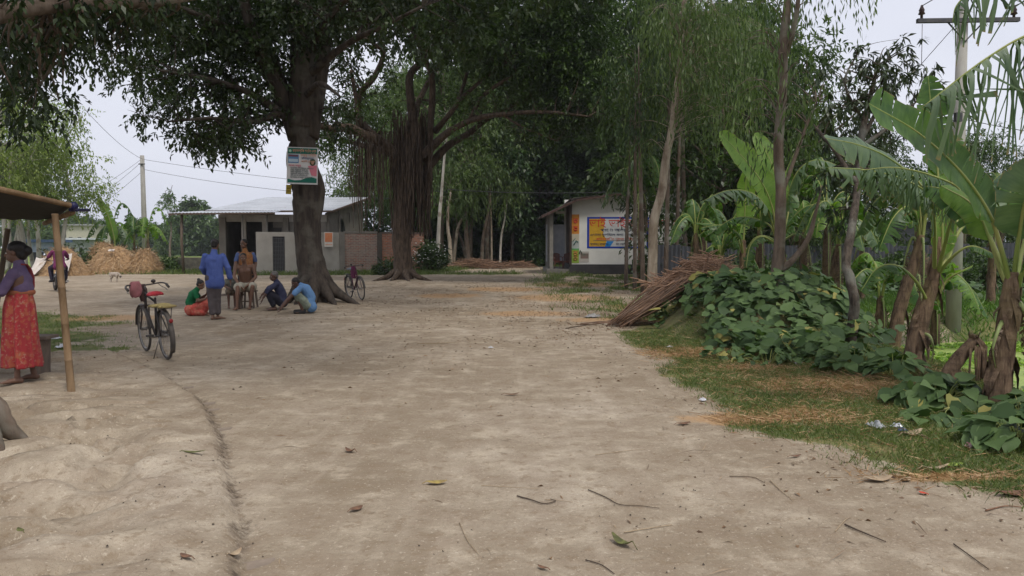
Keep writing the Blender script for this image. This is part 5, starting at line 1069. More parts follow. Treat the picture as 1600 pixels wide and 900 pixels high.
def add_leaf(root, pts, width, tatter=.3, mat=None, seed=0, stalk_r=.022, name='leaf', **kw):
    V, Fq, UV, val, P, acc = ban_leaf(pts, width, tatter, seed=seed, **kw)
    me = mesh_np(name, V, Fq, val, UV); o = link(name, me, mat or BAN, smooth=True); local(o, root)
    mb = MB(); mb.tube([Vector(p) for p in P], [stalk_r*(1.15-1.0*a) for a in acc], 6); s = mb.build('midrib', STALK if mat is not BANX else BANX); s.parent = o
    return o
def ban_trunk(root, pts, seed=0, flaps=14):
    r_ = random.Random(seed); mb = MB(); q = limb(mb, pts, 7, 14, .08, r_)
    o = mb.build('trunk', BTR, world_root=root); fl = MB()
    for _ in range(flaps):        # loose dry sheaths
        i = r_.randrange(3, len(q)-1); p = Vector(q[i][:3]); R_r = q[i][3]; a = r_.random()*6.283; d = Vector((math.cos(a), math.sin(a), 0)); s_ = Vector((-d.y, d.x, 0))
        l_ = r_.uniform(.12, .35)*min(1, R_r/.1+.2); w_ = R_r*r_.uniform(.3, .8); b0 = p+d*R_r*.9; e = p+d*(R_r+r_.uniform(.01, .06))-Vector((0, 0, l_)); m_ = (b0+e)/2+d*.02
        fl.add([b0-s_*w_, b0+s_*w_, m_+s_*w_*.8, m_-s_*w_*.8, e+s_*w_*.2, e-s_*w_*.2], [(0, 1, 2, 3), (3, 2, 4, 5)])
    f = fl.build('dry_sheath', BTR); f.parent = o
    return o
def PT(px, py, Y): return tuple(at(px, py, Y))
def plant(label, trunk, leaves, seed=0, flaps=14, name='banana_plant', cat='banana plant', group='banana plants on the right bank'):
    base = trunk[0]; root = empty(name, label, cat, (base[0], base[1], hz(base[0], base[1])), 0, group)
    ban_trunk(root, trunk, seed, flaps)
    for i, lf in enumerate(leaves):
        pts, width, tat, mat = lf[:4]; kw = lf[4] if len(lf) > 4 else {}
        add_leaf(root, [PT(*p) for p in pts], width, tat, mat, seed*20+i, name='leaf' if mat is not BANX else 'dead_leaf', **kw)
    return root
def tr4(px, py, Y, r): p = at(px, py, Y); return (p.x, p.y, p.z, r)
bA = on(1557, 640); yA = bA.y
plant('nearest banana plant at the right edge with a huge leaf reaching over the others', [(bA.x, yA, bA.z-.1, .115), tr4(1563, 585, yA, .105), tr4(1572, 520, yA, .09), tr4(1578, 465, yA, .078), tr4(1582, 425, yA, .05)],
      [([(1580, 450, yA), (1566, 395, yA-.05), (1546, 335, yA-.15), (1500, 268, yA-.3), (1435, 208, yA-.4), (1358, 162, yA-.5)], .50, .05, BAN, dict(fold=.12, nrm=(.15, -.85, .5), blade0=.28, k=9, blunt=True)),
       ([(1584, 440, yA), (1592, 370, yA-.1), (1608, 300, yA-.3), (1660, 262, yA-.5), (1740, 300, yA-.7)], .5, .05, BAND, dict(fold=.1, nrm=(-.2, -.8, .5), blade0=.25)),
       ([(1583, 450, yA), (1560, 400, yA+.2), (1535, 352, yA+.4), (1480, 300, yA+.7), (1440, 290, yA+.9)], .34, .25, BAN, dict(roll=.5, blade0=.4)),
       ([(1586, 450, yA), (1600, 380, yA+.3), (1640, 250, yA+.6), (1720, 150, yA+.8)], .5, .3, BAN, dict(roll=-.5)),
       ([(1578, 455, yA+.1), (1562, 420, yA+.2), (1545, 370, yA+.3), (1520, 320, yA+.4), (1470, 290, yA+.7)], .30, .05, BANY, dict(nrm=(0, -1, .1), blade0=.40)),
       ([(1590, 450, yA), (1600, 420, yA-.1), (1625, 380, yA-.2), (1690, 370, yA-.3)], .4, .4, BAN, {}),
       ([(1586, 470, yA), (1598, 480, yA-.1), (1612, 520, yA-.1), (1615, 590, yA-.1)], .22, .8, BANX, dict(blade0=.1)),
       ([(1568, 500, yA), (1560, 515, yA-.12), (1552, 545, yA-.14), (1556, 575, yA-.12)], .08, .5, BANX, dict(blade0=.05))], 1, 22)
bZ = (6.1, 6.9); 
plant('banana plant just past the right edge whose torn leaf hangs into the top right', [(bZ[0], bZ[1], hz(*bZ)-.1, .13), (bZ[0]+.05, bZ[1], 1.2, .11), (bZ[0]+.1, bZ[1], 2.2, .08)],
      [([(1860, 230, 6.9), (1800, 120, 6.8), (1700, 48, 6.7), (1620, 50, 6.6), (1540, 92, 6.6), (1440, 168, 6.6)], .62, 1.0, BAND, dict(roll=.25, droop=1.3, fold=-.5, blade0=.2, k=9)),
       ([(1860, 230, 6.9), (1760, 30, 6.8), (1640, -60, 6.8), (1540, -30, 6.8), (1497, 5, 6.8), (1488, 34, 6.8)], .45, .9, BAND, dict(droop=1.2)),
       ([(1860, 230, 6.9), (1900, 80, 6.9), (2000, 0, 6.8), (2100, 60, 6.8)], .6, .6, BAN, {}), ([(1860, 230, 6.9), (1880, 120, 7.2), (1890, 0, 7.9), (1850, -60, 8.8)], .6, .4, BAN, {})], 2, 12)
bB = on(1424, 575); yB = bB.y
plant('banana plant with a split brown stem in the middle of the right bank', [(bB.x, yB, bB.z-.1, .115), tr4(1432, 530, yB, .105), tr4(1444, 480, yB, .095), tr4(1456, 445, yB, .075), tr4(1462, 405, yB, .06), tr4(1466, 370, yB, .03)],
      [([(1460, 430, yB), (1458, 350, yB-.1), (1440, 292, yB-.2), (1390, 248, yB-.4), (1340, 226, yB-.5), (1290, 216, yB-.6)], .56, .22, BAND, dict(fold=-.2, nrm=(.1, -.75, .65), blade0=.35)),
       ([(1460, 430, yB), (1460, 350, yB-.3), (1450, 305, yB-.5), (1410, 280, yB-.7), (1355, 266, yB-.9), (1294, 262, yB-1)], .50, .5, BAND, dict(fold=-.35, nrm=(.1, -.6, .8), blade0=.3)),
       ([(1464, 430, yB), (1485, 350, yB-.5), (1500, 300, yB-.7), (1460, 276, yB-.9), (1400, 262, yB-1.1), (1345, 266, yB-1.2)], .42, .9, BAND, dict(fold=-.5, roll=.5, blade0=.35, droop=.9)),
       ([(1463, 440, yB), (1470, 400, yB), (1472, 350, yB), (1468, 300, yB+.1), (1456, 255, yB+.2)], .38, .05, BANY, dict(nrm=(.3, -1, .1), blade0=.2, fold=.12)),
       ([(1464, 430, yB), (1468, 330, yB+.1), (1462, 230, yB+.2), (1455, 170, yB+.2), (1450, 118, yB+.2)], .46, .05, BAN, dict(nrm=(.2, -1, .1), blade0=.5, fold=.15)),
       ([(1466, 430, yB), (1500, 360, yB+.2), (1545, 315, yB+.3), (1600, 300, yB+.4), (1660, 330, yB+.5)], .45, .6, BAN, dict(fold=-.5)),
       ([(1466, 430, yB), (1490, 380, yB+.4), (1500, 280, yB+.8), (1492, 210, yB+1)], .4, .05, BAN, dict(nrm=(-.3, -1, .2), blade0=.45)),
       ([(1464, 430, yB), (1492, 398, yB-.2), (1520, 385, yB-.3), (1560, 400, yB-.4)], .2, .3, BAN, dict(blade0=.6)),
       ([(1452, 478, yB), (1430, 438, yB-.2), (1400, 415, yB-.4), (1370, 420, yB-.5), (1345, 455, yB-.6)], .30, .5, BAN, dict(blade0=.45)),
       ([(1462, 470, yB), (1478, 440, yB), (1500, 425, yB-.1), (1520, 415, yB-.1)], .05, .1, BANY, dict(blade0=.7)),
       ([(1445, 480, yB), (1436, 450, yB-.05), (1436, 430, yB-.05), (1440, 470, yB-.15)], .06, .4, BANX, dict(blade0=.2)),
       ([(1436, 520, yB), (1452, 525, yB-.15), (1458, 545, yB-.15), (1455, 565, yB-.15)], .06, .4, BANX, dict(blade0=.2))], 3, 26)
bD = at(1222, 470, 16.0)
plant('bright banana plant behind the slim trunk on the mound, two leaves raised', [(bD.x, 16, .2, .14), tr4(1220, 430, 16, .13), tr4(1218, 390, 16, .11), tr4(1216, 355, 16, .07)],
      [([(1214, 385, 16), (1208, 330, 15.9), (1190, 285, 15.8), (1160, 245, 15.7), (1124, 206, 15.6)], .60, .05, BANY, dict(nrm=(.2, -.9, .4), fold=.12, blade0=.25)),
       ([(1216, 385, 16), (1216, 320, 16.1), (1210, 270, 16.2), (1196, 235, 16.3), (1178, 208, 16.4)], .5, .05, BANY, dict(nrm=(.2, -1, .2), fold=.1, blade0=.3)),
       ([(1214, 380, 16), (1200, 330, 15.6), (1175, 302, 15.4), (1135, 298, 15.2), (1094, 316, 15.1)], .5, .75, BAND, dict(fold=-.5, blade0=.25)),
       ([(1218, 385, 16), (1228, 320, 15.9), (1245, 270, 15.8), (1275, 250, 15.7), (1320, 262, 15.6)], .5, .6, BAND, dict(fold=-.5)),
       ([(1218, 385, 16), (1240, 340, 15.6), (1270, 320, 15.4), (1310, 335, 15.2)], .45, .6, BAN, {}),
       ([(1216, 385, 16), (1200, 350, 16.4), (1150, 340, 16.8), (1100, 372, 17)], .45, .6, BAN, {}),
       ([(1217, 385, 16), (1232, 330, 16.4), (1226, 280, 16.8), (1240, 240, 17)], .45, .2, BAN, dict(roll=.8)),
       ([(1218, 380, 16), (1245, 365, 15.7), (1262, 380, 15.6), (1268, 420, 15.5)], .35, .9, BANX, dict(droop=.8)),
       ([(1212, 380, 16), (1190, 370, 15.8), (1172, 385, 15.7), (1165, 425, 15.6)], .3, .6, BAN, dict(droop=.8))], 4, 14)
bE = at(1161, 440, 17.5)
plant('young banana plant with one upright pale leaf behind the stick heap', [(bE.x, 17.5, .2, .09), tr4(1161, 410, 17.5, .08), tr4(1162, 375, 17.5, .045)],
      [([(1161, 400, 17.5), (1163, 350, 17.5), (1165, 300, 17.5), (1166, 264, 17.4)], .46, .05, BANY, dict(nrm=(.2, -1, .1), blade0=.38, fold=.1)),
       ([(1161, 400, 17.5), (1150, 370, 17.3), (1120, 352, 17.1), (1085, 348, 17)], .2, .1, BAN, dict(blade0=.6)),
       ([(1161, 400, 17.5), (1155, 368, 17.2), (1130, 352, 17), (1095, 356, 16.9)], .3, .6, BAN, {}), ([(1162, 400, 17.5), (1180, 372, 17.3), (1205, 372, 17.2), (1230, 400, 17)], .35, .5, BAN, {})], 5, 6)
sb = on(1476, 598); yS = sb.y                                       # snapped stem
root = empty('broken_banana_stem', 'snapped brown banana stem with its top folded down, between two banana plants', 'banana stump', tuple(sb), 0)
ban_trunk(root, [(sb.x, yS, sb.z-.1, .10), tr4(1487, 577, yS, .08), tr4(1503, 554, yS, .068), tr4(1527, 527, yS, .05)], 6, 12)
r_ = random.Random(9); mb = MB(); limb(mb, [tr4(1524, 530, yS, .02), tr4(1534, 540, yS-.05, .038), tr4(1537, 570, yS-.05, .034), tr4(1532, 605, yS-.03, .028), tr4(1528, 640, yS, .02)], 7, 8, .7, r_)
for _ in range(12):
    a_ = at(1520+r_.uniform(-5, 8), 528, yS-.05); mb.tube([a_, a_+Vector((r_.uniform(-.03, .03), -.02, r_.uniform(.02, .09)))], [.012, .003], 4)
for _ in range(9):
    x_ = r_.uniform(1505, 1542); y0 = 540+abs(x_-1525)*.5; mb.tube([at(x_, y0, yS-.09), at(x_+r_.uniform(-4, 4), y0+r_.uniform(20, 60), yS-.1), at(x_+r_.uniform(-8, 6), y0+r_.uniform(50, 90), yS-.09)], [.018, .012, .003], 4)
mb.build('folded_top', BTR, world_root=root)
def gen_banana(label, x, y, H, nleaf, seed, Lf=2.0, W=.5, group='banana plants on the right bank', mats=(BAN, BAND, BAN, BANY), tat=.6, dead=2, lean=.0, bend=1.0, z=None):
    r_ = random.Random(seed); z0 = hz(x, y) if z is None else z; root = empty('banana_plant', label, 'banana plant', (x, y, z0), 0, group)
    top = (x+lean, y, z0+H); ban_trunk(root, [(x, y, z0-.1, .115), (x+lean*.3, y, z0+H*.4, .10), (x+lean*.8, y, z0+H*.8, .08), (*top, .05)], seed, 10)
    for i in range(nleaf+dead):
        a = i*2.4+r_.random()*.8; d = i >= nleaf; up = 0 if d else r_.uniform(.35, 1.0)*(1 if i % 3 else 1.35); l_ = Lf*r_.uniform(.75, 1.1)*(.7 if d else 1)
        ca, sa = math.cos(a), math.sin(a); hx = l_*(.75-.25*min(1, up))
        zz = [(0, -.15), (.10, .25*up+.12), (.35, .50*up+.15), (.7, (.60*up-.05*bend)), (1, (.62*up-.42*bend))] if not d else [(0, -.1), (.12, .05), (.22, -.25), (.26, -.65), (.28, -.95)]
        pts = [(top[0]+ca*hx*q, top[1]+sa*hx*q, top[2]-.1+l_*s) for q, s in zz]
        add_leaf(root, pts, W*r_.uniform(.8, 1.1)*(.5 if d else 1), tat*r_.uniform(.5, 1.3) if not d else .9, BANX if d else mats[i % len(mats)], seed*30+i, name='dead_leaf' if d else 'leaf', roll=r_.uniform(-.4, .4), stalk_r=.02, k=5)
    return root
gen_banana('bright green banana plant between the mound and the split stem plant', at(1375, 490, 15.5).x, 15.5, 1.6, 7, 31, 1.7, .5, mats=(BANY, BAN, BAN))
gen_banana('banana plant rising behind the right side of the mound', at(1290, 480, 17).x, 17, 2.1, 7, 32, 1.9, .5, mats=(BAN, BANY, BAND))
gen_banana('young bright banana plant just left of the power pole foot', at(1462, 480, 16.5).x, 16.5, 1.3, 6, 33, 1.5, .42, mats=(BANY, BAN))
gen_banana('banana plant behind the bright raised-leaf plant', at(1185, 450, 20.5).x, 20.5, 2.0, 7, 34, 1.8, .5, mats=(BAN, BANY, BAN))
gen_banana('low spreading banana plant beside the stick heap', at(1125, 450, 20).x, 20, 1.2, 6, 35, 1.5, .42, mats=(BANY, BAN, BAN))
gen_banana('leaning thick brown banana plant behind the mango trunk', at(1392, 500, 12.3).x, 12.3, 2.0, 6, 11, 1.8, .48, lean=.45)
gen_banana('shaded banana plant right behind the mango tree', at(1300, 480, 15).x, 15.0, 1.7, 6, 12, 1.6, .45, lean=.1)
gen_banana('banana plant in front of the fence, left of the power pole', at(1430, 480, 19).x, 19, 1.9, 7, 13, 1.8, .5)
gen_banana('banana plant in front of the fence, just right of the power pole', at(1548, 470, 20).x, 20, 2.2, 7, 14, 1.9, .5)
gen_banana('banana plant at the far right before the iron fence', at(1590, 470, 22).x, 22, 2.6, 7, 15, 2.0, .55)
gen_banana('banana plant behind the fence with leaves above the far right', at(1560, 470, 30).x, 30, 3.4, 7, 16, 2.2, .6)
gen_banana('broad banana clump plant behind the fence right of the mango tree', at(1500, 470, 29).x, 29, 2.7, 7, 17, 2.2, .6)
gen_banana('banana plant deep in shade right of the slim mound trunk', at(1255, 470, 19).x, 19, 1.9, 6, 18, 1.7, .45)
gen_banana('low banana plant between the mound and the fence', at(1345, 470, 21).x, 21, 1.6, 6, 19, 1.6, .45)
gen_banana('banana plant just right of the pale eucalyptus by the fence', at(1100, 455, 23).x, 23, 2.0, 6, 20, 1.7, .45)
gen_banana('stocky banana trunk behind the top of the stick heap', at(1095, 440, 20).x, 20, 1.9, 5, 21, 1.3, .4, mats=(BAN,), lean=-.15)
gen_banana('banana plant with drooping leaves across the shop sign', at(1000, 440, 30).x, 30, 3.6, 7, 22, 2.4, .6, bend=1.3, dead=6, group='banana plants on the right bank')
GL = 'banana plants behind the haystacks'
gen_banana('banana plant with a tall raised leaf behind the big haystack', at(176, 410, 54).x, 54, 2.3, 6, 23, 3.0, .75, group=GL, z=-.2)
gen_banana('middle banana plant behind the haystacks', at(205, 410, 54).x, 54.5, 2.2, 7, 24, 2.6, .75, group=GL, z=-.2)
gen_banana('banana plant beside the left power pole', at(232, 410, 54).x, 54, 2.4, 6, 25, 2.6, .7, group=GL, mats=(BANY, BAN, BANY), z=-.2)
rr = empty('banana_leaf_shoot', 'single tall upright banana leaf rising behind the haystack', 'banana shoot', (at(178, 405, 53).x, 53, -.2), 0)
add_leaf(rr, [PT(180, 395, 53), PT(178, 370, 53), PT(168, 335, 53), PT(152, 309, 53)], .65, .05, BANY, 77, roll=1.2, blade0=.2, stalk_r=.05)

# ================================================================ broad-leaved ground plants
def heart(C, D, Nn, S_, val):       # heart-shaped leaf blades
    s = norm(np.cross(D, Nn)); u = np.cross(s, D); n = len(C); S_ = S_[:, None]
    prof = [(-.06, 0, .0), (-.16, .26, .02), (.10, .46, .06), (.45, .40, .05), (.80, .16, -.03), (1.0, 0, -.14)]
    V = np.empty((n, 11, 3)); k = 0
    for (a, b_, c) in prof: V[:, k] = C+(D*a+s*b_+u*c)*S_; k += 1
    for (a, b_, c) in prof[1:5]: V[:, k] = C+(D*a-s*b_+u*c)*S_; k += 1
    V[:, 10] = C+(D*.45+u*-.04)*S_
    q = np.array([(0, 1, 2, 10), (10, 2, 3, 4), (0, 10, 7, 6), (10, 9, 8, 7)]); tri = np.array([(10, 4, 5, 5), (10, 5, 9, 9)])
    Fq = (np.arange(n)[:, None, None]*11+q[None]).reshape(-1, 4)
    T3 = (np.arange(n)[:, None, None]*11+np.array([(10, 4, 5), (10, 5, 9)])[None]).reshape(-1, 3)
    return V.reshape(-1, 3), Fq, T3, np.repeat(val, 11)
def mesh_mixed(name, V, Fq, T3, v):
    me = bpy.data.meshes.new(name); me.vertices.add(len(V)); me.vertices.foreach_set('co', np.asarray(V, np.float32).ravel())
    nl = Fq.size+T3.size; me.loops.add(nl); me.loops.foreach_set('vertex_index', np.concatenate([Fq.ravel(), T3.ravel()]).astype(np.int32))
    me.polygons.add(len(Fq)+len(T3)); ls = np.concatenate([np.arange(len(Fq))*4, Fq.size+np.arange(len(T3))*3]).astype(np.int32); me.polygons.foreach_set('loop_start', ls)
    me.update(calc_edges=True); a = me.attributes.new('v', 'FLOAT', 'POINT'); a.data.foreach_set('value', np.asarray(v, np.float32)); return me
HL = leafmat('gourd_leaf', (.018, .045, .014), (.115, .18, .060), .22, rough=.6, spec=.25, odd=(.30, .27, .08))
def cover(xy, h0, h1, s0, s1, seed, outward=None):
    g = np.random.default_rng(seed); n = len(xy); x, y = xy[:, 0], xy[:, 1]; z = hgt(x, y)+h0+(h1-h0)*g.random(n)
    a = g.random(n)*6.283; D = np.stack([np.cos(a), np.sin(a), -.25+.25*g.normal(size=n)], 1)
    e = .05; gxn = -(hgt(x+e, y)-hgt(x-e, y))/(2*e); gyn = -(hgt(x, y+e)-hgt(x, y-e))/(2*e)
    Nn = norm(np.stack([gxn*.8, gyn*.8-.25, np.ones(n)], 1)+.35*g.normal(size=(n, 3)))
    if outward is not None:
        o_ = np.stack([x-outward[0], y-outward[1]], 1); o_ /= np.maximum(.05, np.linalg.norm(o_, axis=1, keepdims=True)); D[:, :2] = D[:, :2]*.7+o_; Nn[:, :2] += o_*.35; Nn = norm(Nn)
    D = norm(D-Nn*np.sum(D*Nn, 1, keepdims=True)); S_ = s0+(s1-s0)*g.random(n)
    return np.stack([x, y, z], 1), D, Nn, S_, g.random(n)
g = np.random.default_rng(77)
def region(n, fn, box):
    x = box[0]+(box[1]-box[0])*g.random(n); y = box[2]+(box[3]-box[2])*g.random(n); k = g.random(n) < fn(x, y); return np.stack([x[k], y[k]], 1)
mpoly = [(2.75, 15.6), (2.75, 14.3)]+[G2(*p) for p in ((1050, 500), (1085, 525), (1130, 548), (1185, 566), (1280, 572), (1330, 555), (1420, 540))]+[(6.0, 11.5), (6.3, 14), (6.2, 18), (3.9, 18.5), (3.1, 15.5)]
mf = lambda x, y: sst(-.15, .25, poly_sd(x, y, mpoly))*sst(.22, .42, fbm(x*1.5, y*1.5))
xy = region(5200, mf, (2.5, 6.6, 9.5, 18.6))
C, D, Nn, S_, v = cover(xy, .02, .40, .06, .24, 5); V, Fq, T3, vv = heart(C, D, Nn, S_, v)
tag(link('gourd_vines', mesh_mixed('gourd_vines', V, Fq, T3, vv), HL), 'mass of broad green vine leaves covering the earth mound', 'vines', kind='stuff')
xy = region(5000, lambda x, y: sst(.1, .4, poly_sd(x, y, [(5.2, 9.2), (4.6, 10.5), (6, 20), (8.5, 24), (20, 25), (20, 21.5), (9, 20), (6.4, 17)]))*sst(.35, .5, fbm(x, y)), (4, 20, 9, 26))
C, D, Nn, S_, v = cover(xy, .04, .5, .12, .24, 6); V, Fq, T3, vv = heart(C, D, Nn, S_, v)
tag(link('undergrowth', mesh_mixed('undergrowth', V, Fq, T3, vv), leafmat('under_leaf', (.03, .07, .02), (.10, .17, .05), .25)), 'low tangled leafy undergrowth beneath the banana plants', 'undergrowth', kind='stuff')
def bush(label, px, py, rad, h, n, s0, s1, seed, mat=None, name='leafy_plant', cat='plant', group='broad-leaved plants along the verge'):
    c = on(px, py); gg = np.random.default_rng(seed); a = gg.random(n)*6.283; r = np.sqrt(gg.random(n))*rad*np.array([1.0])
    xy = np.stack([c.x+r*np.cos(a), c.y+r*np.sin(a)*.8], 1); C, D, Nn, S_, v = cover(xy, 0, 0.01, s0, s1, seed, (c.x, c.y))
    C[:, 2] += h*(1-(r/rad)**2*.75)*(.45+.55*gg.random(n)); root = empty(name, label, cat, tuple(c), 0, group)
    V, Fq, T3, vv = heart(C, D, Nn, S_, v); o = link('foliage', mesh_mixed('foliage', V, Fq, T3, vv), mat or HL); local(o, root)
    mb = MB()
    for i in range(0, n, 2):
        b_ = Vector((c.x+(C[i, 0]-c.x)*.35, c.y+(C[i, 1]-c.y)*.35, c.z-.02)); t_ = Vector(C[i]); mb.tube([b_, (b_+t_)/2+Vector((0, 0, .04)), t_], [.006, .005, .003], 4, 0, False)
    mb.build('stems', STALK, world_root=root); return root
bush('broad-leaved plant at the right edge of the verge, nearest of all', 1592, 700, .36, .34, 60, .13, .22, 1)
bush('broad-leaved clump spread between the torn stem and the nearest banana plant', 1462, 630, .48, .30, 85, .12, .20, 2)
bush('low trailing clump of broad leaves just above the silver foil litter', 1468, 658, .30, .12, 30, .11, .17, 3)
bush('bushy broad-leaved plant left of the split banana stem', 1338, 575, .48, .34, 85, .11, .17, 4)
bush('broad-leaved clump at the foot of the split banana stem', 1398, 590, .36, .26, 46, .11, .18, 8)
bush('broad-leaved plant pressed against the right frame edge behind the nearest one', 1600, 655, .35, .30, 50, .13, .2, 9)
bush('small grey-green weed rosette in front of the mound', 1135, 560, .32, .20, 42, .07, .13, 5)
bush('small weed clump beside the blue plastic scrap', 1200, 568, .42, .22, 60, .07, .12, 6)
bush('weed clump at the foot of the mango trunk', 1305, 560, .38, .25, 52, .08, .13, 7)
fw = Vector((X_(671, 46), 46, 0))
def shrub(label, x, y, rx, h, n, Ls, Ws, seed, mat, name='shrub', cat='shrub', group=None, z=None, flowers=False, rz=None):
    gg = np.random.default_rng(seed); z0 = hz(x, y) if z is None else z; root = empty(name, label, cat, (x, y, z0), 0, group)
    cl = []
    for _ in range(24):
        a = gg.random()*6.283; r = rx*.75*math.sqrt(gg.random()); zz = h*(.12+.72*gg.random()*(1-(r/rx)**2)); s = rx*.33; cl.append((x+r*math.cos(a), y+r*math.sin(a), z0+zz, s, s, s*.9))
    V, Fq, vv = crown(cl, n/24/((rx*.33)**2*.93)*1.0, Ls, Ws, .2, seed, twL=Ls*2); o = link('foliage', mesh_np('foliage', V, Fq, vv), mat); local(o, root)
    mb = MB(); r_ = random.Random(seed)
    for c in cl: mb.tube([(x+r_.uniform(-.1, .1), y, z0-.05), ((x+c[0])/2, (y+c[1])/2, (z0+c[2])/2+.1), c[:3]], [.03, .02, .008], 5, 0, False)
    mb.build('stems', B_MID, world_root=root)
    if flowers:
        f = MB()
        for _ in range(70):
            a = gg.random()*6.283; r = rx*.95*gg.random()**.4; zz = h*(.35+.65*gg.random())*(1-.3*(r/rx)**2); p = Vector((x+r*math.cos(a), y-abs(r*math.sin(a)), z0+zz))
            f.ell(p, (.045, .045, .03), 5, 3)
        f.build('blossom', surf('white_petal', (.75, .76, .7), (.6, .62, .55)), world_root=root)
    return root
shrub('round shrub dotted with white blossoms right of the banyan', fw.x, fw.y, 1.15, 2.1, 3000, .16, .10, 1, L_BAN, name='flowering_shrub', flowers=True)
shrub('low green shrub against the brick wall left of the banyan', at(610, 415, 42).x, 42, .9, 1.0, 1200, .15, .09, 2, L_BAN)
GS = 'dark undergrowth shrubs at the foot of the wood'
ws = shrub('dark shrub at the foot of the wood behind the road end', 0, 66, 2.6, 3.6, 2600, .4, .2, 3, L_DRK, group=GS)
for (x, y, s_) in [(-3.5, 62, .9), (3.4, 62, 1), (6.5, 60, 1.1), (9.5, 58, 1), (12.5, 60, 1.2), (-6.5, 66, 1.1), (-1.5, 68, 1.2), (4, 70, 1.3), (8, 68, 1.2), (15.5, 57, 1.1), (18.5, 55, 1), (-9.5, 66, 1), (-12.5, 68, 1.1), (1.2, 64, .8), (-4.8, 72, 1.3), (13, 52, .9), (16, 50, .9), (10.5, 53, .9), (-15, 70, 1.1), (21.5, 50, .9), (9, 50, .8), (2.4, 60, .7)]:
    dup(ws, (x, y, 0), R_.random()*6, s_, 'dark shrub at the foot of the wood behind the road end', GS)
GY = 'green shrubs in the yard behind the fence'
yb = shrub('leafy green shrub behind the iron fence on the right', 12, 29, 1.6, 2.2, 2600, .22, .1, 4, L_BAN, group=GY)
for (x, y, s_) in [(9.3, 29.5, 1.1), (14.5, 30, 1), (17.5, 29.5, 1.05), (20.5, 30, 1), (7.5, 28.5, .8), (5.9, 29, .8), (8, 25.5, .7), (10, 24.6, .6), (23.5, 30, 1), (11.5, 25, .6), (6.5, 25.6, .55), (7.2, 24.3, .5), (9.1, 25.8, .6), (12.8, 25.6, .7), (14.2, 25, .65), (15.8, 25.8, .7), (17.2, 25.2, .6), (19, 25.8, .7), (8.6, 22.6, .42), (7.6, 21.2, .38)]:
    dup(yb, (x, y, 0), R_.random()*6, s_, 'leafy green shrub behind the iron fence on the right', GY)
for (px, y, rx, h, lab) in [(118, 50, 1.7, 2.0, 'dark green bush left of the haystack'), (138, 48, 1.3, 1.5, 'brownish bush touching the big haystack'), (262, 47, .9, 1.0, 'low green bush right of the small haystack'), (90, 52, 1.3, 1.8, 'olive bush behind the motorcyclist'), (250, 46, .8, .8, 'pale green weeds in front of the low dark wall')]:
    shrub(lab, at(px, 410, y).x, y, rx, h, 1500, .17, .08, int(px), L_BAN if px > 100 else L_EUC)
# ================================================================ bamboo shelter at the left edge
BAMB = barkmat('bamboo', (.14, .088, .046), (.26, .175, .10), (.14, .09, .055), 10, .3, .005)
def bamboo(mb, a, b, r0, r1, step=.32, n=10):
    a, b = Vector(a), Vector(b); L_ = (b-a).length; k = max(2, int(L_/step)); pts = []; rs = []
    for i in range(k+1):
        for dq, dr in ((-.02, 1.0), (0, 1.10), (.02, 1.0)):
            q = i/k+dq*.35/L_; pts.append(a.lerp(b, q)); rs.append((r0+(r1-r0)*q)*dr)
    mb.tube(pts, rs, n)
sh = empty('bamboo_shelter', 'bamboo shelter with a sagging dark mat roof at the left edge', 'shelter', (-5.6, 9.0, 0))
f0 = on(112, 612); c1 = at(86, 340, f0.y+.1); mb = MB(); bamboo(mb, (f0.x, f0.y, f0.z-.05), (c1.x, c1.y, c1.z+.03), .037, .032); local(mb.build('post', BAMB), sh)
f1 = (at(-12, 470, 9.9)); g1_ = Vector((f1.x-.1, 9.9, -.05)); mb = MB(); bamboo(mb, g1_, at(12, 358, 9.9), .035, .032); local(mb.build('post', surf('bamboo_dark', (.07, .05, .035), (.11, .08, .055), 8, stretch=(1, 1, .2))), sh)
for (x_, y_) in ((-8.3, 8.4), (-8.4, 10.4)): mb = MB(); bamboo(mb, (x_, y_, -.05), (x_, y_, 2.5), .045, .04); local(mb.build('post', BAMB), sh)
e0 = at(112, 322, 8.1); e1 = at(-40, 287, 7.3); e1x = e0+(e1-e0)*2.6
mb = MB(); bamboo(mb, e0+Vector((.02, 0, 0)), e1x, .027, .032); local(mb.build('edge_pole', BAMB), sh)
mb = MB(); mb.ell(e0+Vector((.02, 0, 0)), (.05, .045, .045), 8, 6); mb.tube([e0+Vector((-.02, 0, -.04)), e0+Vector((-.10, .5, -.02))], .018, 6); local(mb.build('plastic_lashing', surf('plastic_navy', (.015, .015, .07), rough=.4)), sh)
MAT_ = surf('woven_mat', (.040, .037, .033), (.022, .020, .018), 14, .9, .5, .01, stretch=(1, 4, 1))
mb = MB(); n1_, n2_ = 26, 14; vs = []; e_b0 = at(88, 341, 10.3); e_b1 = e_b0+(e1x-e0); 
for lay in (0, .03):
    for i in range(n1_+1):
        for j in range(n2_+1):
            u, v_ = i/n1_, j/n2_; p = (e0.lerp(e1x, u)).lerp(e_b0.lerp(e_b1, u), v_); sag = -.20*math.sin(min(1, v_*1.05)*math.pi*.62)*math.sin(min(1, u*3.2)*math.pi/2)*(1-.25*math.sin(u*9))
            vs.append(p+Vector((0, 0, sag+lay+.012*math.sin(u*60)*math.sin(v_*30))))
q_ = (n1_+1)*(n2_+1); fs = []
for i in range(n1_):
    for j in range(n2_):
        a_ = i*(n2_+1)+j; b_ = a_+n2_+1; fs += [(a_, a_+1, b_+1, b_), (q_+a_, q_+b_, q_+b_+1, q_+a_+1)]
for i in range(n1_):
    a_ = i*(n2_+1); b_ = a_+n2_+1; fs += [(a_, b_, q_+b_, q_+a_), (a_+n2_, q_+a_+n2_, q_+b_+n2_, b_+n2_)]
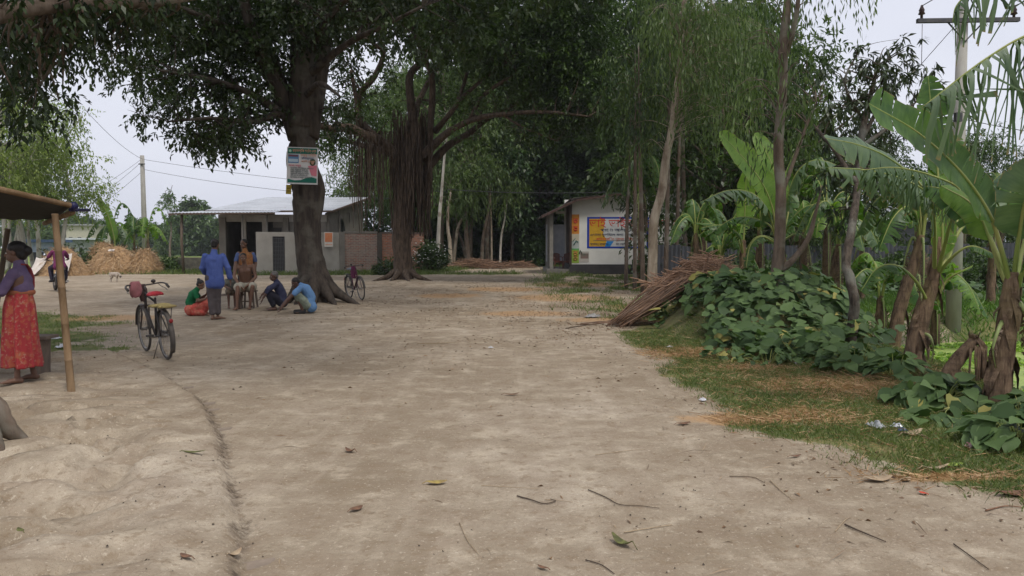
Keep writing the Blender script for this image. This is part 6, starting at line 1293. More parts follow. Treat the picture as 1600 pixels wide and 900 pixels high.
for j in range(n2_): fs += [(j, q_+j, q_+j+1, j+1), (n1_*(n2_+1)+j, n1_*(n2_+1)+j+1, q_+n1_*(n2_+1)+j+1, q_+n1_*(n2_+1)+j)]
mb.add(vs, fs, 0, True); local(mb.build('mat_roof', MAT_), sh)
mb = MB()
mb.tube([e0+Vector((-.05, .1, -.06)), e_b0+Vector((-.1, -.1, -.07))], .03, 7); local(mb.build('rafter', BAMB), sh)
# wooden bench behind the woman
WD = surf('grey_plank', (.17, .13, .10), (.11, .085, .07), 6, stretch=(.3, 2, 1)); b0 = on(62, 583)
bench = empty('wooden_bench', 'rough wooden plank bench behind the woman in the red skirt', 'bench', (b0.x, b0.y, 0)); zb = at(0, 527, b0.y).z
mb = MB(); mb.box((b0.x-.62, b0.y+.05, zb), (1.5, .26, .035)); local(mb.build('seat', WD), bench)
for xo in (0, -1.2): mb = MB(); mb.box((b0.x+xo, b0.y+.05, zb/2-.02), (.07, .22, zb), 0, Matrix.Rotation(.04, 3, 'Y')); local(mb.build('leg', WD), bench)
# ================================================================ notices on the big tree
tp = empty('tree_poster', 'green and white printed poster nailed to the big tree trunk', 'poster', (0, 0, 0)); Yt = 19.6-.62
q0 = at(449, 288, Yt); q1 = at(496, 230, Yt); W_, H_ = q1.x-q0.x, q1.z-q0.z; tp.location = ((q0.x+q1.x)/2, Yt, (q0.z+q1.z)/2); tp.rotation_euler = (R(-2), R(1.5), R(3))
def pb_(x0, x1, z0, z1, d, mat, name='print', par=None):
    mb = MB(); mb.box((((x0+x1)/2-.5)*W_, -.004-d*.003, ((z0+z1)/2-.5)*H_), ((x1-x0)*W_, .003, (z1-z0)*H_)); o = mb.build(name, mat); o.parent = par or tp; return o
GRN = flat('poster_green', (.015, .13, .095)); PW = surf('poster_white', (.58, .57, .56), (.50, .49, .49), 3, .5); PK = flat('poster_pink', (.62, .20, .25)); PB_ = flat('poster_blue', (.10, .22, .38))
mb = MB(); mb.box((0, 0, 0), (W_, .008, H_)); sheet_ = mb.build('poster_sheet', PW, tp)
pb_(.03, .97, .82, .975, 1, GRN, 'header', sheet_)
mb = MB(); z_ = [(.03, .14), (.25, .10), (.45, .11), (.62, .17), (.8, .2), (.97, .16), (.97, .04), (.03, .04)]; mb.add([((x-.5)*W_, -.009, (z-.5)*H_) for x, z in z_], [tuple(range(8))]); o = mb.build('footer', GRN); o.parent = sheet_
mb = MB(); mb.add([((x-.5)*W_, -.009, (z-.5)*H_) for x, z in ((.68, .50), (.97, .52), (.97, .22), (.80, .24))], [(0, 1, 2, 3)]); o = mb.build('pink_panel', PK); o.parent = sheet_
pb_(.04, .38, .57, .80, 1, PB_, 'photo', sheet_); pb_(.06, .36, .60, .68, 2, flat('poster_sky', (.42, .52, .60)), 'photo', sheet_); pb_(.05, .36, .74, .79, 2, flat('poster_wine', (.16, .07, .09)), 'photo', sheet_)
mb = MB(); mb.ell(((.1-.5)*W_, -.010, (.895-.5)*H_), (.035, .002, .035), 12, 4); o = mb.build('emblem', flat('poster_mint', (.40, .60, .45))); o.parent = sheet_
mb = MB(); mb.ell(((.83-.5)*W_, -.011, (.60-.5)*H_), (.075, .003, .09), 12, 5); o = mb.build('portrait', flat('poster_dark', (.05, .07, .035))); o.parent = sheet_
mb = MB(); mb.ell(((.83-.5)*W_, -.014, (.585-.5)*H_), (.035, .003, .045), 12, 5); o = mb.build('portrait', flat('poster_skin', (.42, .24, .16))); o.parent = sheet_
def ptxt(body, h, x, z, mat, w_=1.0):
    o = txt(body, h*H_, 0, 0, mat, None); xs_m = [v.co.x for v in o.data.vertices]; w_ = min(w_, (.94-x)*W_/max(.01, max(xs_m)) if max(xs_m) > 0 else w_); o.data.transform(Matrix.Translation((0, -(ys0-.018), 0))); o.data.transform(Matrix.Diagonal((w_, 1, 1, 1))); o.data.transform(Matrix.Translation(((x-.5)*W_, -.011, (z-.5)*H_))); o.parent = sheet_; return o
PINKT = flat('poster_pinktext', (.60, .10, .16)); GT = flat('poster_greytext', (.16, .20, .19)); ORT = flat('poster_peach', (.68, .34, .22))
ptxt('ডায়াগনস্টিক সেন্টার এন্ড', .10, .18, .87, ORT, .95); ptxt('চক্ষু শিবির', .09, .44, .755, ORT, 1.1); ptxt('বিনামূল্যে', .07, .46, .68, flat('poster_navy', (.05, .10, .22)), 1.2); ptxt('আগামী শুক্রবার', .06, .46, .60, ORT, .9)
ptxt('সেবা সমূহ', .075, .06, .475, PINKT, 1.1)
for i, s_ in enumerate(('মেডিসিন বিশেষজ্ঞ ডাক্তার', 'চক্ষু পরীক্ষা করা হয়', 'রক্ত পরীক্ষা ও ঔষধ', 'গর্ভবতী মায়েদের সেবা', 'শিশু রোগ বিশেষজ্ঞ', 'যোগাযোগ করুন এখানে')): ptxt(s_, .055, .12, .415-i*.05, GT, .95)
ys_ = empty('yellow_notice', 'small yellow tin notice under the green poster on the tree', 'sign', tuple(at(451, 296, 19.6-.42))); mb = MB(); mb.box((0, 0, 0), (.13, .01, .23), 0, Matrix.Rotation(.06, 3, 'Y')); mb.build('plate', surf('notice_yellow', (.42, .33, .04), (.30, .22, .03), 12), ys_)
mb = MB(); mb.box((.0, -.008, .03), (.08, .004, .03)); mb.box((.0, -.008, -.04), (.07, .004, .02)); mb.build('mark', flat('notice_mark', (.20, .14, .02)), ys_)

# ================================================================ bicycles
RUB = surf('rubber', (.045, .042, .04), (.09, .08, .07), 6, .8); CHR = surf('dull_chrome', (.32, .30, .28), (.22, .20, .18), 12, .4, metal=.8); BLK = surf('frame_black', (.03, .028, .028), (.06, .045, .04), 9, .5)
DMUD = surf('mudguard_worn', (.10, .085, .07), (.05, .045, .04), 7, .6); RED = surf('saddle_red', (.42, .02, .03), (.28, .02, .03), 9, .5)
def wheel(t, y, par=None, r=.335):
    hub = MB(); hub.ring((0, y, r), (1, 0, 0), r-.018, .018, 40, 8); ty = hub.build('tyre', RUB); ty.parent = t
    mb = MB(); mb.ring((0, y, r), (1, 0, 0), r-.042, (.008, .013), 40, 6); mb.build('rim', CHR, ty)
    mb = MB(); mb.tube([(-.045, y, r), (.045, y, r)], .022, 10)
    for i in range(32):
        a = i*2*math.pi/32; s_ = -1 if i % 2 else 1; b_ = a+(.5 if i % 4 < 2 else -.5)
        mb.tube([(s_*.03, y+.02*math.cos(b_), r+.02*math.sin(b_)), (0, y+(r-.045)*math.cos(a), r+(r-.045)*math.sin(a))], .0018, 3, 0, False)
    mb.build('spokes', CHR, ty); return ty
def fender(t, y, r, a0, a1, mat=DMUD):
    mb = MB(); n_ = 26; vs = []
    for i in range(n_+1):
        a = a0+(a1-a0)*i/n_
        for x, dr in ((-.032, -.012), (-.02, .004), (0, .010), (.02, .004), (.032, -.012)): vs.append((x, y+(r+.028+dr)*math.cos(a), r+(r+.028+dr)*math.sin(a)))
    mb.add(vs, [(i*5+j, i*5+j+1, i*5+j+6, i*5+j+5) for i in range(n_) for j in range(4)], 0, True); o = mb.build('mudguard', mat, t); m_ = o.modifiers.new('t', 'SOLIDIFY'); m_.thickness = .003; return o
def bicycle(label, steer=0.0, seatmat=RED, extras=None, framemat=BLK):
    t = empty('bicycle', label, 'bicycle', (0, 0, 0)); r = .335; yb_, yf = -.53, .57; rake = .22
    wheel(t, yb_); fender(t, yb_, r, R(10), R(215))
    # frame
    bb = (0, -.06, .28); st = (0, -.20, .78); hd0 = (0, .36, .66); hd1 = (0, .31, .86); ax = (0, yb_, r)
    mb = MB(); mb.tube([st, hd1], .015, 8); mb.tube([bb, hd0], .017, 8); mb.tube([bb, (0, -.215, .84)], .015, 8); mb.tube([(0, .365, .62), (0, .30, .90)], .02, 8)
    for s_ in (-1, 1): mb.tube([bb, (s_*.05, yb_+.05, r), (s_*.055, yb_, r)], .010, 6); mb.tube([st, (s_*.05, yb_+.04, r+.05), (s_*.055, yb_, r)], .008, 6)
    mb.build('frame', framemat, t)
    fk = MB()
    for s_ in (-1, 1): fk.tube([(0, .365, .70), (s_*.05, .38, .68), (s_*.052, .44, .5), (s_*.05, yf, r)], .011, 6)
    fk.tube([(-.06, .38, .69), (.06, .38, .69)], .014, 6); fork = fk.build('fork', framemat, t)
    fw_ = wheel(t, yf); fg = fender(t, yf, r, R(5), R(175))
    for s_ in (-1, 1):
        mb = MB(); mb.tube([(s_*.05, yf, r), (s_*.035, yf-.2, r+.29)], .003, 4); mb.build('mudguard_stay', CHR, t)
        mb = MB(); mb.tube([(s_*.055, yb_, r), (s_*.035, yb_-.33, r+.12)], .003, 4); mb.build('mudguard_stay', CHR, t)
    hb_ = MB(); hb_.tube([(0, .30, .88), (0, .295, .98)], .012, 8)
    pts = [(-.27, .10, .955), (-.275, .20, .99), (-.22, .31, 1.01), (-.08, .335, .995), (.08, .335, .995), (.22, .31, 1.01), (.275, .20, .99), (.27, .10, .955)]; pc = cr(pts, 4)
    hb_.tube([Vector(p) for p in pc], .011, 8); bar = hb_.build('handlebar', surf('bar_dark', (.10, .09, .085), (.05, .045, .04), 9, .4, metal=.6), t)
    for s_ in (-1, 1):
        mb = MB(); mb.tube([(s_*.272, .20, .985), (s_*.27, .09, .95)], .018, 8); mb.build('grip', RUB, bar)
        mb = MB(); mb.tube([(s_*.19, .32, 1.0), (s_*.22, .28, .96), (s_*.262, .20, .925), (s_*.262, .13, .905)], .006, 5); mb.build('brake_lever', CHR, bar)
    mb = MB(); mb.ell((.13, .33, 1.04), (.035, .035, .028), 10, 6); mb.tube([(.13, .33, 1.0), (.13, .33, 1.03)], .008, 6); mb.build('bell', BLK, bar)
    sd_ = MB(); vs = []; prof = [(-.28, .075, .0), (-.24, .105, .035), (-.17, .11, .045), (-.08, .08, .04), (.02, .035, .025), (.07, .022, .005)]
    for y_, w2, h2 in prof:
        for k in range(9): a = math.pi*k/8; vs.append((w2*math.cos(a), y_-.02, .885+h2*math.sin(a)-.012*(k in (0, 8))))
    sd_.add(vs, [(i*9+j, i*9+j+1, (i+1)*9+j+1, (i+1)*9+j) for i in range(5) for j in range(8)]+[tuple(range(9)), tuple(reversed(range(45, 54)))]+[(i*9, (i+1)*9, (i+1)*9+8, i*9+8) for i in range(5)], 0, True)
    sdl = sd_.build('saddle', seatmat, t); mb = MB(); mb.ring((-.05, -.24, .85), (0, 0, 1), .03, .006, 12, 5); mb.ring((.05, -.24, .85), (0, 0, 1), .03, .006, 12, 5); mb.bar((0, -.3, .865), (0, .03, .875), .03, .01); mb.build('saddle_springs', CHR, sdl)
    rk = MB()
    for x_ in (-.06, 0, .06): rk.tube([(x_, -.26, .72), (x_, -.74, .72)], .005, 5)
    rk.tube([(-.065, -.26, .72), (.065, -.26, .72)], .006, 5); rk.tube([(-.065, -.74, .72), (.065, -.74, .72), ], .006, 5); rk.tube([(-.065, -.5, .72), (.065, -.5, .72)], .005, 5)
    for s_ in (-1, 1): rk.tube([(s_*.065, -.72, .72), (s_*.06, yb_-.02, r)], .006, 5); rk.tube([(s_*.065, -.40, .72), (s_*.06, yb_+.02, r)], .006, 5)
    rk.build('carrier', BLK, t)
    ck = MB(); ck.ring((.045, -.06, .28), (1, 0, 0), .085, .004, 26, 4)
    for i in range(5): a = i*1.2566; ck.tube([(.045, -.06, .28), (.045, -.06+.085*math.cos(a), .28+.085*math.sin(a))], .005, 4)
    ck.tube([(.06, -.06, .28), (.07, .10, .24)], .010, 6); ck.tube([(-.06, -.06, .28), (-.07, -.22, .32)], .010, 6); ck.tube([(-.07, -.06, .28), (.07, -.06, .28)], .02, 8); cr_ = ck.build('crank', CHR, t)
    for s_, p in ((1, (.12, .10, .24)), (-1, (-.12, -.22, .32))): mb = MB(); mb.box(p, (.09, .07, .025)); mb.build('pedal', RUB, cr_)
    mb = MB(); vs = []
    mb.box((.05, -.29, .345), (.03, .50, .055)); mb.build('chain_case', DMUD, t)
    mb = MB(); mb.tube([(-.06, yb_+.06, r-.02), (-.13, yb_+.20, .0)], .008, 6); mb.build('kickstand', CHR, t)
    mb = MB(); mb.ell((0, yb_-.36, .56), (.028, .012, .03), 8, 5); mb.build('reflector', surf('reflector_red', (.30, .02, .02), rough=.3), t)
    return t
def place_bike(t, rear, front, lean=.0):
    a, b_ = Vector(rear), Vector(front); d = b_-a; rz = math.atan2(-d.x, d.y); c = a.lerp(b_, .53/1.1); t.rotation_euler = (0, lean, rz); t.location = (c.x, c.y, hz(c.x, c.y)+.0)
rp = on(262, 562); fpn = on(223, 549)
dv = (fpn-rp).normalized()*1.1; b1 = bicycle('dusty black bicycle with a red saddle parked in front of the squatting group', extras=1)
place_bike(b1, (rp.x, rp.y, 0), (rp.x-.70, rp.y+.86, 0), -.07)
YB = surf('sack_yellow', (.36, .29, .12), (.22, .17, .07), 18, .85, .8, .01)
def on_bike(name, label, cat, mb, mat, t): o = mb.build(name, mat); tag(o, label, cat); o.location = t.location; o.rotation_euler = t.rotation_euler; return o
mb = MB(); r_ = random.Random(4)
for i in range(14): y_ = -.28-.46*i/13; mb.ell((r_.uniform(-.05, .05), y_, .735+r_.uniform(0, .012)), (.10, .028, .022), 8, 5, 0, Matrix.Rotation(r_.uniform(-.3, .3), 3, 'Z'))
on_bike('folded_sack', 'yellow ribbed sack lying on the bicycle carrier', 'sack', mb, YB, b1)
def lumpcloth(c, w_, h_, d_, seed):
    mb = MB(); n_ = 16; vs = []; r_ = random.Random(seed)
    for i in range(11):
        v_ = i/10
        for j in range(n_):
            a = 2*math.pi*j/n_; rr = (.55+.45*math.sin(math.pi*min(1, v_*.9+.08)))*(1+.18*math.sin(3*a+v_*5)+.08*math.sin(7*a)); vs.append((c[0]+w_/2*rr*math.cos(a), c[1]+d_/2*rr*math.sin(a), c[2]-h_*v_+.01*math.sin(a*4)))
    mb.add(vs, [(i*n_+j, (i+1)*n_+j, (i+1)*n_+(j+1) % n_, i*n_+(j+1) % n_) for i in range(10) for j in range(n_)]+[tuple(range(n_)), tuple(reversed(range(10*n_, 11*n_)))], 0, True); return mb
on_bike('cloth_bundle', 'dusty pink cloth hung over the left of the red-saddled bicycle handlebar', 'cloth', lumpcloth((-.12, .33, 1.05), .17, .22, .12, 1), surf('cloth_pink', (.34, .13, .14), (.24, .10, .10), 9, .9), b1)
on_bike('cloth_bundle', 'dark cloth bag at the middle of the red-saddled bicycle handlebar', 'bag', lumpcloth((-.02, .35, 1.0), .11, .24, .10, 2), surf('cloth_brown', (.07, .035, .03), (.05, .03, .03), 9, .9), b1)
b2 = bicycle('dark bicycle leaning on its stand between the two big trees, purple cloth on it', seatmat=surf('saddle_grey', (.22, .24, .27), (.14, .15, .17)), framemat=surf('frame_purple', (.10, .025, .05), (.06, .02, .035)))
q_ = on(563, 469); q2 = on(549, 468); place_bike(b2, (X_(546, q_.y+1.1), q_.y+1.1, 0), (X_(566, q_.y+.05), q_.y+.05, 0), .10)
mb = lumpcloth((0, .05, .98), .12, .36, .34, 5); on_bike('cloth_bundle', 'purple cloth draped over the far bicycle frame', 'cloth', mb, surf('cloth_purple', (.15, .03, .08), (.09, .02, .05), 9, .9), b2)

# ================================================================ people
SK = lambda n, c: surf('skin_'+n, c, tuple(x*.82 for x in c), 6, .55, .0, spec=.35)
def capsule(mb, a, b, r0, r1, n=12):
    a, b = Vector(a), Vector(b); d = b-a; L_ = max(1e-6, d.length); d.normalize(); P = []; Rr = []
    for i in range(4): th = math.pi/2*(1-i/4); P.append(a-d*r0*math.sin(th)); Rr.append(max(.001, r0*math.cos(th)))
    P.append(a); Rr.append(r0); P.append(b); Rr.append(r1)
    for i in range(1, 5): th = math.pi/2*i/4; P.append(b+d*r1*math.sin(th)); Rr.append(max(.001, r1*math.cos(th)))
    mb.tube(P, Rr, n)
def chain(mb, pts, n=12):
    for (a, ra), (b, rb) in zip(pts[:-1], pts[1:]): capsule(mb, a, b, ra, rb, n)
def orient(f, up=(0, 0, 1)):
    f = Vector(f).normalized(); u = Vector(up); x = f.cross(u).normalized(); z = x.cross(f); return Matrix((x, f, z)).transposed()   # x right, y forward, z up
def solid(mb, name, mat, parent, vox=.010, sm=4, dec=.5, disp=0):
    o = mb.build(name, mat); m_ = o.modifiers.new('r', 'REMESH'); m_.mode = 'VOXEL'; m_.voxel_size = vox; m_.use_smooth_shade = True
    if sm: s_ = o.modifiers.new('s', 'SMOOTH'); s_.iterations = sm; s_.factor = .5
    if disp:
        tx = bpy.data.textures.new('fold', 'CLOUDS'); tx.noise_scale = disp[1]; dm = o.modifiers.new('d', 'DISPLACE'); dm.texture = tx; dm.strength = disp[0]; dm.mid_level = .5
    if dec < 1: d_ = o.modifiers.new('c', 'DECIMATE'); d_.ratio = dec
    dg = bpy.context.evaluated_depsgraph_get(); dg.update(); me = bpy.data.meshes.new_from_object(o.evaluated_get(dg)); o.modifiers.clear(); o.data = me
    if len(me.polygons): me.polygons.foreach_set('use_smooth', [True]*len(me.polygons))
    o.parent = parent; return o
def person(label, J, skin, s=1.0, shirt=None, trousers=None, skirt=None, hair=(.012, .010, .009), sleeve=1.0, hairkind='short', loc=(0, 0, 0), shoes=None, build=1.0, extra=None, fem=False, turn=None):
    """J: joints in metres relative to loc; x image right, y away, z up"""
    t = empty('person', label, 'person', loc, math.atan2(-loc[0], loc[1]) if turn is None else turn); V3 = {k: Vector(v) for k, v in J.items()}
    pel, wa, ch, nk, hd = V3['pelvis'], V3['waist'], V3['chest'], V3['neck'], V3['head']; f = V3['face'].normalized(); b_ = build
    M = orient(f, (hd-nk).normalized() if abs((hd-nk).normalized().dot(f)) < .9 else (0, 0, 1)); mb = MB()
    shl, shr = V3['sl'], V3['sr']; hl, hr = V3['hl'], V3['hr']; ax = (shr-shl).normalized()
    # trunk
    def trunk(mb, g, low=True):
        rx = .105*b_*s+g
        for off in (-.5, 0, .5):
            if low: capsule(mb, pel+(hr-hl)*off*.75, wa+ax*.11*s*off, .10*b_*s+g, .092*b_*s+g); capsule(mb, wa+ax*.11*s*off, ch+ax*.13*s*off, .092*b_*s+g, .096*b_*s+g*.7)
        capsule(mb, shl*.86+shr*.14+Vector((0, 0, -.03)), shr*.86+shl*.14+Vector((0, 0, -.045)), .052*s+g*.4, .052*s+g*.4)
        capsule(mb, ch, nk-(nk-ch)*.25, .10*s+g, .06*s+g*.5)
    trunk(mb, 0); capsule(mb, nk, hd-M @ Vector((0, .015, .05))*s, .052*s, .050*s)
    # head: cranium, jaw, nose, ears, brow, lips
    mb.ell(hd+M @ Vector((0, -.012, .025))*s, (.074*s, .092*s, .085*s), 16, 12, 0, M); mb.ell(hd+M @ Vector((0, .022, -.045))*s, (.056*s, .066*s, .066*s), 14, 10, 0, M)
    capsule(mb, hd+M @ Vector((0, .083, .015))*s, hd+M @ Vector((0, .100, -.022))*s, .009*s, .014*s, 8); mb.ell(hd+M @ Vector((0, .078, -.062))*s, (.024*s, .014*s, .011*s), 10, 6, 0, M)
    for q in (-1, 1): mb.ell(hd+M @ Vector((q*.077, -.005, -.005))*s, (.011*s, .02*s, .030*s), 8, 6, 0, M)
    # limbs
    for sd_ in 'lr':
        s_, e_, w_ = V3['s'+sd_], V3['e'+sd_], V3['w'+sd_]
        chain(mb, [(s_, .048*s*b_), (s_.lerp(e_, .5), .045*s*b_), (e_, .036*s*b_), (e_.lerp(w_, .3), .038*s*b_), (w_, .025*s*b_)])
        hdn = V3.get('hd'+sd_, (w_-e_)).normalized(); pn = V3.get('pn'+sd_, Vector((1 if sd_ == 'l' else -1, 0, 0))); pn = (pn-hdn*pn.dot(hdn)); pn = pn.normalized() if pn.length > .05 else hdn.orthogonal().normalized(); sx_ = hdn.cross(pn)
        for i in range(4):
            o_ = (i-1.5)*.0205*s; p0 = w_+hdn*.01*s+sx_*o_*.6; p1 = w_+hdn*.085*s+sx_*o_; capsule(mb, p0, p1, .017*s, .0125*s, 8)
            fl = (.075, .085, .08, .062)[i]*s; p2 = p1+(hdn+pn*.25+sx_*(i-1.5)*.07).normalized()*fl*.5; p3 = p2+(hdn+pn*.75+sx_*(i-1.5)*.05).normalized()*fl*.5; capsule(mb, p1, p2, .0095*s, .0088*s, 8); capsule(mb, p2, p3, .0088*s, .0075*s, 8)
        th = w_+hdn*.03*s+sx_*-.030*s*(1 if sd_ == 'l' else -1); t1 = th+(hdn*.6+sx_*-.8*(1 if sd_ == 'l' else -1)+pn*.3).normalized()*.042*s; t2 = t1+(hdn+pn*.4).normalized()*.035*s; capsule(mb, th, t1, .014*s, .011*s, 8); capsule(mb, t1, t2, .011*s, .009*s, 8)
        h_, k_, a_ = V3['h'+sd_], V3['k'+sd_], V3['a'+sd_]
        back = (a_-h_).cross(Vector((0, 0, 1))); chain(mb, [(h_, .082*s*b_), (h_.lerp(k_, .45), .068*s*b_), (k_, .052*s*b_), (k_.lerp(a_, .3), .050*s*b_), (k_.lerp(a_, .75), .034*s*b_), (a_, .032*s)])
        td = V3['t'+sd_].normalized(); side_ = td.cross(Vector((0, 0, 1))).normalized(); hl_ = a_+Vector((0, 0, -.045*s))-td*.03*s; capsule(mb, hl_, a_+td*.08*s+Vector((0, 0, -.045*s)), .034*s, .028*s, 10); ballp = a_+td*.13*s+Vector((0, 0, -.058*s)); 
        for i in range(3): capsule(mb, a_+td*.05*s+Vector((0, 0, -.045*s))+side_*(i-1)*.014*s, ballp+side_*(i-1)*.025*s, .027*s, .018*s, 8)
        for i in range(5): p = ballp+side_*(i-2)*.0185*s+td*.01*s; capsule(mb, p, p+td*(.034-.004*i if sd_ == 'r' else .018+.004*i)*s, .0095*s, .0085*s, 6)
    body = solid(mb, 'body', skin, t, .0085, 3, .6)
    for q in (-1, 1):
        e = MB(); e.ell(hd+M @ Vector((q*.030, .076, .004))*s, (.013*s, .008*s, .008*s), 10, 6, 0, M); eo = e.build('eye', surf('eye_white', (.62, .58, .52), rough=.3), body)
        e = MB(); e.ell(hd+M @ Vector((q*.030, .083, .004))*s, (.006*s, .003*s, .006*s), 8, 5, 0, M); e.build('iris', surf('iris', (.012, .008, .006), rough=.2), body)
        e = MB(); capsule(e, hd+M @ Vector((q*.018, .085, .024))*s, hd+M @ Vector((q*.046, .074, .026))*s, .0045*s, .003*s, 6); e.build('eyebrow', surf('hair_black', hair, tuple(x*1.8 for x in hair), 30, .55), body)
    e = MB(); capsule(e, hd+M @ Vector((-.018, .090, -.062))*s, hd+M @ Vector((.018, .090, -.062))*s, .004*s, .004*s, 6); e.build('lips', surf('lips', (.14, .045, .04)), body)
    # hair
    hmt = surf('hair_black' if hair[0] < .05 else 'hair_grey', hair, tuple(x*1.8 for x in hair), 30, .55, .6, .01); mb = MB()
    mb.ell(hd+M @ Vector((0, -.028, .045))*s, (.083*s, .090*s, .078*s), 16, 12, 0, M); mb.ell(hd+M @ Vector((0, -.050, .0))*s, (.074*s, .060*s, .070*s), 14, 10, 0, M)
    if hairkind == 'bun': mb.ell(hd+M @ Vector((0, -.125, .01))*s, (.062*s, .05*s, .058*s), 12, 9, 0, M); mb.ell(hd+M @ Vector((0, -.03, .05))*s, (.092*s, .098*s, .085*s), 14, 10, 0, M); mb.ell(hd+M @ Vector((0, -.07, -.04))*s, (.075*s, .05*s, .05*s), 14, 10, 0, M)
    if hairkind == 'topbun': mb.ell(hd+M @ Vector((0, -.10, .09))*s, (.045*s, .042*s, .038*s), 12, 9, 0, M)
    solid(mb, 'hair', hmt, t, .010, 2, .6, (.012*s, .025))
    if shirt:
        mb = MB(); g = shirt.get('g', .016); top = shirt.get('top', .25)
        trunk(mb, g, not shirt.get('crop'))
        if shirt.get('crop'): mb.ell(wa+Vector((0, 0, .085)), (.118, .150, .13), 18, 12)
        if shirt.get('hem') is not None:
            dz = Vector(shirt['hem'])
            for off in (-.5, 0, .5): capsule(mb, pel+(hr-hl)*off*.8, pel+(hr-hl)*off*.9+dz, .105*b_*s+g, .108*b_*s+g)
        sl_ = shirt.get('sleeve', .5)
        for sd_ in 'lr':
            s_, e_, w_ = V3['s'+sd_], V3['e'+sd_], V3['w'+sd_]
            if sl_ <= 0: continue
            if sl_ <= 1: capsule(mb, s_.lerp(e_, .03), s_.lerp(e_, sl_), .050*s*b_+g*.8, .046*s*b_+g*.8)
            else: capsule(mb, s_.lerp(e_, .03), e_, .050*s*b_+g*.8, .040*s*b_+g*.8); capsule(mb, e_, e_.lerp(w_, sl_-1), .043*s*b_+g, .033*s*b_+g)
        so_ = solid(mb, shirt.get('name', 'shirt'), shirt['mat'], t, .011, 2, .6, (.018, .09))
        cm = MB(); capsule(cm, nk-(nk-ch)*.20, nk+(hd-nk)*.05, .066*s, .060*s); solid(cm, 'collar', shirt['mat'], so_, .009, 1, .6)
    if trousers:
        mb = MB(); g = trousers.get('g', .014); ln = trousers.get('len', .92)
        capsule(mb, hl, hr, .098*b_*s+g, .098*b_*s+g); 
        for sd_ in 'lr':
            h_, k_, a_ = V3['h'+sd_], V3['k'+sd_], V3['a'+sd_]
            if ln > .5: capsule(mb, h_, k_, .088*s*b_+g, .062*s*b_+g); capsule(mb, k_, k_.lerp(a_, (ln-.5)*2), .062*s*b_+g, .045*s+g)
            else: capsule(mb, h_, h_.lerp(k_, ln*2), .088*s*b_+g, .075*s*b_+g*1.3)
        solid(mb, trousers.get('name', 'trousers'), trousers['mat'], t, .011, 2, .6, (.016, .07))
    if shoes:
        for sd_ in 'lr':
            a_ = V3['a'+sd_]; td = V3['t'+sd_].normalized(); mb = MB(); capsule(mb, a_+Vector((0, 0, -.042))*s-td*.04*s, a_+Vector((0, 0, -.045))*s+td*.16*s, .045*s, .040*s); solid(mb, 'shoe', shoes, t, .010, 2, .6)
    return t
def cloth(name, c1, c2=None, sc=7): return surf(name, c1, c2 or tuple(x*.72 for x in c1), sc, .92, .15, .01, spec=.15)
def patterned(name, base, c2, c3, sc=14):
    m, t, b = nodes(name); v = coords(t); n = noise(t, v, sc, 3, .6); n2 = noise(t, v, sc*2.3, 2); n3 = noise(t, coords(t, (1, 1, .25)), 6, 2)
    col = mix(t, ramp(t, n, [(.50, (0, 0, 0)), (.60, (1, 1, 1))]), base, c2); col = mix(t, ramp(t, n2, [(.58, (0, 0, 0)), (.66, (1, 1, 1))]), col, c3); col = mix(t, ramp(t, n3, [(.45, (0, 0, 0)), (.65, (.5, .5, .5))]), col, tuple(x*.5 for x in base))
    t.links.new(col, b.inputs['Base Color']); b.inputs['Roughness'].default_value = .95; return m
def skirt_mesh(rings, mat, t, name='skirt', folds=11, amp=.018, seed=0):
    """rings: (cx,cy,z,rx,ry) from waist to hem"""
    mb = MB(); n_ = 72; q = cr(rings, 6); vs = []; r_ = random.Random(seed); ph = r_.random()*6
    for i, (cx_, cy_, z_, rx, ry) in enumerate(q):
        f_ = i/(len(q)-1)
        for j in range(n_):
            a = 2*math.pi*j/n_; d_ = 1+(amp*(math.sin(folds*a+ph)+.6*math.sin(folds*1.7*a+1.3+f_*2))*f_**.6)/max(rx, .05); vs.append((cx_+rx*d_*math.cos(a), cy_+ry*d_*math.sin(a), z_+.008*math.sin(5*a)*f_))
    k = len(q); mb.add(vs, [(i*n_+j, (i+1)*n_+j, (i+1)*n_+(j+1) % n_, i*n_+(j+1) % n_) for i in range(k-1) for j in range(n_)], 0, True)
    o = mb.build(name, mat, t); m_ = o.modifiers.new('t', 'SOLIDIFY'); m_.thickness = .006; return o
S1 = SK('brown', (.16, .085, .055)); S2 = SK('dark', (.105, .055, .038)); S3 = SK('mid', (.20, .105, .070))
# 1 the standing woman: seen from behind-left, arms folded
p = on(42, 597)
wm = person('woman standing with folded arms in a violet blouse and long red skirt', dict(pelvis=(0, 0, .78), waist=(.01, 0, .93), chest=(.01, -.01, 1.10), neck=(-.0, .0, 1.27), head=(-.035, .02, 1.385), face=(-.95, .30, -.12),
    sl=(-.055, -.13, 1.18), sr=(.075, .13, 1.18), el=(-.165, -.15, .98), er=(-.02, .20, .98), wl=(-.21, .06, 1.02), wr=(-.20, .0, 1.0), hdl=(.1, 1, .1), hdr=(-.3, -1, .1),
    hl=(-.03, -.085, .76), hr=(.03, .085, .76), kl=(-.045, -.085, .42), kr=(.03, .085, .42), al=(-.05, -.09, .075), ar=(.10, .06, .085), tl=(-1, .1, 0), tr=(-.9, .4, 0)), S1, s=.95, hairkind='bun', loc=(p.x-.04, p.y, hz(p.x, p.y)), build=.88,
    shirt=dict(mat=cloth('blouse_violet', (.155, .115, .19), (.10, .07, .135)), name='blouse', sleeve=1.35, g=.018, crop=True))
RSK = patterned('skirt_red', (.33, .03, .035), (.36, .10, .05), (.36, .17, .12), 13)
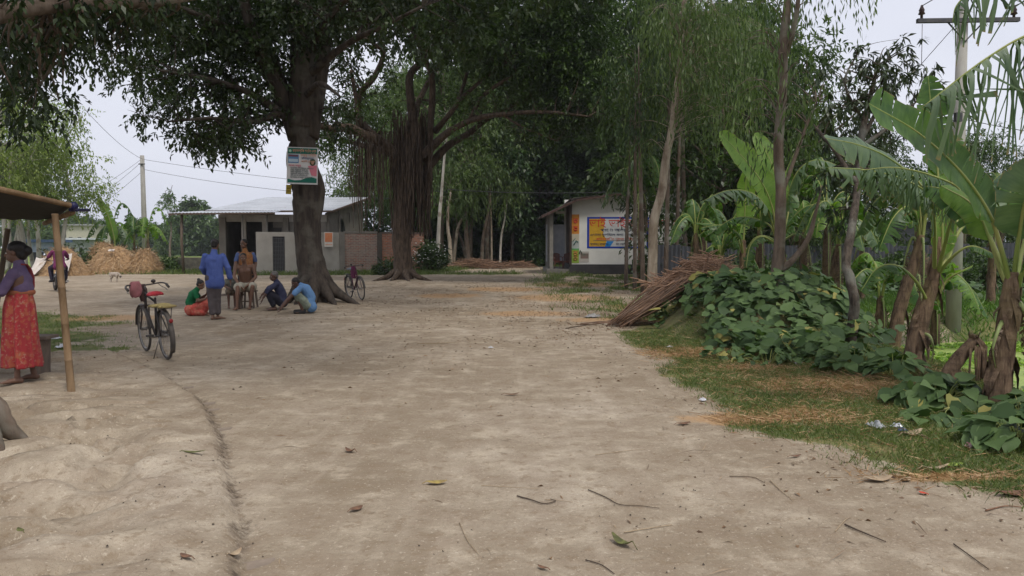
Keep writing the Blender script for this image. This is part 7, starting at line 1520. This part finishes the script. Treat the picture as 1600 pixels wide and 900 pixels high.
skirt_mesh([(0, 0, .98, .115, .135), (-.005, 0, .90, .128, .155), (-.008, 0, .80, .143, .172), (-.008, 0, .62, .150, .18), (-.008, 0, .42, .160, .185), (0, 0, .27, .168, .19), (.005, 0, .17, .172, .19)], RSK, wm, 'skirt', 9, .022)
mb = MB(); mb.ring((0, 0, .965), (0, 0, 1), .122, (.022, .03), 40, 8, up=(0, 1, 0)); mb.build('waistband', cloth('waist_orange', (.36, .13, .07)), wm)
mb = MB(); mb.tube([(.02, -.06, 1.265), (.06, -.02, 1.26), (.085, .05, 1.22), (.115, .04, 1.12), (.115, .02, 1.02), (.10, .0, .96)], [.02, .026, .028, .028, .026, .022], 8, 0, True, 0, None, .4); mb.build('scarf', cloth('scarf_red', (.30, .06, .065)), wm)
# 2 rider, built with the motorcycle
pm_ = on(93, 457); Ym = pm_.y+.3; mx_ = X_(94, Ym)
moto = empty('motorcycle', 'black motorcycle driven away past the straw heap', 'motorcycle', (mx_, Ym, 0), .66); MK = surf('moto_black', (.025, .025, .028), (.05, .045, .045), 6, .35); 
def mwheel(y, name='wheel'):
    mb = MB(); mb.ring((0, y, .30), (1, 0, 0), .245, .055, 36, 8); w_ = mb.build(name, RUB, moto); mb = MB(); mb.ring((0, y, .30), (1, 0, 0), .19, .018, 30, 6); mb.tube([(-.07, y, .3), (.07, y, .3)], .05, 12)
    for i in range(6): a = i*1.047; mb.bar((0, y, .3), (0, y+.19*math.cos(a), .3+.19*math.sin(a)), .03, .02, up=(1, 0, 0))
    mb.build('rim', CHR, w_)
mwheel(0); mwheel(1.25)
mb = MB(); mb.bar((0, -.25, .80), (0, .45, .78), .24, .09); mb.ell((0, .12, .82), (.13, .38, .06), 12, 8); mb.build('seat', RUB, moto)
mb = MB(); mb.ell((0, .62, .84), (.14, .26, .13), 14, 10); mb.build('fuel_tank', MK, moto)
mb = MB(); mb.ell((0, .55, .42), (.15, .20, .17), 12, 8); mb.box((0, .62, .28), (.22, .3, .14)); mb.tube([(.14, .7, .3), (.16, .3, .28), (.16, -.3, .38)], [.025, .03, .045], 8); mb.build('engine', CHR, moto)
mb = MB(); mb.tube([(0, .95, .92), (0, .4, .5), (0, .0, .62), (0, -.2, .76)], .03, 8)
for s_ in (-1, 1): mb.tube([(s_*.09, 0, .3), (s_*.09, .45, .38)], .025, 6); mb.tube([(s_*.11, .02, .36), (s_*.11, -.05, .72)], .03, 8); mb.tube([(s_*.09, .96, .86), (s_*.09, 1.25, .30)], .025, 8)
mb.build('frame', MK, moto)
mb = MB(); mb.tube([(-.34, .72, 1.08), (-.2, .86, 1.06), (0, .92, 1.02), (.2, .86, 1.06), (.34, .72, 1.08)], .014, 6); hb_ = mb.build('handlebar', MK, moto)
for s_ in (-1, 1): mb = MB(); mb.tube([(s_*.24, .84, 1.06), (s_*.30, .84, 1.22)], .007, 5); mb.ell((s_*.34, .84, 1.25), (.06, .012, .035), 10, 6); mb.build('mirror', surf('mirror_glass', (.6, .62, .65), rough=.1, metal=.9), hb_)
mb = MB(); mb.ell((0, 1.02, .98), (.10, .08, .10), 12, 8); mb.build('headlight', surf('lamp_glass', (.6, .6, .58), rough=.15), moto)
mb = MB(); mb.box((0, -.28, .70), (.14, .05, .07)); mb.build('tail_light', surf('tail_red', (.35, .02, .02), rough=.3), moto); mb = MB(); mb.box((0, -.33, .52), (.18, .012, .12), 0, Matrix.Rotation(.3, 3, 'X')); mb.build('number_plate', surf('plate_grey', (.12, .13, .15)), moto)
fd = MB(); n_ = 16; vs = []
for i in range(n_+1):
    a = R(20)+R(170)*i/n_
    for x_ in (-.07, 0, .07): vs.append((x_, 0+.33*math.cos(math.pi-a+0), .30+.33*math.sin(a)))
fd.add(vs, [(i*3+j, i*3+j+1, i*3+j+4, i*3+j+3) for i in range(n_) for j in range(2)], 0, True); fd.build('mudguard', MK, moto)
for s_ in (-1, 1): mb = MB(); mb.box((s_*.20, .55, .33), (.18, .05, .03)); mb.build('footrest', RUB, moto)
person('man in a purple shirt riding a motorcycle away', dict(pelvis=(0, .15, .92), waist=(0, .20, 1.06), chest=(0, .27, 1.26), neck=(0, .32, 1.43), head=(.01, .36, 1.55), face=(.0, 1, -.05), sl=(-.18, .28, 1.36), sr=(.18, .28, 1.36), el=(-.33, .42, 1.13), er=(.31, .42, 1.13), wl=(-.33, .68, 1.09), wr=(.32, .68, 1.09), hdl=(0, 1, 0), hdr=(0, 1, 0), pnl=(0, 0, -1), pnr=(0, 0, -1),
    hl=(-.09, .15, .90), hr=(.09, .15, .90), kl=(-.22, .55, .80), kr=(.23, .55, .80), al=(-.20, .46, .42), ar=(.21, .46, .42), tl=(-.2, 1, -.1), tr=(.3, 1, -.1)), S2, loc=(mx_, Ym, 0), turn=.66,
    shirt=dict(mat=cloth('shirt_purple', (.17, .035, .10), (.11, .025, .07)), sleeve=.7, g=.022, hem=(0, -.03, -.06)), trousers=dict(mat=cloth('trousers_navy', (.045, .04, .06)), len=.95, g=.022), shoes=surf('shoe_black', (.03, .03, .035)))
# 3 squatting woman in green
p = on(305, 493); X0 = p
gw = person('woman in a green blouse and red skirt sitting on the ground, facing right', dict(pelvis=(-.06, .02, .17), waist=(-.10, .02, .30), chest=(-.03, .02, .47), neck=(.06, .02, .60), head=(.13, .0, .685), face=(.85, -.35, -.45), sl=(-.01, -.16, .54), sr=(.0, .18, .54), el=(.07, -.22, .34), er=(.12, .22, .36), wl=(.22, -.14, .38), wr=(.24, .10, .46), hdl=(.6, .2, .6), hdr=(.3, -.2, .9),
    hl=(-.03, -.09, .14), hr=(-.03, .11, .14), kl=(.24, -.16, .30), kr=(.24, .16, .34), al=(.16, -.12, .075), ar=(.20, .12, .075), tl=(.95, -.3, 0), tr=(1, .1, 0)), S1, s=.93, hairkind='topbun', loc=(p.x, p.y, hz(p.x, p.y)), shirt=dict(mat=cloth('blouse_green', (.015, .13, .05), (.01, .08, .035)), name='blouse', sleeve=.6, g=.014))
mb = MB(); RS2 = patterned('skirt_coral', (.40, .055, .04), (.42, .12, .08), (.46, .18, .12), 10)
capsule(mb, (-.08, -.06, .14), (-.08, .08, .14), .145, .145); capsule(mb, (-.03, -.10, .15), (.22, -.15, .25), .12, .10); capsule(mb, (-.03, .12, .15), (.22, .16, .28), .12, .10); capsule(mb, (.22, -.15, .25), (.16, -.12, .08), .10, .09); capsule(mb, (.0, -.15, .09), (.12, -.17, .08), .085, .08); solid(mb, 'skirt', RS2, gw, .012, 3, .6, (.02, .07))
# 4 standing man, blue shirt, from behind
p = on(337, 500)
person('man in a long blue shirt standing with his back to the camera', dict(pelvis=(0, 0, .90), waist=(0, 0, 1.05), chest=(-.01, .0, 1.27), neck=(0, .01, 1.45), head=(.025, .03, 1.58), face=(.55, .83, -.1), sl=(-.175, 0, 1.345), sr=(.155, 0, 1.345), el=(-.235, .04, 1.10), er=(.26, -.02, 1.10), wl=(-.19, .20, .98), wr=(.30, .03, .86), pnl=(1, 0, 0), pnr=(-1, 0, 0),
    hl=(-.08, 0, .88), hr=(.06, 0, .88), kl=(-.07, .03, .48), kr=(.03, .06, .48), al=(-.055, -.02, .085), ar=(.045, .06, .085), tl=(.5, .85, 0), tr=(.9, .3, 0)), S1, s=1.0, loc=(p.x, p.y, hz(p.x, p.y)),
    shirt=dict(mat=cloth('shirt_blue', (.085, .125, .34), (.06, .09, .26)), sleeve=1.85, g=.024, hem=(0, 0, -.13)), trousers=dict(mat=cloth('trousers_grey', (.10, .085, .085)), len=.90, g=.024))
# 5 bare-chested man on a stool, facing us
p = on(378, 484); yS5 = p.y+.25
person('bare-chested man in a cream cloth seated on a stool, leaning on his knees', dict(pelvis=(.03, .12, .56), waist=(.02, .08, .70), chest=(.0, -.0, .93), neck=(-.01, -.05, 1.12), head=(-.03, -.10, 1.235), face=(-.05, -1, -.15), sl=(.19, -.02, 1.05), sr=(-.21, -.02, 1.05), el=(.25, -.08, .77), er=(-.24, -.12, .80), wl=(.06, -.30, .58), wr=(-.12, -.30, .56), hdl=(-.6, -.4, -.5), hdr=(.6, -.3, -.5),
    hl=(.12, .08, .53), hr=(-.08, .08, .53), kl=(.17, -.33, .55), kr=(-.17, -.33, .54), al=(.10, -.30, .085), ar=(-.19, -.38, .085), tl=(-.1, -1, 0), tr=(-.45, -1, 0)), S1, s=1.0, loc=(p.x, yS5, hz(p.x, yS5)),
    trousers=dict(mat=cloth('lungi_cream', (.40, .37, .30), (.26, .24, .19), 12), len=.38, g=.035, name='lungi'))
def stool(label, x, y, h, w_=.34, rz=0, group=None):
    t = empty('wooden_stool', label, 'stool', (x, y, hz(x, y)), rz, group); mb = MB(); mb.box((0, 0, h-.02), (w_, w_*.85, .035)); mb.build('seat', WD, t)
    for sx in (-1, 1):
        for sy in (-1, 1): mb = MB(); mb.bar((sx*w_*.38, sy*w_*.3, h-.03), (sx*w_*.48, sy*w_*.42, 0), .035, .035); mb.build('leg', WD, t)
    mb = MB(); mb.bar((-w_*.42, -w_*.36, h*.4), (w_*.42, -w_*.36, h*.4), .03, .03); mb.build('stretcher', WD, t); return t
stool('wooden stool under the bare-chested man', p.x+.05, yS5+.12, .44)
# 6 standing man in orange waistcoat behind
p6 = (X_(384, 19.1), 19.1)
orange = person('man in an orange and blue top standing behind the seated man', dict(pelvis=(0, 0, .90), waist=(0, 0, 1.05), chest=(0, .0, 1.27), neck=(-.02, -.02, 1.45), head=(-.04, -.04, 1.58), face=(-.65, -.75, -.15), sl=(.16, .03, 1.345), sr=(-.16, -.0, 1.345), el=(.24, .05, 1.10), er=(-.24, -.08, 1.10), wl=(.20, -.08, .90), wr=(-.12, -.22, .98),
    hl=(.09, 0, .88), hr=(-.08, 0, .88), kl=(.09, 0, .48), kr=(-.10, -.02, .48), al=(.09, .03, .085), ar=(-.13, 0, .085), tl=(.1, -1, 0), tr=(-.5, -1, 0)), S1, s=1.0, loc=(*p6, hz(*p6)),
    shirt=dict(mat=patterned('waistcoat_orange', (.30, .12, .04), (.33, .17, .06), (.18, .07, .05), 18), sleeve=.0, g=.024, hem=(0, 0, -.05)), trousers=dict(mat=cloth('trousers_dark', (.045, .04, .045)), len=.55, g=.03))
mb = MB()
for sx, a_, b_ in ((1, (.17, .03, 1.32), (.225, .045, 1.17)), (-1, (-.17, 0, 1.32), (-.225, -.05, 1.17))): capsule(mb, a_, b_, .062, .056)
o = solid(mb, 'sleeves', cloth('sleeve_blue', (.10, .14, .28)), None, .011, 2, .6); o.parent = orange
# 7 small boy on the bench, partly hidden
p7 = (X_(361, 18.6), 18.6)
person('small boy in a grey shirt sitting low behind the blue-shirted man', dict(pelvis=(0, .1, .46), waist=(0, .08, .55), chest=(0, .04, .66), neck=(-.0, .0, .76), head=(-.015, -.03, .85), face=(-.1, -1, -.2), sl=(.11, .03, .71), sr=(-.11, .03, .71), el=(.15, -.03, .57), er=(-.15, -.03, .57), wl=(.06, -.15, .53), wr=(-.06, -.15, .53),
    hl=(.06, .08, .43), hr=(-.06, .08, .43), kl=(.07, -.18, .43), kr=(-.07, -.18, .43), al=(.07, -.16, .10), ar=(-.07, -.16, .10), tl=(0, -1, 0), tr=(0, -1, 0)), S2, s=.74, loc=(*p7, hz(*p7)), shirt=dict(mat=cloth('shirt_olive', (.14, .14, .12)), sleeve=.6, g=.014), trousers=dict(mat=cloth('shorts_brown', (.09, .07, .05)), len=.45, g=.014))
bn = empty('wooden_bench', 'low dark wooden bench the small boy sits on', 'bench', (X_(354, 18.7), 18.75, hz(X_(354, 18.7), 18.75))); mb = MB(); mb.box((0, 0, .355), (.72, .26, .035)); mb.build('seat', WD, bn)
for sx in (-1, 1):
    for sy in (-1, 1): mb = MB(); mb.bar((sx*.27, sy*.07, .34), (sx*.31, sy*.10, 0), .045, .045); mb.build('leg', WD, bn)
# 8 navy man squatting facing left
p = on(430, 486)
person('grey-haired man in a dark navy shirt squatting beside the tree, facing left', dict(pelvis=(.12, .0, .24), waist=(.13, 0, .36), chest=(.05, 0, .55), neck=(-.0, 0, .70), head=(-.05, -.02, .80), face=(-.9, -.35, -.15), sl=(.02, -.17, .63), sr=(.05, .17, .63), el=(-.16, -.20, .50), er=(-.15, .17, .52), wl=(-.30, -.18, .30), wr=(-.33, .08, .36), hdl=(-.3, 0, -1), hdr=(-.4, 0, -1), pnl=(-1, 0, 0), pnr=(-1, 0, 0),
    hl=(.11, -.09, .20), hr=(.11, .09, .20), kl=(-.19, -.14, .44), kr=(-.19, .15, .44), al=(-.05, -.13, .085), ar=(-.05, .13, .085), tl=(-1, -.1, 0), tr=(-1, .1, 0)), S2, hair=(.07, .065, .06), loc=(p.x, p.y+.1, hz(p.x, p.y)),
    shirt=dict(mat=cloth('shirt_navy', (.045, .048, .085), (.025, .028, .055)), sleeve=1.3, g=.020, hem=(.02, 0, -.05)), trousers=dict(mat=cloth('trousers_black', (.025, .025, .035)), len=.92, g=.02))
# 9 light blue shirt, squatting, bent forward and reaching to the ground
p = on(468, 490)
person('man in a light blue shirt squatting at the tree foot, reaching to the ground', dict(pelvis=(.20, .0, .22), waist=(.24, 0, .36), chest=(.13, -.02, .56), neck=(.0, -.03, .66), head=(-.09, -.05, .70), face=(-.80, -.2, -.62), sl=(.02, -.20, .60), sr=(.05, .16, .60), el=(-.19, -.25, .40), er=(-.20, .06, .40), wl=(-.38, -.22, .17), wr=(-.40, .0, .18), hdl=(-.6, 0, -.9), hdr=(-.6, 0, -.9), pnl=(-1, 0, 0), pnr=(-1, 0, 0),
    hl=(.18, -.09, .19), hr=(.18, .09, .19), kl=(-.06, -.16, .43), kr=(-.08, .15, .43), al=(.05, -.13, .085), ar=(.05, .13, .085), tl=(-1, -.1, 0), tr=(-1, .1, 0)), S2, loc=(p.x, p.y+.05, hz(p.x, p.y)),
    shirt=dict(mat=cloth('shirt_sky', (.13, .25, .44), (.10, .19, .35)), sleeve=.65, g=.022, hem=(.05, 0, -.07)), trousers=dict(mat=cloth('lungi_pale', (.24, .27, .21), (.12, .14, .11), 10), len=.62, g=.028, name='lungi'), shoes=surf('sandal_dark', (.03, .028, .028)))

# ================================================================ the kid goat
gp = on(179, 441); Yg = gp.y; gx_ = X_(178, Yg); goat = empty('goat', 'small pale kid goat standing in front of the haystack', 'goat', (gx_, Yg, 0)); GF = surf('goat_fur', (.42, .36, .30), (.30, .25, .21), 10, .95, .4)
mb = MB(); mb.ell((0, 0, .34), (.19, .085, .10), 14, 10); mb.ell((.10, 0, .33), (.10, .08, .11), 12, 8); mb.ell((-.12, 0, .34), (.10, .08, .10), 12, 8)
chain(mb, [((.16, 0, .38), .06), ((.24, 0, .33), .045), ((.27, 0, .27), .040)]); chain(mb, [((.265, 0, .29), .045), ((.29, 0, .20), .028)]); chain(mb, [((-.2, 0, .40), .018), ((-.24, 0, .38), .010)])
for s_ in (-1, 1): 
    mb.ell((.25, s_*.05, .29), (.03, .03, .014), 8, 5)
    chain(mb, [((.12, s_*.05, .30), .04), ((.125, s_*.05, .17), .020), ((.12, s_*.05, .02), .014)]); chain(mb, [((-.14, s_*.05, .30), .05), ((-.10, s_*.05, .21), .03), ((-.16, s_*.05, .13), .018), ((-.145, s_*.05, .02), .014)])
solid(mb, 'body', GF, goat, .009, 2, .7); mb = MB(); mb.ell((.275, 0, .245), (.045, .042, .055), 10, 8); mb.build('muzzle', surf('goat_dark', (.07, .055, .05)), goat)

# ================================================================ stick heaps
ST1 = surf('stick_bark', (.20, .12, .075), (.10, .06, .042), 5, .9, stretch=(1, 1, 1), lo=.4, hi=.6)
ST2 = leafmat('stick_mix', (.055, .030, .020), (.42, .25, .15), 0.0)
def sticks(name, label, segs, cat='brushwood'):
    """segs: (a, b, r, v): one bent stick each, all one heap"""
    V = []; Fq = []; val = []; r_ = random.Random(len(segs))
    for a, b, r, v in segs:
        a, b = Vector(a), Vector(b); d = (b-a); L_ = d.length; d.normalize(); x = d.cross(Vector((.1, .2, 1))).normalized(); y = d.cross(x); k = 4; o = len(V); bx_, by_ = r_.uniform(-.04, .04)*L_, r_.uniform(-.04, .04)*L_
        for i in range(k+1):
            q = i/k; c = a.lerp(b, q)+x*bx_*math.sin(q*3.1)+y*by_*math.sin(q*4.2); rr = r*(1-.45*q)
            for j in range(4): an = j*math.pi/2; V.append(tuple(c+(x*math.cos(an)+y*math.sin(an))*rr)); val.append(v)
        Fq += [(o+i*4+j, o+i*4+(j+1) % 4, o+(i+1)*4+(j+1) % 4, o+(i+1)*4+j) for i in range(k) for j in range(4)]+[(o, o+3, o+2, o+1), (o+k*4, o+k*4+1, o+k*4+2, o+k*4+3)]
    c = np.mean(np.array(V), 0); root = empty(name, label, cat, (c[0], c[1], 0)); o = link('sticks', mesh_np('sticks', np.array(V), np.array(Fq), np.array(val)), ST2); local(o, root); return root
r_ = random.Random(8); segs = []
for i in range(210):       # long canes sloping from the heap top down to the ground
    u = r_.random(); w_ = r_.gauss(0, 1); lay = r_.random()
    a = Vector((2.0+.18*w_*.5+.45*u, 15.1+.25*w_, .0)); a.z = hz(a.x, a.y)+.03+.13*lay*(1-.3*abs(w_))
    ln = r_.uniform(.8, 1.75); d = Vector((.80+.06*r_.gauss(0, 1), .30+.10*r_.gauss(0, 1), .50+.06*r_.gauss(0, 1))).normalized()
    a = a+d*r_.uniform(-.15, .35); a.z = max(a.z, hz(a.x, a.y)+.01); segs.append((a, a+d*ln, r_.uniform(.007, .016), r_.random()**1.5*.75))
for i in range(12): x_ = r_.uniform(1.2, 2.1); segs.append(((x_, 15+r_.uniform(-.3, .3), .03), (x_+r_.uniform(.8, 1.4), 15.2+r_.uniform(-.2, .3), .10), .008, r_.random()*.6))
sticks('stick_bundle', 'long bundle of brown canes sloping down from the mound to the road', segs)
segs = []
for i in range(650):
    a = Vector((3.85+r_.gauss(0, .40), 15.8+r_.gauss(0, .40), 0)); e_ = math.exp(-((a.x-3.95)/.65)**2-((a.y-15.8)/.8)**2); a.z = .76+.66*e_*r_.random()
    an = r_.uniform(-.7, 1.1) if r_.random() < .5 else r_.random()*6.28; d = Vector((math.cos(an), .7*math.sin(an), r_.uniform(-.35, .65))).normalized(); ln = r_.uniform(.25, .85); segs.append((a-d*ln/2, a+d*ln/2, r_.uniform(.006, .015), .45+.55*r_.random()))
sticks('stick_heap', 'tangled heap of split reddish sticks on top of the mound', segs)
def brush(label, px0_, px1_, Y_, h_, n, seed):
    r_ = random.Random(seed); xa, xb = X_(px0_, Y_), X_(px1_, Y_); segs = []
    for i in range(n):
        u = r_.random(); a = Vector((xa+(xb-xa)*u, Y_+r_.gauss(0, .5), h_*math.sin(math.pi*(.12+.76*u))*r_.random()*.9+.03)); an = r_.choice([0, math.pi])+r_.gauss(0, .5); d = Vector((math.cos(an), .6*math.sin(an), r_.gauss(.08, .15))).normalized(); ln = r_.uniform(.5, 1.6); segs.append((a-d*ln/2, a+d*ln/2, r_.uniform(.012, .028), r_.random()*.8))
    return sticks('brushwood_pile', label, segs)
brush('long low brushwood pile under the thin trunks right of the white-blossomed shrub', 700, 786, 54, .7, 380, 1); brush('small brushwood pile at the foot of the dark wood, beside the road end', 794, 826, 56, .5, 150, 2)
# ================================================================ single things lying on the road
def leaf_on(label, px, py, L_, W_, rz, mat, name='fallen_leaf', cat='leaf', curl=.25, group=None, fold=.3):
    p = on(px, py); mb = MB(); n_ = 8; vs = []
    for i in range(n_+1):
        q = i/n_; w2 = W_/2*math.sin(math.pi*min(1, q*.93+.04))**.8; z_ = .006+L_*curl*(q-.5)**2*2
        vs += [(-w2, (q-.5)*L_, z_+w2*fold), (0, (q-.5)*L_, z_), (w2, (q-.5)*L_, z_+w2*fold*.7)]
    fs = [(i*3+j, i*3+j+1, i*3+j+4, i*3+j+3) for i in range(n_) for j in range(2)]; mb.add(vs, fs, 0, True); mb.tube([(0, -L_/2, vs[1][2]), (0, -L_/2-.25*L_, .008)], .0025, 4)
    o = mb.build(name, mat); m_ = o.modifiers.new('t', 'SOLIDIFY'); m_.thickness = .0012; o.location = (p.x, p.y, p.z+.004); o.rotation_euler = (0, 0, rz); return tag(o, label, cat, group)
YL = surf('leaf_yellow', (.44, .34, .10), (.22, .15, .07), 30); BL = surf('leaf_brown', (.22, .12, .07), (.11, .06, .04), 30); GL_ = surf('leaf_olive', (.15, .16, .05), (.07, .07, .03), 30); PL = surf('leaf_pale', (.42, .33, .22), (.28, .20, .13), 20); GLB = surf('leaf_lime', (.30, .38, .06), (.18, .26, .05), 20)
leaf_on('yellow dead leaf with a dark stalk end on the road, low centre', 683, 757, .13, .06, R(-80), YL); leaf_on('curled olive-green leaf near the bottom edge of the road', 972, 852, .15, .055, R(35), GL_, curl=.5); leaf_on('upright curled brown leaf left of centre on the road', 547, 707, .09, .05, R(60), BL, curl=.6); leaf_on('brown leaf below the upright curled one', 557, 798, .09, .05, R(-40), BL)
leaf_on('yellow-black withered leaf on the left shoulder', 303, 709, .16, .035, R(-85), GL_, curl=.2); leaf_on('reddish leaf near the ridge at the bottom left', 291, 873, .08, .035, R(60), BL); leaf_on('brown leaf caught on the earth ridge, bottom left', 367, 869, .08, .04, R(-30), PL, curl=.5); leaf_on('small dark curled leaf at the very bottom centre', 848, 890, .06, .025, R(50), BL)
leaf_on('large pale dry banana scrap at the grass edge', 1372, 752, .20, .09, R(-80), PL); leaf_on('lime-green leaf lying in the verge grass', 1490, 729, .17, .06, R(-70), GLB, curl=.1); leaf_on('pale curled leaf strip beside the lime-green leaf', 1462, 734, .22, .04, R(-75), PL); leaf_on('tan leaf on the soil right of the pale banana scrap', 1415, 752, .10, .05, R(-60), PL); leaf_on('brown leaf at the far right verge edge', 1585, 775, .22, .08, R(-85), BL); leaf_on('red scrap of leaf on the soil near the verge', 1442, 773, .05, .035, R(30), surf('scrap_red', (.55, .06, .03))); leaf_on('small rusty leaf on the right side of the road', 1243, 715, .10, .03, R(-70), BL)
leaf_on('dark slim leaf on the middle of the road', 800, 618, .16, .04, R(-75), BL); leaf_on('brown dry leaf right of the straw patch', 1068, 664, .13, .05, R(-70), BL); leaf_on('dead leaf at the bottom left corner', 32, 832, .07, .03, R(50), GL_); leaf_on('dry leaf lying under the silver foil', 1425, 680, .26, .08, R(-60), PL)
def twig(label, pts, r, mat, group=None, name='twig'):
    r = r*.62
    mb = MB(); P = [on(*q) for q in pts]; c = P[0]; q = cr([(p.x-c.x, p.y-c.y, hz(p.x, p.y)-c.z+.004+r) for p in P], 5); n_ = len(q); mb.tube([Vector(v_) for v_ in q], [r*(1-.5*i/n_) for i in range(n_)], 6); o = mb.build(name, mat); o.location = c; return tag(o, label, 'twig', group)
TW1 = surf('twig_dark', (.10, .07, .05), (.06, .045, .035), 20); TW2 = surf('twig_pale', (.36, .28, .18), (.26, .19, .12), 20)
twig('dark bent twig lying right of the yellow leaf', [(808, 777), (830, 783), (850, 789), (868, 785), (860, 782)], .008, TW1); twig('pale straw stalk crossing the dark bent twig', [(852, 782), (870, 783), (895, 786)], .004, TW2); twig('straight pale stalk left of the dark bent twig', [(752, 760), (790, 762), (840, 765)], .004, TW2)
twig('long twig with a pale broken end on the lower road', [(919, 767), (945, 778), (968, 790), (1000, 792), (1030, 796)], .006, TW1); twig('split pale twig above the olive leaf', [(975, 834), (1010, 828), (1050, 822)], .006, TW2); twig('thin stick in the lower right with a forked tail', [(1320, 822), (1345, 833), (1384, 849)], .009, TW1); twig('thin pale stick crossing the forked-tail stick', [(1305, 832), (1320, 815), (1330, 810)], .005, TW2)
twig('slender twig lying diagonally on the right of the road', [(1140, 746), (1175, 747), (1195, 756)], .005, TW1); twig('straight tan twig right of the slender diagonal one', [(1203, 752), (1220, 768), (1240, 784)], .005, TW2); twig('long curved twig at the bottom right corner', [(1490, 852), (1515, 870), (1545, 892)], .006, TW1); twig('thin upright-looking stalk at the lower middle', [(718, 818), (730, 845), (748, 868)], .004, TW2); twig('dark twig at the bottom edge right of centre', [(915, 877), (940, 885), (960, 899)], .006, TW1)
twig('long straw stalk across the middle of the road', [(652, 538), (690, 537), (718, 535)], .010, TW2); twig('reddish long stick reaching out of the stick bundle', [(884, 514), (920, 508), (955, 503)], .014, TW1); twig('thin straw stalk right of centre beyond the yellow leaf', [(930, 712), (975, 706), (1010, 703)], .004, TW2); twig('dry brown stalk on the right edge of the road', [(1540, 800), (1570, 793), (1600, 795)], .008, BL)
def scrap(label, px, py, w_, h_, mat, seed, cat='litter', name='plastic_scrap'):
    p = on(px, py); r_ = random.Random(seed); mb = MB(); n_ = 9; vs = []
    for i in range(n_):
        for j in range(n_):
            u, v_ = i/(n_-1)-.5, j/(n_-1)-.5; vs.append((w_*u*(1+.2*r_.uniform(-1, 1)), w_*.8*v_*(1+.2*r_.uniform(-1, 1)), .005+h_*r_.random()*(1-1.6*max(abs(u), abs(v_)))))
    mb.add(vs, [(i*n_+j, i*n_+j+1, (i+1)*n_+j+1, (i+1)*n_+j) for i in range(n_-1) for j in range(n_-1)]); o = mb.build(name, mat); m_ = o.modifiers.new('t', 'SOLIDIFY'); m_.thickness = .0015; o.location = (p.x, p.y, p.z+.004); o.rotation_euler = (0, 0, r_.random()*3); return tag(o, label, cat)
PLW = surf('plastic_white', (.62, .62, .64), (.50, .50, .53), rough=.35); PLS = surf('foil_silver', (.70, .70, .72), (.55, .55, .58), rough=.2, metal=.8); PLBU = surf('plastic_blue', (.04, .07, .14), (.02, .03, .06), rough=.3)
scrap('crumpled clear-white plastic bag in the verge grass', 1370, 668, .13, .08, surf('plastic_clear', (.36, .37, .38), (.26, .28, .28), rough=.3), 1); scrap('silver foil wrapper beside the white plastic bag', 1402, 668, .11, .06, PLS, 2); scrap('dark wrapper next to the silver foil', 1410, 674, .09, .04, PLBU, 12)
scrap('pink and white torn bag under the nearest broad-leaved plant', 1520, 700, .12, .06, surf('plastic_pink', (.50, .20, .19), (.45, .40, .40), 30, .4), 3); scrap('shiny white wrapper near the mango trunk', 1248, 570, .10, .08, PLS, 4); scrap('blue-black plastic scrap left of the shiny wrapper', 1210, 567, .16, .05, PLBU, 5); scrap('small white paper ball on the edge of the road', 1098, 627, .07, .05, PLW, 6)
scrap('white plastic bag behind the bamboo post', 95, 544, .14, .09, PLW, 7); scrap('smaller white scrap beyond the bag by the bamboo post', 88, 530, .14, .06, PLW, 8); scrap('tiny white scrap in the middle of the road', 767, 544, .07, .03, PLW, 9); scrap('crushed grey bag at the foot of the cane bundle', 925, 496, .35, .12, surf('plastic_grey', (.30, .29, .28), rough=.4), 10); scrap('white scrap near the front edge of the mound', 1046, 543, .10, .03, PLW, 11); scrap('white-blue wrapper tucked under the mound leaves', 1112, 535, .14, .07, PLS, 13)
# brick edging that shows in the worn ridge
ED = surf('edging_brick', (.25, .20, .155), (.17, .135, .105), 9, .95, .5); ge = 'half-buried bricks along the earth ridge'
for i, (px, py) in enumerate(((393, 884), (340, 672), (324, 642), (316, 632), (285, 607))):
    p = on(px, py); mb = MB(); mb.box((0, 0, 0), (.21, .10, .05)); o = mb.build('edging_brick', ED); bm_ = o.modifiers.new('b', 'BEVEL'); bm_.width = .018; bm_.segments = 3; o.location = (p.x+.02, p.y, p.z-.014); o.rotation_euler = (R(3), R(-2), R(8 if i else 20)+i*.05)
    tag(o, 'half-buried edging brick standing out of the earth ridge' if i else 'large half-buried brick end at the bottom edge beside the ridge', 'brick', ge if i else None)
